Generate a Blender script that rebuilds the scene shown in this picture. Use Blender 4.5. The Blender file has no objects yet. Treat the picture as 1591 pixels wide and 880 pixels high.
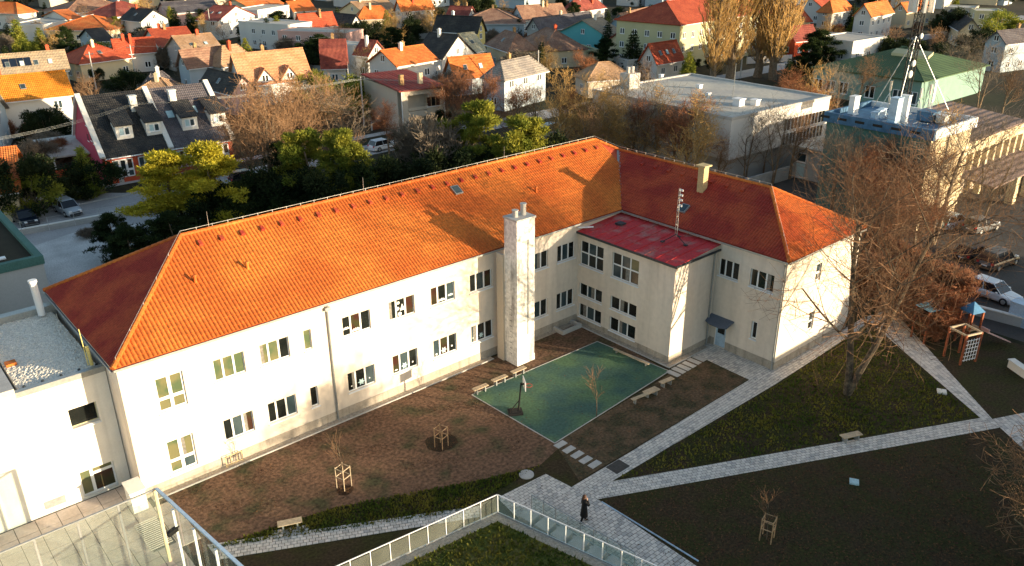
import bpy, math, random
import numpy as np
from mathutils import Vector, Matrix
R = math.radians
SC = bpy.context.scene
COL = SC.collection
# ------------------------------------------------------------------ camera
YAW, PITCH, ROLL, FPX = 0.7122701, 0.4111676, -0.0066152, 1279.023
CAM = np.array([-8.5185, -40.1521, 28.2255])
IW, IH = 1591.0, 880.0
FW = np.array([math.sin(YAW) * math.cos(PITCH), math.cos(YAW) * math.cos(PITCH), -math.sin(PITCH)])
_r0 = np.array([math.cos(YAW), -math.sin(YAW), 0.0]); _u0 = np.cross(_r0, FW)
RT = math.cos(ROLL) * _r0 + math.sin(ROLL) * _u0
UP = -math.sin(ROLL) * _r0 + math.cos(ROLL) * _u0
cd = bpy.data.cameras.new('camera'); cam = bpy.data.objects.new('camera', cd); COL.objects.link(cam)
cam.matrix_world = Matrix(((RT[0], UP[0], -FW[0], CAM[0]), (RT[1], UP[1], -FW[1], CAM[1]), (RT[2], UP[2], -FW[2], CAM[2]), (0, 0, 0, 1)))
cd.sensor_width = 36; cd.lens = FPX / IW * 36; cd.clip_start = 0.5; cd.clip_end = 4000
SC.camera = cam
# ------------------------------------------------------------------ light
SUN_EL, SUN_AZ = 6.6, 150.0        # azimuth clockwise from +Y
W = bpy.data.worlds.new('World'); SC.world = W; W.use_nodes = True
nt = W.node_tree; bg = nt.nodes['Background']; sky = nt.nodes.new('ShaderNodeTexSky')
sky.sky_type = 'NISHITA'; sky.sun_disc = False; sky.sun_elevation = R(SUN_EL); sky.sun_rotation = R(SUN_AZ)
nt.links.new(sky.outputs[0], bg.inputs[0]); bg.inputs[1].default_value = 0.14
sl = bpy.data.lights.new('sun', 'SUN'); sl.energy = 4.6; sl.angle = R(0.5); sl.color = (1.0, 0.80, 0.54)
so = bpy.data.objects.new('sun', sl); COL.objects.link(so); so.location = (60, -60, 60)
_sd = Vector((math.sin(R(SUN_AZ)) * math.cos(R(SUN_EL)), math.cos(R(SUN_AZ)) * math.cos(R(SUN_EL)), math.sin(R(SUN_EL))))
so.rotation_euler = _sd.to_track_quat('Z', 'Y').to_euler()
SC.view_settings.view_transform = 'Standard'; SC.view_settings.look = 'None'
SC.view_settings.exposure = 1.3; SC.view_settings.gamma = 1.0
SC.render.engine = 'CYCLES'
SC.cycles.max_bounces = 5; SC.cycles.diffuse_bounces = 2; SC.cycles.transparent_max_bounces = 8

def G(u, v, z=0.0):
    """ground (or height z) point seen at a pixel of the survey photo"""
    d = FW + RT * (u - IW / 2) / FPX - UP * (v - IH / 2) / FPX
    t = (z - CAM[2]) / d[2]
    return Vector((CAM + t * d).tolist())

# ------------------------------------------------------------------ materials
def M(name, col, rough=0.85, var=0.18, scale=0.8, fine=0.12, fscale=9.0, col2=None, bump=0.0, bscale=30.0, metal=0.0, spec=0.3, stripes=None, thr=(0.42, 0.6), trans=0.0, sub=0.0, joints=None, streak=False, stain=0.0):
    m = bpy.data.materials.new(name); m.use_nodes = True; n = m.node_tree.nodes; l = m.node_tree.links
    b = n['Principled BSDF']; b.inputs['Roughness'].default_value = rough; b.inputs['Metallic'].default_value = metal
    b.inputs['Specular IOR Level'].default_value = spec
    geo = n.new('ShaderNodeNewGeometry')
    src = geo.outputs['Position']
    if streak:
        mp = n.new('ShaderNodeMapping'); mp.inputs['Scale'].default_value = (1, 1, 0.16); l.new(src, mp.inputs[0]); ssrc = mp.outputs[0]
    else: ssrc = src
    n1 = n.new('ShaderNodeTexNoise'); n1.inputs['Scale'].default_value = scale; n1.inputs['Detail'].default_value = 5; l.new(ssrc, n1.inputs['Vector'])
    r1 = n.new('ShaderNodeValToRGB'); l.new(n1.outputs[0], r1.inputs[0])
    c = Vector(col[:3]); c2 = Vector(col2[:3]) if col2 else c * (1 + var)
    lo = c if col2 else c * (1 - var)
    r1.color_ramp.elements[0].position = thr[0] if col2 else 0.3; r1.color_ramp.elements[1].position = thr[1] if col2 else 0.7
    r1.color_ramp.elements[0].color = (*lo, 1); r1.color_ramp.elements[1].color = (*[min(1, x) for x in c2], 1)
    out = r1.outputs[0]
    if fine:
        n2 = n.new('ShaderNodeTexNoise'); n2.inputs['Scale'].default_value = fscale; n2.inputs['Detail'].default_value = 3; l.new(src, n2.inputs['Vector'])
        mr = n.new('ShaderNodeMapRange'); mr.inputs[1].default_value = 0.3; mr.inputs[2].default_value = 0.7
        mr.inputs[3].default_value = 1 - fine; mr.inputs[4].default_value = 1 + fine; l.new(n2.outputs[0], mr.inputs[0])
        mx = n.new('ShaderNodeMix'); mx.data_type = 'RGBA'; mx.blend_type = 'MULTIPLY'; mx.inputs[0].default_value = 1
        l.new(out, mx.inputs[6]); l.new(mr.outputs[0], mx.inputs[7]); out = mx.outputs[2]
    if stain:   # weathering: run-off streaks and patches
        mp2 = n.new('ShaderNodeMapping'); mp2.inputs['Scale'].default_value = (2.6, 2.6, 0.22); l.new(src, mp2.inputs[0])
        n3 = n.new('ShaderNodeTexNoise'); n3.inputs['Scale'].default_value = 1.0; n3.inputs['Detail'].default_value = 6; l.new(mp2.outputs[0], n3.inputs['Vector'])
        m3 = n.new('ShaderNodeMapRange'); m3.inputs[1].default_value = 0.5; m3.inputs[2].default_value = 0.72; m3.inputs[3].default_value = 1.0; m3.inputs[4].default_value = 1.0 - stain; l.new(n3.outputs[0], m3.inputs[0])
        x3 = n.new('ShaderNodeMix'); x3.data_type = 'RGBA'; x3.blend_type = 'MULTIPLY'; x3.inputs[0].default_value = 1; l.new(out, x3.inputs[6]); l.new(m3.outputs[0], x3.inputs[7]); out = x3.outputs[2]
    if stripes:   # (frequency per metre, depth) ribs across object X, courses across object Y
        tc = n.new('ShaderNodeTexCoord'); sp = n.new('ShaderNodeSeparateXYZ'); l.new(tc.outputs['Object'], sp.inputs[0])
        w = n.new('ShaderNodeMath'); w.operation = 'MULTIPLY'; w.inputs[1].default_value = stripes[0] * 2 * math.pi; l.new(sp.outputs[0], w.inputs[0])
        s = n.new('ShaderNodeMath'); s.operation = 'SINE'; l.new(w.outputs[0], s.inputs[0])
        w2 = n.new('ShaderNodeMath'); w2.operation = 'MULTIPLY'; w2.inputs[1].default_value = stripes[1] * 2 * math.pi; l.new(sp.outputs[1], w2.inputs[0])
        s2 = n.new('ShaderNodeMath'); s2.operation = 'SINE'; l.new(w2.outputs[0], s2.inputs[0])
        ad = n.new('ShaderNodeMath'); ad.operation = 'ADD'; l.new(s.outputs[0], ad.inputs[0]); l.new(s2.outputs[0], ad.inputs[1])
        bp = n.new('ShaderNodeBump'); bp.inputs['Strength'].default_value = 0.6; bp.inputs['Distance'].default_value = 0.05
        l.new(ad.outputs[0], bp.inputs['Height']); l.new(bp.outputs[0], b.inputs['Normal'])
    elif bump:
        nb = n.new('ShaderNodeTexNoise'); nb.inputs['Scale'].default_value = bscale; nb.inputs['Detail'].default_value = 4; l.new(src, nb.inputs['Vector'])
        bp = n.new('ShaderNodeBump'); bp.inputs['Strength'].default_value = min(1, bump); bp.inputs['Distance'].default_value = 0.04
        l.new(nb.outputs[0], bp.inputs['Height']); l.new(bp.outputs[0], b.inputs['Normal'])
    l.new(out, b.inputs['Base Color'])
    if trans:
        b.inputs['Transmission Weight'].default_value = 0
    return m

def leafmat(name, col, col2, var=0.3, scale=0.5):
    """foliage: two tones mixed clump by clump, light passes partly through"""
    m = M(name, col, 0.75, col2=col2, scale=scale, fine=var, fscale=5.0, spec=0.15, thr=(0.4, 0.62))
    n = m.node_tree.nodes; l = m.node_tree.links; b = n['Principled BSDF']; o = n['Material Output']
    tr = n.new('ShaderNodeBsdfTranslucent'); mx = n.new('ShaderNodeMixShader'); mx.inputs[0].default_value = 0.3
    l.new(b.inputs['Base Color'].links[0].from_socket, tr.inputs[0])
    l.new(b.outputs[0], mx.inputs[1]); l.new(tr.outputs[0], mx.inputs[2]); l.new(mx.outputs[0], o.inputs[0])
    return m

def glassmat(name, tint, alpha):
    m = bpy.data.materials.new(name); m.use_nodes = True; n = m.node_tree.nodes; l = m.node_tree.links
    b = n['Principled BSDF']; o = n['Material Output']
    b.inputs['Base Color'].default_value = (*tint, 1); b.inputs['Roughness'].default_value = 0.06
    t = n.new('ShaderNodeBsdfTransparent'); t.inputs[0].default_value = (0.93, 0.97, 0.95, 1)
    nz = n.new('ShaderNodeTexNoise'); nz.inputs['Scale'].default_value = 1.3; g = n.new('ShaderNodeNewGeometry'); l.new(g.outputs['Position'], nz.inputs[0])
    mr = n.new('ShaderNodeMapRange'); mr.inputs[3].default_value = 1 - alpha - 0.06; mr.inputs[4].default_value = 1 - alpha + 0.06; l.new(nz.outputs[0], mr.inputs[0])
    mx = n.new('ShaderNodeMixShader'); l.new(mr.outputs[0], mx.inputs[0]); l.new(b.outputs[0], mx.inputs[1]); l.new(t.outputs[0], mx.inputs[2]); l.new(mx.outputs[0], o.inputs[0])
    return m

MT = {}
def mk(k, *a, **kw): MT[k] = M(k, *a, **kw)
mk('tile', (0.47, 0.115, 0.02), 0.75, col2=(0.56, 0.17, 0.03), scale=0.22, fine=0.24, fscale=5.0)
mk('tile_shaded', (0.31, 0.035, 0.022), 0.8, col2=(0.43, 0.075, 0.03), scale=0.5, fine=0.2, fscale=7.0)  # darker, redder copy of the tile: shade of the unlit slopes in the colour
mk('plaster', (0.70, 0.62, 0.535), 0.9, var=0.10, scale=0.8, fine=0.05, fscale=3, streak=True, stain=0.10)
mk('plinth', (0.40, 0.35, 0.29), 0.9, var=0.2, stain=0.35)
mk('white_plaster', (0.80, 0.77, 0.71), 0.85, var=0.05, fine=0.03, stain=0.12)
mk('white_paint', (0.80, 0.81, 0.82), 0.5, var=0.03, fine=0.02)
mk('grey_metal', (0.36, 0.38, 0.38), 0.45, metal=0.5, var=0.1)
mk('dark_metal', (0.05, 0.055, 0.06), 0.5, metal=0.3, var=0.2)
mk('steel', (0.62, 0.63, 0.62), 0.35, metal=0.7, var=0.05)
mk('black_paint', (0.012, 0.012, 0.013), 0.5, var=0.2)
mk('red_metal', (0.52, 0.035, 0.04), 0.65, col2=(0.40, 0.15, 0.13), scale=1.0, fine=0.2, fscale=7, thr=(0.5, 0.68))
mk('chimney_plaster', (0.74, 0.72, 0.68), 0.95, col2=(0.16, 0.15, 0.14), scale=1.3, fine=0.25, fscale=5, thr=(0.54, 0.72), streak=True)
mk('yellow_plaster', (0.55, 0.42, 0.22), 0.9, var=0.12, scale=2)
mk('brick', (0.42, 0.26, 0.12), 0.95, col2=(0.2, 0.13, 0.07), scale=3, fine=0.3, fscale=12)
mk('concrete', (0.46, 0.45, 0.43), 0.9, var=0.12, scale=1.5, fine=0.1, fscale=14)
mk('paver', (0.58, 0.54, 0.50), 0.9, col2=(0.66, 0.62, 0.57), scale=1.2, fine=0.2, fscale=3.3)
mk('joint', (0.085, 0.08, 0.065), 1.0, var=0.3)
mk('gravel', (0.42, 0.36, 0.29), 1.0, var=0.3, scale=9, fine=0.4, fscale=40, bump=1, bscale=25)
mk('white_gravel', (0.70, 0.66, 0.58), 1.0, var=0.15, scale=6, fine=0.35, fscale=22, bump=1, bscale=14)
mk('wood', (0.42, 0.27, 0.15), 0.8, var=0.25, scale=4)
mk('pale_wood', (0.48, 0.38, 0.26), 0.8, var=0.15, scale=4)
mk('red_wood', (0.30, 0.09, 0.04), 0.8, var=0.3, scale=4)
mk('court', (0.095, 0.175, 0.095), 0.9, col2=(0.055, 0.12, 0.10), scale=0.4, fine=0.25, fscale=6, thr=(0.4, 0.6))
mk('asphalt', (0.075, 0.07, 0.065), 0.9, var=0.2, scale=0.3, fine=0.2, fscale=8)
mk('light_asphalt', (0.38, 0.37, 0.37), 0.9, var=0.15, scale=0.25, fine=0.15, fscale=6)
mk('lot_gravel', (0.52, 0.51, 0.5), 1.0, var=0.2, scale=0.4, fine=0.25, fscale=8)
mk('bark', (0.20, 0.15, 0.10), 0.95, var=0.35, scale=3, fine=0.3, fscale=14)
mk('bark_pale', (0.34, 0.27, 0.17), 0.95, var=0.3, scale=3, fine=0.3, fscale=14)
mk('bark_big', (0.065, 0.05, 0.038), 0.95, col2=(0.17, 0.13, 0.085), scale=2.5, fine=0.3, fscale=14)
mk('twig_big', (0.16, 0.09, 0.05), 0.9, var=0.4, scale=1, fine=0.3)
mk('twig', (0.24, 0.14, 0.075), 0.9, var=0.35, scale=1, fine=0.3)
mk('twig_red', (0.25, 0.105, 0.05), 0.9, var=0.35, scale=1, fine=0.3)
mk('twig_gold', (0.42, 0.26, 0.09), 0.9, var=0.3, scale=0.8, fine=0.3)
mk('twig_grey', (0.20, 0.16, 0.12), 0.9, var=0.35, scale=1, fine=0.3)
MT['needle_y'] = leafmat('needle_y', (0.32, 0.28, 0.025), (0.50, 0.43, 0.04))
MT['needle_g'] = leafmat('needle_g', (0.12, 0.15, 0.02), (0.30, 0.29, 0.04))
MT['needle_d'] = leafmat('needle_d', (0.012, 0.026, 0.009), (0.032, 0.050, 0.014))
MT['leaf_dark'] = leafmat('leaf_dark', (0.014, 0.026, 0.010), (0.036, 0.048, 0.016))
MT['leaf_lime'] = leafmat('leaf_lime', (0.18, 0.22, 0.03), (0.30, 0.30, 0.05))
MT['leaf_dry'] = leafmat('leaf_dry', (0.28, 0.13, 0.04), (0.40, 0.2, 0.06))
MT['grass_tuft'] = leafmat('grass_tuft', (0.07, 0.10, 0.015), (0.19, 0.17, 0.03))
mk('litter', (0.10, 0.055, 0.028), 0.9, col2=(0.17, 0.085, 0.035), scale=3, fine=0.4)
mk('litter_dark', (0.06, 0.028, 0.016), 0.9, col2=(0.12, 0.06, 0.025), scale=3, fine=0.4)
mk('skin', (0.62, 0.38, 0.27), 0.6, var=0.05)
mk('black_coat', (0.008, 0.008, 0.009), 0.8, var=0.2)
mk('hair', (0.05, 0.022, 0.012), 0.6, var=0.2)
mk('rubber', (0.015, 0.015, 0.015), 0.8, var=0.1)
mk('car_glass', (0.01, 0.014, 0.02), 0.12, spec=0.6, var=0.1, fine=0)
mk('blue_plastic', (0.04, 0.17, 0.33), 0.5)
mk('lightblue_plastic', (0.2, 0.38, 0.48), 0.5)
mk('red_lamp', (0.5, 0.02, 0.02), 0.3)
mk('pane_dark', (0.012, 0.015, 0.014), 0.12, spec=0.45, var=0.4, scale=0.7, fine=0)
mk('pane_blue', (0.03, 0.05, 0.06), 0.12, spec=0.5, col2=(0.055, 0.08, 0.09), scale=0.6, fine=0)
mk('pane_olive', (0.15, 0.145, 0.075), 0.2, spec=0.4, col2=(0.075, 0.11, 0.06), scale=0.9, fine=0, thr=(0.45, 0.6))
mk('pane_brown', (0.05, 0.02, 0.015), 0.15, spec=0.4, col2=(0.04, 0.04, 0.02), scale=1.2, fine=0)
mk('paper', (0.85, 0.86, 0.85), 0.9, var=0.02)
mk('paper_blue', (0.45, 0.62, 0.66), 0.9, var=0.05)
mk('roof_slab', (0.42, 0.40, 0.37), 0.9, col2=(0.55, 0.51, 0.43), scale=0.12, fine=0.12, fscale=2)
mk('green_metal', (0.065, 0.115, 0.05), 0.7, var=0.2, scale=0.2, stripes=(2.2, 0.01))
mk('teal_plaster', (0.20, 0.33, 0.29), 0.9, var=0.06)
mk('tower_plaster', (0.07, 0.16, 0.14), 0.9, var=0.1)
mk('blue_sheet', (0.05, 0.14, 0.26), 0.5, var=0.25, scale=1.5)
mk('pale_blue', (0.42, 0.55, 0.68), 0.6)
mk('brown_sheet', (0.20, 0.145, 0.13), 0.8, var=0.2, scale=0.5, stripes=(0.01, 1.1))
mk('hedge_soil', (0.03, 0.025, 0.015), 1)
for k, c, c2 in [('r_orange', (0.52, 0.13, 0.03), (0.58, 0.18, 0.045)), ('r_ochre', (0.56, 0.19, 0.015), (0.62, 0.23, 0.025)), ('r_red', (0.36, 0.065, 0.03), (0.44, 0.09, 0.04)),
                 ('r_maroon', (0.20, 0.045, 0.035), (0.27, 0.07, 0.05)), ('r_brown', (0.24, 0.13, 0.09), (0.32, 0.19, 0.13)), ('r_tan', (0.34, 0.21, 0.12), (0.42, 0.27, 0.17)),
                 ('r_salmon', (0.50, 0.22, 0.11), (0.56, 0.27, 0.15)), ('r_dark', (0.028, 0.028, 0.03), (0.05, 0.048, 0.045)), ('r_slate', (0.085, 0.075, 0.085), (0.12, 0.11, 0.12)),
                 ('r_grey', (0.22, 0.2, 0.19), (0.30, 0.27, 0.24)), ('r_umber', (0.30, 0.24, 0.17), (0.37, 0.28, 0.19)), ('r_khaki', (0.38, 0.36, 0.26), (0.44, 0.42, 0.3))]:
    mk(k, c, 0.8, col2=c2, scale=0.5, fine=0.22, fscale=3, stripes=(4.2, 3.2))
for k, c in [('w_white', (0.66, 0.64, 0.61)), ('w_cream', (0.68, 0.57, 0.38)), ('w_pink', (0.60, 0.38, 0.34)), ('w_magenta', (0.55, 0.07, 0.12)), ('w_red', (0.55, 0.09, 0.04)), ('w_blue', (0.42, 0.50, 0.56)),
             ('w_grey', (0.42, 0.42, 0.41)), ('w_yellow', (0.70, 0.58, 0.22)), ('w_teal', (0.12, 0.42, 0.46)), ('w_khaki', (0.50, 0.48, 0.30)), ('w_beige', (0.56, 0.48, 0.38))]:
    mk(k, c, 0.9, var=0.07, scale=0.3, fine=0.05, streak=True)
for k, c in [('car_white', (0.72, 0.75, 0.78)), ('car_silver', (0.42, 0.46, 0.5)), ('car_navy', (0.01, 0.018, 0.035)), ('car_black', (0.008, 0.009, 0.012)), ('car_brown', (0.09, 0.08, 0.07)), ('car_grey', (0.13, 0.14, 0.15)), ('car_blue', (0.3, 0.42, 0.52))]:
    mk(k, c, 0.3, var=0.03, fine=0, spec=0.6, metal=0.25 if k != 'car_white' else 0)
MT['glass'] = glassmat('glass', (0.40, 0.42, 0.38), 0.13)
MT['glass_blue'] = glassmat('glass_blue', (0.40, 0.50, 0.50), 0.17)

# ------------------------------------------------------------------ mesh helpers
class MB:
    def __init__(s): s.v = []; s.f = []; s.m = []; s.mi = 0
    def add(s, vs, fs):
        b = len(s.v); s.v.extend([tuple(x) for x in vs]); s.f.extend([tuple(i + b for i in f) for f in fs]); s.m.extend([s.mi] * len(fs)); return s
    def box(s, x0, x1, y0, y1, z0, z1):
        x0, x1 = min(x0, x1), max(x0, x1); y0, y1 = min(y0, y1), max(y0, y1)
        return s.add([(x0, y0, z0), (x1, y0, z0), (x1, y1, z0), (x0, y1, z0), (x0, y0, z1), (x1, y0, z1), (x1, y1, z1), (x0, y1, z1)],
                     [(0, 3, 2, 1), (4, 5, 6, 7), (0, 1, 5, 4), (1, 2, 6, 5), (2, 3, 7, 6), (3, 0, 4, 7)])
    def obox(s, c, ax, ay, az):   # oriented box: centre and three half axes
        c, ax, ay, az = Vector(c), Vector(ax), Vector(ay), Vector(az)
        vs = [c + sx * ax + sy * ay + sz * az for sz in (-1, 1) for sx, sy in ((-1, -1), (1, -1), (1, 1), (-1, 1))]
        return s.add(vs, [(0, 3, 2, 1), (4, 5, 6, 7), (0, 1, 5, 4), (1, 2, 6, 5), (2, 3, 7, 6), (3, 0, 4, 7)])
    def slab(s, poly, t):         # thick sheet under a 3-D polygon
        p = [Vector(q) for q in poly]; n = len(p)
        dn = (p[1] - p[0]).cross(p[2] - p[0]).normalized()
        if dn.z < 0: dn = -dn; p.reverse()
        q = [a - dn * t for a in p]
        return s.add(p + q, [tuple(range(n)), tuple(range(2 * n - 1, n - 1, -1))] + [(i, i + n, (i + 1) % n + n, (i + 1) % n) for i in range(n)])
    def prism(s, poly, z0, z1):
        n = len(poly); area = sum(poly[i][0] * poly[(i + 1) % n][1] - poly[(i + 1) % n][0] * poly[i][1] for i in range(n))
        if area < 0: poly = list(reversed(poly))
        return s.add([(p[0], p[1], z0) for p in poly] + [(p[0], p[1], z1) for p in poly],
                     [tuple(range(n - 1, -1, -1)), tuple(range(n, 2 * n))] + [(i, (i + 1) % n, (i + 1) % n + n, i + n) for i in range(n)])
    def tube(s, p0, p1, r0, r1=None, n=6, cap=True):
        r1 = r0 if r1 is None else r1; p0, p1 = Vector(p0), Vector(p1); d = (p1 - p0)
        if d.length < 1e-6: return s
        d.normalize(); a = d.orthogonal().normalized(); b = d.cross(a)
        vs = []
        for p, r in ((p0, r0), (p1, r1)):
            for i in range(n):
                t = 2 * math.pi * i / n; vs.append(p + a * math.cos(t) * r + b * math.sin(t) * r)
        fs = [(i, (i + 1) % n, (i + 1) % n + n, i + n) for i in range(n)]
        if cap: fs += [tuple(range(n - 1, -1, -1)), tuple(range(n, 2 * n))]
        return s.add(vs, fs)
    def path(s, pts, r, n=5):
        for a, b in zip(pts, pts[1:]): s.tube(a, b, r, r, n)
        return s
    def ball(s, c, r, sx=1, sy=1, sz=1, n=8, k=6):
        vs = [(c[0], c[1], c[2] - r * sz)]
        for j in range(1, k):
            ph = -math.pi / 2 + math.pi * j / k
            for i in range(n):
                t = 2 * math.pi * i / n; vs.append((c[0] + r * sx * math.cos(ph) * math.cos(t), c[1] + r * sy * math.cos(ph) * math.sin(t), c[2] + r * sz * math.sin(ph)))
        vs.append((c[0], c[1], c[2] + r * sz)); fs = []
        for i in range(n): fs.append((0, 1 + (i + 1) % n, 1 + i))
        for j in range(k - 2):
            for i in range(n): fs.append((1 + j * n + i, 1 + j * n + (i + 1) % n, 1 + (j + 1) * n + (i + 1) % n, 1 + (j + 1) * n + i))
        T = len(vs) - 1
        for i in range(n): fs.append((1 + (k - 2) * n + i, 1 + (k - 2) * n + (i + 1) % n, T))
        return s.add(vs, fs)
    def mesh(s, name, mats):
        me = bpy.data.meshes.new(name); me.from_pydata(s.v, [], s.f)
        if not isinstance(mats, (list, tuple)): mats = [mats]
        for m in mats: me.materials.append(MT[m] if isinstance(m, str) else m)
        if any(s.m): me.polygons.foreach_set('material_index', s.m)
        me.update(); return me

def link(name, me, parent=None, loc=(0, 0, 0), rz=0, label=None, kind=None, scale=None):
    o = bpy.data.objects.new(name, me); COL.objects.link(o); o.parent = parent; o.location = loc; o.rotation_euler = (0, 0, rz)
    if label: o['label'] = label
    if kind: o['kind'] = kind
    if scale: o.scale = scale
    return o
def part(name, mb, mat, parent, label=None, kind=None, smooth=False, **kw):
    me = mb.mesh(name, mat)
    if smooth: me.polygons.foreach_set('use_smooth', [True] * len(me.polygons))
    return link(name, me, parent, label=label, kind=kind, **kw)
def thing(name, label, cat, loc=(0, 0, 0), rz=0, group=None, me=None, scale=None):
    o = bpy.data.objects.new(name, me); COL.objects.link(o); o.location = loc; o.rotation_euler = (0, 0, rz)
    if scale: o.scale = scale
    o['label'] = label; o['category'] = cat
    if group: o['group'] = group
    return o
def single(name, mb, mat, label, cat, loc=(0, 0, 0), rz=0, group=None): return thing(name, label, cat, loc, rz, group, mb.mesh(name, mat))
def structure(name, mb, mat, smooth=False):
    o = link(name, mb.mesh(name, mat), kind='structure'); return o
def clone(o, parent=None):
    c = o.copy(); COL.objects.link(c); c.parent = parent
    for ch in list(o.children): clone(ch, c)
    return c
def sheet(name, poly, z, mat):
    return structure(name, MB().add([(p[0], p[1], z) for p in poly], [tuple(range(len(poly)))] if sum(poly[i][0] * poly[(i + 1) % len(poly)][1] - poly[(i + 1) % len(poly)][0] * poly[i][1] for i in range(len(poly))) > 0 else [tuple(range(len(poly) - 1, -1, -1))]), mat)
def inpoly(x, y, poly):
    c = False; n = len(poly)
    for i in range(n):
        x0, y0 = poly[i][0], poly[i][1]; x1, y1 = poly[(i + 1) % n][0], poly[(i + 1) % n][1]
        if (y0 > y) != (y1 > y) and x < (x1 - x0) * (y - y0) / (y1 - y0) + x0: c = not c
    return c
# ================================================================== GROUND
random.seed(7)
mk('ground', (0.045, 0.038, 0.022), 1.0, col2=(0.075, 0.058, 0.032), scale=0.35, fine=0.45, fscale=6, bump=0.6, bscale=12)
mk('town_soil', (0.018, 0.022, 0.008), 1.0, col2=(0.045, 0.035, 0.02), scale=0.06, fine=0.4, fscale=1.5)
mk('lawn_lit', (0.15, 0.088, 0.055), 1.0, col2=(0.06, 0.058, 0.028), scale=0.55, fine=0.5, fscale=5, bump=0.8, bscale=10, thr=(0.5, 0.68))  # sunlit tone of the lawn, the light is in the colour
mk('lawn_dark', (0.035, 0.034, 0.008), 1.0, col2=(0.045, 0.03, 0.014), scale=0.6, fine=0.5, fscale=7, bump=0.8, bscale=14)  # same lawn in a darker tone for its shaded part
mk('garden', (0.13, 0.085, 0.05), 1.0, col2=(0.055, 0.05, 0.025), scale=0.9, fine=0.45, fscale=6, bump=0.8, bscale=12)
sheet('ground', [(-900, -500), (1400, -500), (1400, 1600), (-900, 1600)], -0.012, 'town_soil')
def gp(*uv): return [tuple(G(u, v))[:2] for u, v in uv]
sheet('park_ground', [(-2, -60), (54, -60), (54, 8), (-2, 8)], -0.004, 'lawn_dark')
sheet('courtyard_lawn', [(0.3, -0.2), (0.3, -6.0), (4.2, -6.6), (7.5, -7.4), (11, -9.2), (14.6, -10.6), (18.0, -11.8), (20.3, -11.2), (20.2, -9.6), (31.9, -9.6), (32.7, -0.2)], 0.0, 'lawn_lit')  # outline drawn along the edge of the sunlit ground
sheet('garden_bed', gp((1035, 585), (1075, 550), (1164, 590), (900, 747), (862, 690)), 0.004, 'garden')

# --- pavers: every block real, clipped to convex outlines
def clip(poly, cl):
    n = len(cl)
    for i in range(n):
        a, b = cl[i], cl[(i + 1) % n]; out = []
        for j in range(len(poly)):
            p, q = poly[j - 1], poly[j]
            sp = (b[0] - a[0]) * (p[1] - a[1]) - (b[1] - a[1]) * (p[0] - a[0]); sq = (b[0] - a[0]) * (q[1] - a[1]) - (b[1] - a[1]) * (q[0] - a[0])
            if (sp >= 0) != (sq >= 0):
                t = sp / (sp - sq); out.append((p[0] + t * (q[0] - p[0]), p[1] + t * (q[1] - p[1])))
            if sq >= 0: out.append(q)
        poly = out
        if len(poly) < 3: return []
    return poly
def ccw(p):
    return p if sum(p[i][0] * p[(i + 1) % len(p)][1] - p[(i + 1) % len(p)][0] * p[i][1] for i in range(len(p))) > 0 else list(reversed(p))
def paving(name, polys, ang, sx, sy, z=0.02, mats=('paver', 'paver2', 'paver3')):
    base = None
    for k, poly in enumerate(polys):
        poly = ccw(poly)
        b = sheet(name, poly, z - 0.012, 'joint'); mb = MB(); ca, sa = math.cos(ang), math.sin(ang)
        us = [p[0] * ca + p[1] * sa for p in poly]; vs = [-p[0] * sa + p[1] * ca for p in poly]
        r = 0; v = min(vs)
        while v < max(vs):
            u = min(us) - (sx / 2 if r % 2 else 0)
            while u < max(us):
                g = 0.014
                cell = [(u + g, v + g), (u + sx - g, v + g), (u + sx - g, v + sy - g), (u + g, v + sy - g)]
                cell = clip([(a * ca - c * sa, a * sa + c * ca) for a, c in cell], poly)
                if len(cell) > 2:
                    h = z + random.uniform(-0.003, 0.004); n = len(cell); mb.mi = random.choice((0, 0, 0, 1, 1, 2))
                    mb.add([(c[0], c[1], h) for c in cell] + [(c[0], c[1], z - 0.03) for c in cell], [tuple(range(n))] + [(i + n, (i + 1) % n + n, (i + 1) % n, i) for i in range(n)])
                u += sx
            v += sy; r += 1
        part('pavers', mb, list(mats), b, kind='stuff')
mk('paver2', (0.66, 0.62, 0.57), 0.9, var=0.15, scale=2)
mk('paver3', (0.46, 0.44, 0.42), 0.9, var=0.15, scale=2)
a1 = math.atan2(*(lambda p, q: (q.y - p.y, q.x - p.x))(G(345, 865), G(745, 800)))
paving('footpath', [gp((322, 847), (745, 786.5), (745, 804), (338, 870)), gp((423, 838), (421, 826), (478, 815.5), (481, 827))], a1, 0.30, 0.22)
paving('plaza', [gp((773, 774), (848, 737), (888, 757.5), (800, 801)), gp((800, 801), (888, 757.5), (928, 776), (1095, 889), (930, 889)), gp((888.3, 757.4), (949, 748.8), (928, 775.7))], 0.0, 0.32, 0.22)
a2 = math.atan2(*(lambda p, q: (q.y - p.y, q.x - p.x))(G(918, 755), G(1190, 590)))
paving('footpath', [gp((889, 757), (1164, 591), (1216, 590.5), (949, 749))], a2, 0.30, 0.2, 0.021)
paving('entrance_paving', [gp((1073, 547.5), (1104, 529), (1203, 574), (1216, 590), (1164, 590.4)), gp((1203, 574), (1340, 495), (1385, 480), (1345, 507), (1216, 590))], 0.0, 0.30, 0.2, 0.022)
a3 = math.atan2(*(lambda p, q: (q.y - p.y, q.x - p.x))(G(938, 763), G(1540, 655)))
paving('footpath', [gp((928, 776), (950, 748.6), (1523, 650), (1553, 665))], a3, 0.30, 0.22, 0.019)
a4 = math.atan2(*(lambda p, q: (q.y - p.y, q.x - p.x))(G(1360, 500), G(1540, 655)))
paving('footpath', [gp((1553, 664), (1523, 650), (1348, 497), (1385, 480)), gp((1553, 664), (1540, 652), (1600, 640), (1640, 700), (1590, 700))], a4, 0.36, 0.3, 0.018)
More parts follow.
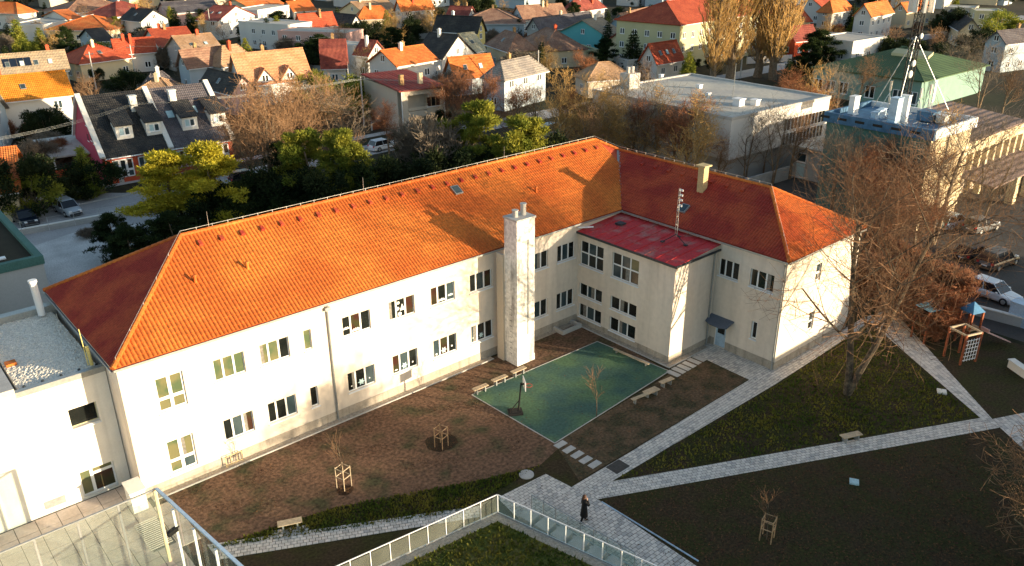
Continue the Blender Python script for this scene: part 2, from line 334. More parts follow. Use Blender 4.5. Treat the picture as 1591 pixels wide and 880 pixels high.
# streets, car parks
sheet('street', [(-60, 52.0), (300, 58), (300, 63.0), (-60, 57.0)], 0.0, 'light_asphalt')
sheet('pavement', [(-60, 60.6), (60, 62.6), (60, 64.3), (-60, 62.3)], 0.004, 'concrete')
structure('kerb', MB().box(-60, 60, -0.1, 0.1, -0.1, 0.11), 'concrete').location = (0, 57.2, 0)
sheet('parking_lot', gp((-40, 352), (165, 300), (265, 300), (330, 318), (240, 345), (120, 360), (-60, 420)), 0.004, 'light_asphalt')
sheet('gravel_yard', [(1.5, 13.5), (14, 13.5), (21, 38), (21, 50.2), (4, 50.2), (2.2, 26)], 0.0, 'lot_gravel')
sheet('car_park', [(54.6, -60), (92, -60), (92, -3), (70, 6), (54.6, -8)], 0.0, 'asphalt')
sheet('yard', gp((1080, 330), (1140, 235), (1310, 190), (1330, 350)), 0.006, 'asphalt')
sheet('far_road', gp((1150, 125), (1265, 150), (1275, 160), (1140, 132)), 0.004, 'light_asphalt')
# sports court
cp = gp((733, 614), (862, 689), (1040, 577), (928, 531))
sheet('sports_court', cp, 0.012, 'court')
mbk = MB()
for i in range(4):
    a, b = Vector((*cp[i], 0.0)), Vector((*cp[(i + 1) % 4], 0.0)); d = (b - a).normalized()
    mbk.obox((a + b) / 2 + Vector((0, 0, 0.005)), (b - a) / 2, Vector((-d.y, d.x, 0)) * 0.03, (0, 0, 0.02))
structure('court_edging', mbk, 'concrete')
# leaf litter: small real leaves
def litter(name, poly, n, s, mat, z=0.012, dens=None, kind='stuff', tuft=False):
    poly = ccw(poly); rng = np.random.default_rng(len(name) + n)
    xs = [p[0] for p in poly]; ys = [p[1] for p in poly]; V = []; k = 0
    while k < n:
        x = rng.uniform(min(xs), max(xs)); y = rng.uniform(min(ys), max(ys))
        if not inpoly(x, y, poly): continue
        if dens and rng.random() > dens(x, y): k += 0.3; continue
        a = rng.uniform(0, 6.28); r = s * rng.uniform(0.5, 1.4); h = rng.uniform(0.2, 1.0) * r * (1.4 if tuft else 0.35)
        ca, sa = math.cos(a) * r, math.sin(a) * r
        V += [(x - ca * 0.5, y - sa * 0.5, z), (x + ca * 0.5, y + sa * 0.5, z), (x + sa * 0.4, y - ca * 0.4, z + h)]; k += 1
    mb = MB(); mb.v = V; mb.f = [(3 * i, 3 * i + 1, 3 * i + 2) for i in range(len(V) // 3)]; mb.m = [0] * len(mb.f)
    return part(name, mb, mat, None, kind=kind)
def clumpy(x, y): return max(0, math.sin(x * 1.3 + math.sin(y * 1.7) * 1.5) * math.cos(y * 1.1 + x * 0.4)) ** 1.2
litter('fallen_leaves', [(1, -0.6), (1, -6), (7.5, -7.4), (14.6, -10.6), (18, -11.8), (20, -11), (20, -4), (31, -3), (31, -0.6)], 5200, 0.10, 'litter_dark', 0.006, clumpy)
litter('leaf_litter', gp((1035, 588), (1075, 553), (1160, 591), (900, 744), (864, 692)), 2600, 0.09, 'litter', 0.008)
litter('lawn_grass', [(1, -6), (12, -12), (14, -12), (18, -11.9), (14.6, -10.6), (7.5, -7.4), (4, -6.6)], 5000, 0.12, 'grass_tuft', 0.0, tuft=True)
litter('park_grass', gp((960, 745), (1215, 595), (1345, 505), (1520, 648)), 9000, 0.13, 'grass_tuft', 0.0, lambda x, y: 0.6 + 0.4 * clumpy(x * .4, y * .4), tuft=True)
litter('court_leaves', cp, 260, .09, 'litter', 0.016)
litter('plaza_leaves', gp((773, 774), (848, 737), (949, 749), (1095, 889), (930, 889), (800, 801)), 320, .08, 'litter_dark', 0.026)
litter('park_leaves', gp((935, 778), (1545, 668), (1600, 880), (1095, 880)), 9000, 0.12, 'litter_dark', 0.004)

# ================================================================== SCHOOL
XI, XA, LA, YR, W1, W2, OV, PT = 37.323, 32.709, 9.052, 14.470, 12.517, 9.606, 0.178, 0.576
HE = 8.1
XE = XI + W2
ZR1 = HE + PT * (W1 / 2 + OV); ZR2 = HE + PT * (W2 / 2 + OV)
school = thing('school_building', 'L-shaped two storey cream school building with hipped orange tile roof', 'school', (0, 0, 0))
def wall_open(mb, O, S, N, s0, s1, z0, z1, ops, depth=0.2):
    O, S, N = Vector(O), Vector(S), Vector(N)
    ss = sorted({s0, s1, *[o[0] for o in ops], *[o[1] for o in ops]}); zs = sorted({z0, z1, *[o[2] for o in ops], *[o[3] for o in ops]})
    P = lambda s, z, d=0.0: O + S * s + Vector((0, 0, z)) - N * d
    flip = (S.cross(Vector((0, 0, 1)))).dot(N) < 0
    for i in range(len(ss) - 1):
        for j in range(len(zs) - 1):
            sm, zm = (ss[i] + ss[i + 1]) / 2, (zs[j] + zs[j + 1]) / 2
            if any(o[0] < sm < o[1] and o[2] < zm < o[3] for o in ops): continue
            q = [P(ss[i], zs[j]), P(ss[i + 1], zs[j]), P(ss[i + 1], zs[j + 1]), P(ss[i], zs[j + 1])]
            mb.add(q, [(3, 2, 1, 0) if flip else (0, 1, 2, 3)])
    for a, b, c, d in ops:
        for p, q in (((a, c), (a, d)), ((b, d), (b, c)), ((a, d), (b, d)), ((b, c), (a, c))):
            mb.add([P(*p), P(*q), P(*q, depth), P(*p, depth)], [(0, 1, 2, 3)])
def tri_panes(w, h): 
    a = w * 0.30; b = w * 0.36
    return [(0, a, 0, h), (a, a + b, 0, h), (a + b, w, 0, h)]
def grid_panes(w, h, nx, ny, frac=None):
    xs = [w * i / nx for i in range(nx + 1)]; zs = [0, h * (frac or 0.5), h] if ny == 2 else [0, h]
    return [(xs[i], xs[i + 1], zs[j], zs[j + 1]) for i in range(nx) for j in range(len(zs) - 1)]
_wc = {}
school_ref = [school]
mk('curtain', (0.20, 0.19, 0.17), 0.9, var=.3, scale=6)
def window(parent, x, y, z, w, h, rz, panes, pmats, sill=True, rec=0.10, fr=0.05, deco=None, frm='white_paint', sill_mat='white_paint'):
    key = ('f', round(w, 2), round(h, 2), len(panes), round(rec, 2), frm)
    if key not in _wc:
        mb = MB()
        for (a, b, c, d) in panes:
            for bx in ((a, a + fr, c, d), (b - fr, b, c, d), (a + fr, b - fr, c, c + fr), (a + fr, b - fr, d - fr, d)): mb.box(bx[0], bx[1], rec, rec + 0.06, bx[2], bx[3])
        _wc[key] = mb.mesh('window', frm)
    o = link('window', _wc[key], parent, (x, y, z), rz)
    for i, (a, b, c, d) in enumerate(panes):
        pm = pmats[i % len(pmats)]; k2 = ('p', round(b - a, 3), round(d - c, 3), pm)
        if k2 not in _wc: _wc[k2] = MB().box(fr * 0.9, b - a - fr * 0.9, 0, 0.02, fr * 0.9, d - c - fr * 0.9).mesh('pane', pm)
        link('pane', _wc[k2], o, (a, rec + 0.03, c))
    if sill:
        k3 = ('s', round(w, 2), sill_mat)
        if k3 not in _wc: _wc[k3] = MB().add([(-0.06, -0.09, -0.05), (w + 0.06, -0.09, -0.05), (w + 0.06, rec, 0.0), (-0.06, rec, 0.0), (-0.06, -0.09, -0.085), (w + 0.06, -0.09, -0.085), (w + 0.06, rec, -0.06), (-0.06, rec, -0.06)],
                                         [(0, 1, 2, 3), (4, 7, 6, 5), (0, 4, 5, 1), (1, 5, 6, 2), (2, 6, 7, 3), (3, 7, 4, 0)]).mesh('sill', sill_mat)
        link('sill', _wc[k3], o)
    if school_ref and parent is school_ref[0] and random.random() < .55:
        a, b, c, d = random.choice(panes); wd = (b - a) * random.uniform(.25, .5); xx = a + fr if random.random() < .5 else b - fr - wd
        link('curtain', MB().box(xx, xx + wd, rec + .024, rec + .029, c + fr, d - fr).mesh('curtain', 'curtain'), o)
    for (kind, cx, cz, r) in (deco or []):
        mb = MB()
        if kind == 'star':
            n = 12; mb.add([(cx + r * (1 if i % 2 == 0 else 0.5) * math.cos(math.pi * i / 6), rec + 0.022, cz + r * (1 if i % 2 == 0 else 0.5) * math.sin(math.pi * i / 6)) for i in range(n)] + [(cx, rec + 0.018, cz)], [(n, (i + 1) % n, i) for i in range(n)])
            link('paper_star', mb.mesh('paper_star', 'paper_blue' if z < 2 and r > .2 else 'paper'), o)
        elif kind == 'crown':
            p = [(-1, 0), (1, 0), (1, .7), (.72, .55), (.5, 1.05), (.2, .6), (0, 1.15), (-.25, .6), (-.5, 1), (-.75, .5), (-1, .8)]
            mb.add([(cx + q[0] * r, rec + 0.02, cz + q[1] * r * .7) for q in p], [tuple(range(len(p)))]); link('paper_village', mb.mesh('paper_village', 'paper'), o)
        elif kind == 'tree':
            p = [(-.7, -.7), (.7, -.7), (0, 1)]; mb.add([(cx + q[0] * r, rec + 0.02, cz + q[1] * r) for q in p], [(0, 1, 2)]); link('paper_tree', mb.mesh('paper_tree', 'paper'), o)
        elif kind == 'flower':
            mb.ball((cx, rec + 0.03, cz), r, 1, 0.2, 1, 8, 5); link('paper_ball', mb.mesh('paper_ball', 'paper'), o)
    return o
# long facade openings (x0,x1,z0,z1)
up = [(4.76, 6.51), (7.42, 9.20), (10.14, 10.63), (12.70, 14.64), (16.0, 17.92), (19.22, 21.14), (22.42, 24.34), (27.72, 29.62), (30.55, 32.36)]
ops = [(1.64, 3.12, 4.72, 6.75), (1.58, 3.05, 0.85, 2.90)] + [(a, b, 5.40, 6.70) for a, b in up] + [(a, b, 1.55, 2.88) for a, b in up]
mb = MB(); wall_open(mb, (0, 0, 0), (1, 0, 0), (0, -1, 0), 0, XA, 0, HE - 0.03, ops)
mb.add([(0, 0, 0), (0, W1, 0), (0, W1, HE - .03), (0, 0, HE - .03)], [(0, 1, 2, 3)])
mb.add([(0, W1, 0), (XE, W1, 0), (XE, W1, HE - .03), (0, W1, HE - .03)], [(0, 3, 2, 1)][::-1])
mb.add([(XE, W1, 0), (XE, -YR, 0), (XE, -YR, HE - .03), (XE, W1, HE - .03)], [(0, 1, 2, 3)])
# annex front
anx = [(0.22, 2.56), (3.42, 5.92)]
aops = [(a, b, 4.84, 6.74) for a, b in anx] + [(a, b, 2.32, 3.33) for a, b in anx] + [(a, b, 0.55, 1.64) for a, b in anx]
wall_open(mb, (XA, 0, 0), (0, -1, 0), (-1, 0, 0), 0, LA, 0, 7.42, aops)
mb.add([(XA, -LA, 0), (XI, -LA, 0), (XI, -LA, 7.6), (XA, -LA, 7.42)], [(0, 1, 2, 3)])
# right wing west and end walls
wops = [(9.28, 10.90, 5.52, 6.80), (11.82, 13.64, 5.52, 6.80), (12.38, 12.84, 1.72, 3.05), (9.50, 10.42, 0.06, 2.02)]
wall_open(mb, (XI, 0, 0), (0, -1, 0), (-1, 0, 0), LA, YR, 0, HE - .03, wops)
mb.add([(XI, 0, 7.3), (XI, -LA, 7.3), (XI, -LA, HE - .03), (XI, 0, HE - .03)], [(0, 1, 2, 3)])
mb.add([(XA, 0, 7.3), (XI, 0, 7.3), (XI, 0, HE - .03), (XA, 0, HE - .03)], [(0, 1, 2, 3)])
eops = [(3.85, 4.55, 1.72, 3.15), (3.85, 4.55, 5.5, 6.8)]
wall_open(mb, (XI, -YR, 0), (1, 0, 0), (0, -1, 0), 0, W2, 0, HE - .03, eops)
part('wall', mb, 'plaster', school)
# plinth, 2 cm proud
mb = MB(); pz = 0.62
def band(mb, x0, y0, x1, y1, z0, z1, N, t=0.02):
    N = Vector(N); c = (Vector((x0, y0, 0)) + Vector((x1, y1, 0))) / 2 + N * (t / 2) + Vector((0, 0, (z0 + z1) / 2)); mb.obox(c, Vector((x1 - x0, y1 - y0, 0)) / 2, N * (t / 2), (0, 0, (z1 - z0) / 2))
band(mb, 0, 0, XA, 0, 0, pz, (0, -1, 0)); band(mb, XA, 0, XA, -LA, 0, 0.5, (-1, 0, 0)); band(mb, XA - .02, -LA, XI, -LA, 0, 0.5, (0, -1, 0)); band(mb, XI, -LA, XI, -9.48, 0, pz, (-1, 0, 0)); band(mb, XI, -10.44, XI, -YR, 0, pz, (-1, 0, 0)); band(mb, XI - .02, -YR, XE, -YR, 0, pz, (0, -1, 0))
part('plinth', mb, 'plinth', school)
rndp = lambda: [random.choice(['pane_dark', 'pane_dark', 'pane_blue', 'pane_brown'])] * 1
DECO_U = {3: [('crown', .28, .42, .22), ('crown', .95, .12, .28)], 4: [('flower', .78, 1.0, .1), ('tree', 1.06, .62, .26), ('flower', .72, .62, .12), ('flower', .85, .22, .14)], 5: [('crown', .92, .14, .26), ('crown', 1.65, .3, .2)]}
DECO_L = {3: [('star', 1.0, .36, .27), ('flower', 0.3, .3, .05), ('flower', 1.6, .4, .05)], 4: [('star', .95, .32, .26), ('flower', 1.6, .35, .06), ('crown', .3, .18, .12)], 5: [('star', .92, .32, .26), ('flower', 1.6, .4, .07), ('flower', .3, .2, .08)], 6: [('star', .95, .36, .24), ('flower', .25, .35, .05)]}
for k, (a, b) in enumerate(up):
    w = b - a
    for lvl, z, h, dc in ((0, 5.40, 1.30, DECO_U), (1, 1.55, 1.33, DECO_L)):
        if lvl == 0 and k < 3: pm = ['pane_olive', 'pane_olive', 'pane_dark'] if k == 1 else ['pane_olive']
        elif k > 6: pm = ['pane_dark', 'pane_blue', 'pane_dark']
        else: pm = random.sample(['pane_dark', 'pane_dark', 'pane_dark', 'pane_brown', 'pane_blue'], 3)
        window(school, a, 0, z, w, h, 0, [(0, w, 0, h)] if w < 0.6 else tri_panes(w, h), pm, deco=dc.get(k), fr=0.055)
for z, h in ((4.72, 2.03), (0.85, 2.05)):
    a = 1.64 if z > 4 else 1.58
    window(school, a, 0, z, 1.47, h, 0, grid_panes(1.47, h, 2, 2, 0.36), ['pane_olive', 'pane_olive', 'pane_blue' if z < 2 else 'pane_olive', 'pane_olive'], fr=0.09)
for (a, b) in anx:
    w = b - a
    window(school, XA, -a, 4.84, w, 1.90, -math.pi / 2, grid_panes(w, 1.90, 3, 2, 0.52), ['pane_blue', 'pane_dark', 'pane_dark', 'pane_blue', 'pane_dark', 'pane_dark' if a < 1 else 'pane_olive'])
    window(school, XA, -a, 2.32, w, 1.01, -math.pi / 2, grid_panes(w, 1.01, 3, 1), ['pane_dark', 'pane_blue' if a < 1 else 'pane_dark', 'pane_dark'])
    window(school, XA, -a, 0.55, w, 1.09, -math.pi / 2, grid_panes(w, 1.09, 3, 1), ['pane_dark', 'pane_blue', 'pane_dark'])
for (a, b, z, z1) in wops[:3]:
    w, h = b - a, z1 - z
    window(school, XI, -a, z, w, h, -math.pi / 2, [(0, w, 0, h)] if w < .6 else tri_panes(w, h), ['pane_dark'], fr=.055 if w > .6 else .09)
for (a, b, z, z1) in eops: window(school, XI + a, -YR, z, b - a, z1 - z, 0, grid_panes(b - a, z1 - z, 1, 2, .45), ['pane_dark', 'pane_blue'], fr=.07)
# door with upper light
d = part('door', MB().box(0.04, 0.88, 0.08, 0.13, 0.0, 1.0).box(0.04, 0.16, 0.08, 0.13, 1.0, 1.78).box(0.76, 0.88, 0.08, 0.13, 1.0, 1.78).box(0.16, 0.76, 0.08, 0.13, 1.62, 1.78), 'pale_blue', school)
d.location = (XI, -9.50, 0.07); d.rotation_euler = (0, 0, -math.pi / 2)
part('pane', MB().box(0.14, 0.78, 0.10, 0.115, 0.98, 1.64), 'pane_dark', d); part('handle', MB().box(0.78, 0.82, 0.04, 0.08, 0.86, 0.98), 'steel', d)
part('door_frame', MB().box(-0.0, 0.04, 0.05, 0.14, 0, 1.95).box(0.88, 0.92, 0.05, 0.14, 0, 1.95).box(0.04, 0.88, 0.05, 0.14, 1.80, 1.95), 'white_paint', d)
mb = MB(); mb.slab([(XI, -9.0, 2.45), (XI, -11.0, 2.45), (XI - 0.75, -10.9, 2.12), (XI - 0.95, -10.4, 2.08), (XI - 0.95, -9.6, 2.08), (XI - 0.75, -9.1, 2.12)], 0.09)
mk('canopy_sheet', (0.10, 0.12, 0.16), 0.5)
part('canopy', mb, 'canopy_sheet', school)
# tiled roof planes ------------------------------------------------
def tiles(mb, O, S, T, tmax, smin, smax, pitch=0.22, row=0.345):
    O, S, T = Vector(O), Vector(S).normalized(), Vector(T).normalized(); N = S.cross(T).normalized()
    if N.z < 0: N = -N
    prof = [(0.0, 0.0), (0.30, 0.045), (0.52, 0.058), (0.76, 0.042)]
    lo, hi = min(smin(0), smin(tmax)), max(smax(0), smax(tmax)); k0, k1 = math.floor(lo / pitch), math.ceil(hi / pitch)
    pts = [((k + f) * pitch, h) for k in range(k0, k1 + 1) for f, h in prof]; n = len(pts); nr = int(math.ceil(tmax / row)); prev = None
    for r in range(nr):
        ta, tb = r * row, min(tmax, (r + 1) * row); jit = random.uniform(-0.003, 0.003)
        A = [O + S * min(max(s, smin(ta)), smax(ta)) + T * ta + N * (h + 0.024 + jit) for s, h in pts]
        B = [O + S * min(max(s, smin(tb)), smax(tb)) + T * tb + N * (h + 0.004) for s, h in pts]
        vis = [i for i in range(n - 1) if pts[i + 1][0] > min(smin(ta), smin(tb)) and pts[i][0] < max(smax(ta), smax(tb))]
        b = len(mb.v); mb.v += [tuple(p) for p in A] + [tuple(p) for p in B]
        for i in vis: mb.f.append((b + i, b + i + 1, b + n + i + 1, b + n + i)); mb.m.append(0)
        if prev is not None:
            for i in vis: mb.f.append((prev + i, prev + i + 1, b + i + 1, b + i)); mb.m.append(0)
        else:
            for i in vis:
                j = len(mb.v); mb.v += [tuple(A[i] - N * 0.05), tuple(A[i + 1] - N * 0.05)]; mb.f.append((b + i, j, j + 1, b + i + 1)); mb.m.append(0)
        prev = b + n
cs = math.sqrt(1 + PT * PT); hw1 = W1 / 2 + OV; hw2 = W2 / 2 + OV; sl1 = hw1 * cs; sl2 = hw2 * cs
x0, x1 = -OV, XE + OV
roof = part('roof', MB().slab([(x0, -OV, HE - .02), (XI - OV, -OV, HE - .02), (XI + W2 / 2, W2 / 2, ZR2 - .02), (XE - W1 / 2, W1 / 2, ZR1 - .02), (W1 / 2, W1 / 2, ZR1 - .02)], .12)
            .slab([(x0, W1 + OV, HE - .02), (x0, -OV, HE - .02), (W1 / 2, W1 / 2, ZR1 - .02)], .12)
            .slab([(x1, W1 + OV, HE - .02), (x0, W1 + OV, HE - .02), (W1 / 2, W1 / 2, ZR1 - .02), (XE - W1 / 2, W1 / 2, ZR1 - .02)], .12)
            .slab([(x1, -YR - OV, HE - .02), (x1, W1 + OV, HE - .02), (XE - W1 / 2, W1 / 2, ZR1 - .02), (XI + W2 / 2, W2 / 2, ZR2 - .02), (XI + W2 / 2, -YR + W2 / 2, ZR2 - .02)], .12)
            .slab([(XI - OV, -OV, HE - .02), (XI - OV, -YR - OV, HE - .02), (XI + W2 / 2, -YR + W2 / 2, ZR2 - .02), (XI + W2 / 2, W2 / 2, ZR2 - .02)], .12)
            .slab([(XI - OV, -YR - OV, HE - .02), (x1, -YR - OV, HE - .02), (XI + W2 / 2, -YR + W2 / 2, ZR2 - .02)], .12), 'tile_shaded', school)
mbt = MB()
# front slope: s along +X from x0, t up slope toward +Y
def smx(t):
    y = t / cs
    if y <= hw2: return (XI - OV - x0) + y
    return (XI + W2 / 2 - x0) - (y - hw2)
tiles(mbt, (x0, -OV, HE), (1, 0, 0), (0, 1, PT), sl1, lambda t: t / cs, smx)
part('roof_tiles', mbt, 'tile', roof, kind='stuff')
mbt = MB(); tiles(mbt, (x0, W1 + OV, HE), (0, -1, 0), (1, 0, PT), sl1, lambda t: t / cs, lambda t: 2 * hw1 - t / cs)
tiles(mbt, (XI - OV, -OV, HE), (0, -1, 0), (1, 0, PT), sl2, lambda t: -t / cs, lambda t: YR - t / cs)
part('roof_tiles', mbt, 'tile_shaded', roof, kind='stuff')
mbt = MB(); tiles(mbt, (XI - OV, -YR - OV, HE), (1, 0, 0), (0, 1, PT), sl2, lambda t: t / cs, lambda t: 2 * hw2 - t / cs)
mk('tile_end_lit', (0.44, 0.085, 0.022), 0.75, col2=(0.54, 0.14, 0.03), scale=0.3, fine=0.26, fscale=5.0)  # brighter tile copy for the end hip, sunlight put into the colour
part('roof_tiles', mbt, 'tile_end_lit', roof, kind='stuff')
def ridge(mb, a, b, r=0.13, st=0.38):
    a, b = Vector(a), Vector(b); n = max(1, int((b - a).length / st)); d = (b - a) / n
    for i in range(n): mb.tube(a + d * i, a + d * (i + 1.06), r * 1.08, r * 0.92, 8)
mb = MB(); pk0 = (W1 / 2, W1 / 2, ZR1 + .03); pk1 = (XE - W1 / 2, W1 / 2, ZR1 + .03); pk2 = (XI + W2 / 2, W2 / 2, ZR2 + .03); pk3 = (XI + W2 / 2, -YR + W2 / 2, ZR2 + .03)
for a, b in (((x0, -OV, HE + .05), pk0), (pk0, pk1), (pk1, pk2), (pk2, pk3), ((x0, W1 + OV, HE + .05), pk0), ((XI - OV, -YR - OV, HE + .05), pk3), ((x1, -YR - OV, HE + .05), pk3)): ridge(mb, a, b)
part('ridge_tiles', mb, 'tile', roof, kind='stuff')
part('valley', MB().slab([(XI - OV - .12, -OV + .12, HE + .03), (XI - OV + .12, -OV - .12, HE + .03), (XI + W2 / 2 + .1, W2 / 2 - .14, ZR2 + .06), (XI + W2 / 2 - .14, W2 / 2 + .1, ZR2 + .06)], .03), 'grey_metal', roof)
# lightning conductor along the ridges
mb = MB()
def wire(mb, a, b, st=0.95, h=0.27):
    a, b = Vector(a), Vector(b); n = max(1, int((b - a).length / st)); d = (b - a) / n; z = Vector((0, 0, h))
    mb.tube(a + z, b + z, .012, .012, 4)
    for i in range(n + 1): mb.tube(a + d * i, a + d * i + z * 1.1, .014, .014, 4)
wire(mb, pk0, pk1); wire(mb, pk1, pk2); wire(mb, pk2, pk3); wire(mb, (x0 + .3, -OV + .3, HE + .2), pk0, 1.6); wire(mb, pk3, (XI + .2, -YR + .2, HE + .3), 1.6)
part('lightning_conductor', mb, 'steel', school)
for (u, v) in ((307, 345), (557, 297), (771, 246)):   # small air terminals
    xx = G(u, v, ZR1).x; part('air_terminal', MB().tube((xx, W1 / 2, ZR1), (xx, W1 / 2, ZR1 + 1.1), .018, .008, 5), 'steel', school)
vm = MB(); vm.add([(-.13, -.18, .02), (.13, -.18, .02), (.10, .2, .10), (-.10, .2, .10), (-.11, -.16, .17), (.11, -.16, .17)], [(0, 1, 5, 4), (4, 5, 2, 3), (0, 4, 3), (1, 2, 5)]); vme = vm.mesh('vent_tile', 'tile_shaded')
def on_front(x, y, up_=.05): return (x, y, HE + PT * (y + OV) + up_)
for i in range(27):
    o = link('vent_tile', vme, roof, on_front(W1 / 2 + .75 + i * 1.27, W1 / 2 - .85)); o.rotation_euler = (math.atan(PT), 0, 0)
for i in range(8):
    x, y = XI + W2 / 2 - .8, 1.5 - i * 1.35
    o = link('vent_tile', vme, roof, (x, y, HE + PT * (x - XI + OV) + .05)); o.rotation_euler = (math.atan(PT), 0, -math.pi / 2); o.rotation_mode = 'XYZ'
def fplane(u, v):
    d = FW + RT * (u - IW / 2) / FPX - UP * (v - IH / 2) / FPX; n = np.array([0, -PT, 1]); t = ((np.array([0, -OV, HE]) - CAM) @ n) / (d @ n); return CAM + t * d
for (u, v) in ((304, 440), (385, 419), (833, 300)):
    p = fplane(u, v); part('vent_pipe', MB().tube((p[0], p[1], p[2] - .05), (p[0], p[1], p[2] + .42), .09, .09, 10).tube((p[0], p[1], p[2] + .42), (p[0], p[1], p[2] + .5), .13, .10, 10), 'tile', roof)
p = fplane(709, 297)
sk = part('roof_hatch', MB().box(-.32, .32, -.4, .4, 0.02, .16), 'grey_metal', roof); sk.location = (p[0], p[1], p[2]); sk.rotation_euler = (math.atan(PT), 0, 0)
part('pane', MB().box(-.26, .26, -.34, .34, .165, .18), 'pane_blue', sk)
sk2 = clone(sk, roof); sk2.location = (XI + 1.3, -4.9, HE + PT * (1.3 + OV) + .02); sk2.rotation_euler = (math.atan(PT), 0, -math.pi / 2)
# gutters and downpipes
mb = MB()
def gutter(mb, a, b, N):
    a, b, N = Vector(a), Vector(b), Vector(N); mb.obox((a + b) / 2 + N * .06, (b - a) / 2, N * .07, (0, 0, .012)); mb.obox((a + b) / 2 + N * .13 + Vector((0, 0, .06)), (b - a) / 2, N * .008, (0, 0, .06))
gutter(mb, (x0, -OV, HE - .12), (XI - OV, -OV, HE - .12), (0, -1, 0)); gutter(mb, (XI - OV, -OV - .14, HE - .12), (XI - OV, -YR - OV, HE - .12), (-1, 0, 0)); gutter(mb, (XI - OV, -YR - OV, HE - .12), (x1, -YR - OV, HE - .12), (0, -1, 0)); gutter(mb, (x0, W1 + OV, HE - .12), (x0, -OV, HE - .12), (-1, 0, 0))
part('gutter', mb, 'grey_metal', school)
def pipe(x, y, N, z1, z0=0.0, elbow=.12):
    N = Vector(N); b = Vector((x, y, 0)) + N * .09; mb = MB().path([(b.x + N.x * elbow, b.y + N.y * elbow, z1), (b.x, b.y, z1 - .3), (b.x, b.y, z0)], .055, 8)
    for z in (1.2, 3.2, 5.2): mb.tube((b.x, b.y, z), (b.x, b.y, z + .04), .075, .075, 8)
    part('downpipe', mb, 'grey_metal', school)
pipe(11.75, 0, (0, -1, 0), HE - .1); pipe(36.9, -LA, (0, -1, 0), 7.4); pipe(XI, -YR + .12, (-1, 0, 0), HE - .1)
part('rain_head', MB().box(11.6, 11.95, -.2, -.02, 7.55, 7.75), 'grey_metal', school)
# annex red sheet roof, one sheet between two seams at a time
rs = None; y = 0.0; n = 10; dy = (LA + .22) / n
def az(x): return 7.46 + (x - XA) * 0.075
for i in range(n):
    ya, yb = -i * dy, -(i + 1) * dy
    mb = MB().slab([(XA - .2, ya - .012, az(XA - .2)), (XA - .2, yb + .012, az(XA - .2)), (XI - .02, yb + .012, az(XI)), (XI - .02, ya - .012, az(XI))], .05)
    o = part('roof_sheet', mb, 'red_metal', school)
mb = MB()
for i in range(1, n): mb.slab([(XA - .2, -i * dy - .016, az(XA - .2) + .045), (XA - .2, -i * dy + .016, az(XA - .2) + .045), (XI - .02, -i * dy + .016, az(XI) + .045), (XI - .02, -i * dy - .016, az(XI) + .045)], .06)
part('roof_seam', mb, 'red_metal', school)
mb = MB().box(XA - .26, XA - .2, -LA - .28, 0.0, 7.28, 7.43).box(XA - .26, XI, -LA - .29, -LA - .23, 7.32, 7.47); part('roof_edge', mb, 'dark_metal', school)
part('rooftop_hatch', MB().box(35.2, 35.8, -1.9, -1.3, 7.65, 7.8), 'dark_metal', school)
part('rain_spout', MB().path([(XA - .25, -.1, 7.75), (XA + .5, -.25, 7.62), (XA + 1.0, -.5, 7.60)], .07, 8), 'white_paint', school)
# light well at the inner corner
part('light_well', MB().box(30.2, 32.2, -1.1, -0.9, 0, .3).box(30.2, 30.4, -.9, 0, 0, .3).box(32.0, 32.2, -.9, 0, 0, .3), 'concrete', school)
# small roof chimney
d_ = FW + RT * (1091 - IW / 2) / FPX - UP * (300 - IH / 2) / FPX; n_ = np.array([-PT, 0, 1]); p_ = CAM + ((np.array([XI - OV, 0, HE]) - CAM) @ n_) / (d_ @ n_) * d_
sx, sy, sz = p_[0] + .2, p_[1] + .2, p_[2]
ch = part('chimney', MB().box(sx - .28, sx + .28, sy - .26, sy + .26, sz - .4, sz + 1.95), 'yellow_plaster', roof)
mb2 = part('chimney_cap', MB().box(sx - .42, sx + .42, sy - .42, sy + .42, sz + 1.95, sz + 2.06), 'yellow_plaster', roof)
# gravel drip strips
mb = MB().box(.3, 24, -.42, -.0, 0, .05).box(XA - .42, XA - .0, -LA - .42, -.42, 0, .05).box(XA - .42, XI - .6, -LA - .42, -LA, 0, .052).box(26.4, XA - .42, -.42, 0, 0, .05)
structure('gravel_strip', mb, 'gravel')
structure('gravel_kerb', MB().box(.3, 24, -.50, -.425, 0, .07).box(XA - .5, XA - .425, -LA - .42, -.5, 0, .07).box(XA - .5, XI - .6, -LA - .5, -LA - .425, 0, .07), 'concrete')

# big free-standing chimney in front of the facade
tc = thing('tall_chimney', 'tall white square chimney with peeling plaster standing against the courtyard facade', 'chimney', (25.3, -1.75, 0))
mb = MB().box(-.78, .80, -.65, .62, 0, 10.6); mb.box(.80, .86, -.65, .62, 0, .5)
part('shaft', mb, 'chimney_plaster', tc)
part('cap', MB().box(-.84, .86, -.71, .68, 10.6, 10.72), 'concrete', tc)
for x in (-.35, .35): part('flue', MB().tube((x, .0, 10.72), (x, .0, 11.15 if x < 0 else 11.45), .19, .19, 12).tube((x, 0, 11.15 if x < 0 else 11.45), (x, 0, 11.2 if x < 0 else 11.5), .23, .23, 12), 'concrete', tc)
part('strap', MB().box(.12, .26, -.67, -.65, 2.2, 9.2), 'grey_metal', tc); part('rungs', MB(), 'steel', tc) if 0 else None
mb = MB()
for i in range(9): mb.box(-.80, -.785, -.12, .12, .8 + i * .42, .82 + i * .42)
part('rung', mb, 'dark_metal', tc, kind='stuff')
part('flue_link', MB().box(-.93, -.79, .62, 1.3, 0, 8.0), 'w_beige', tc)

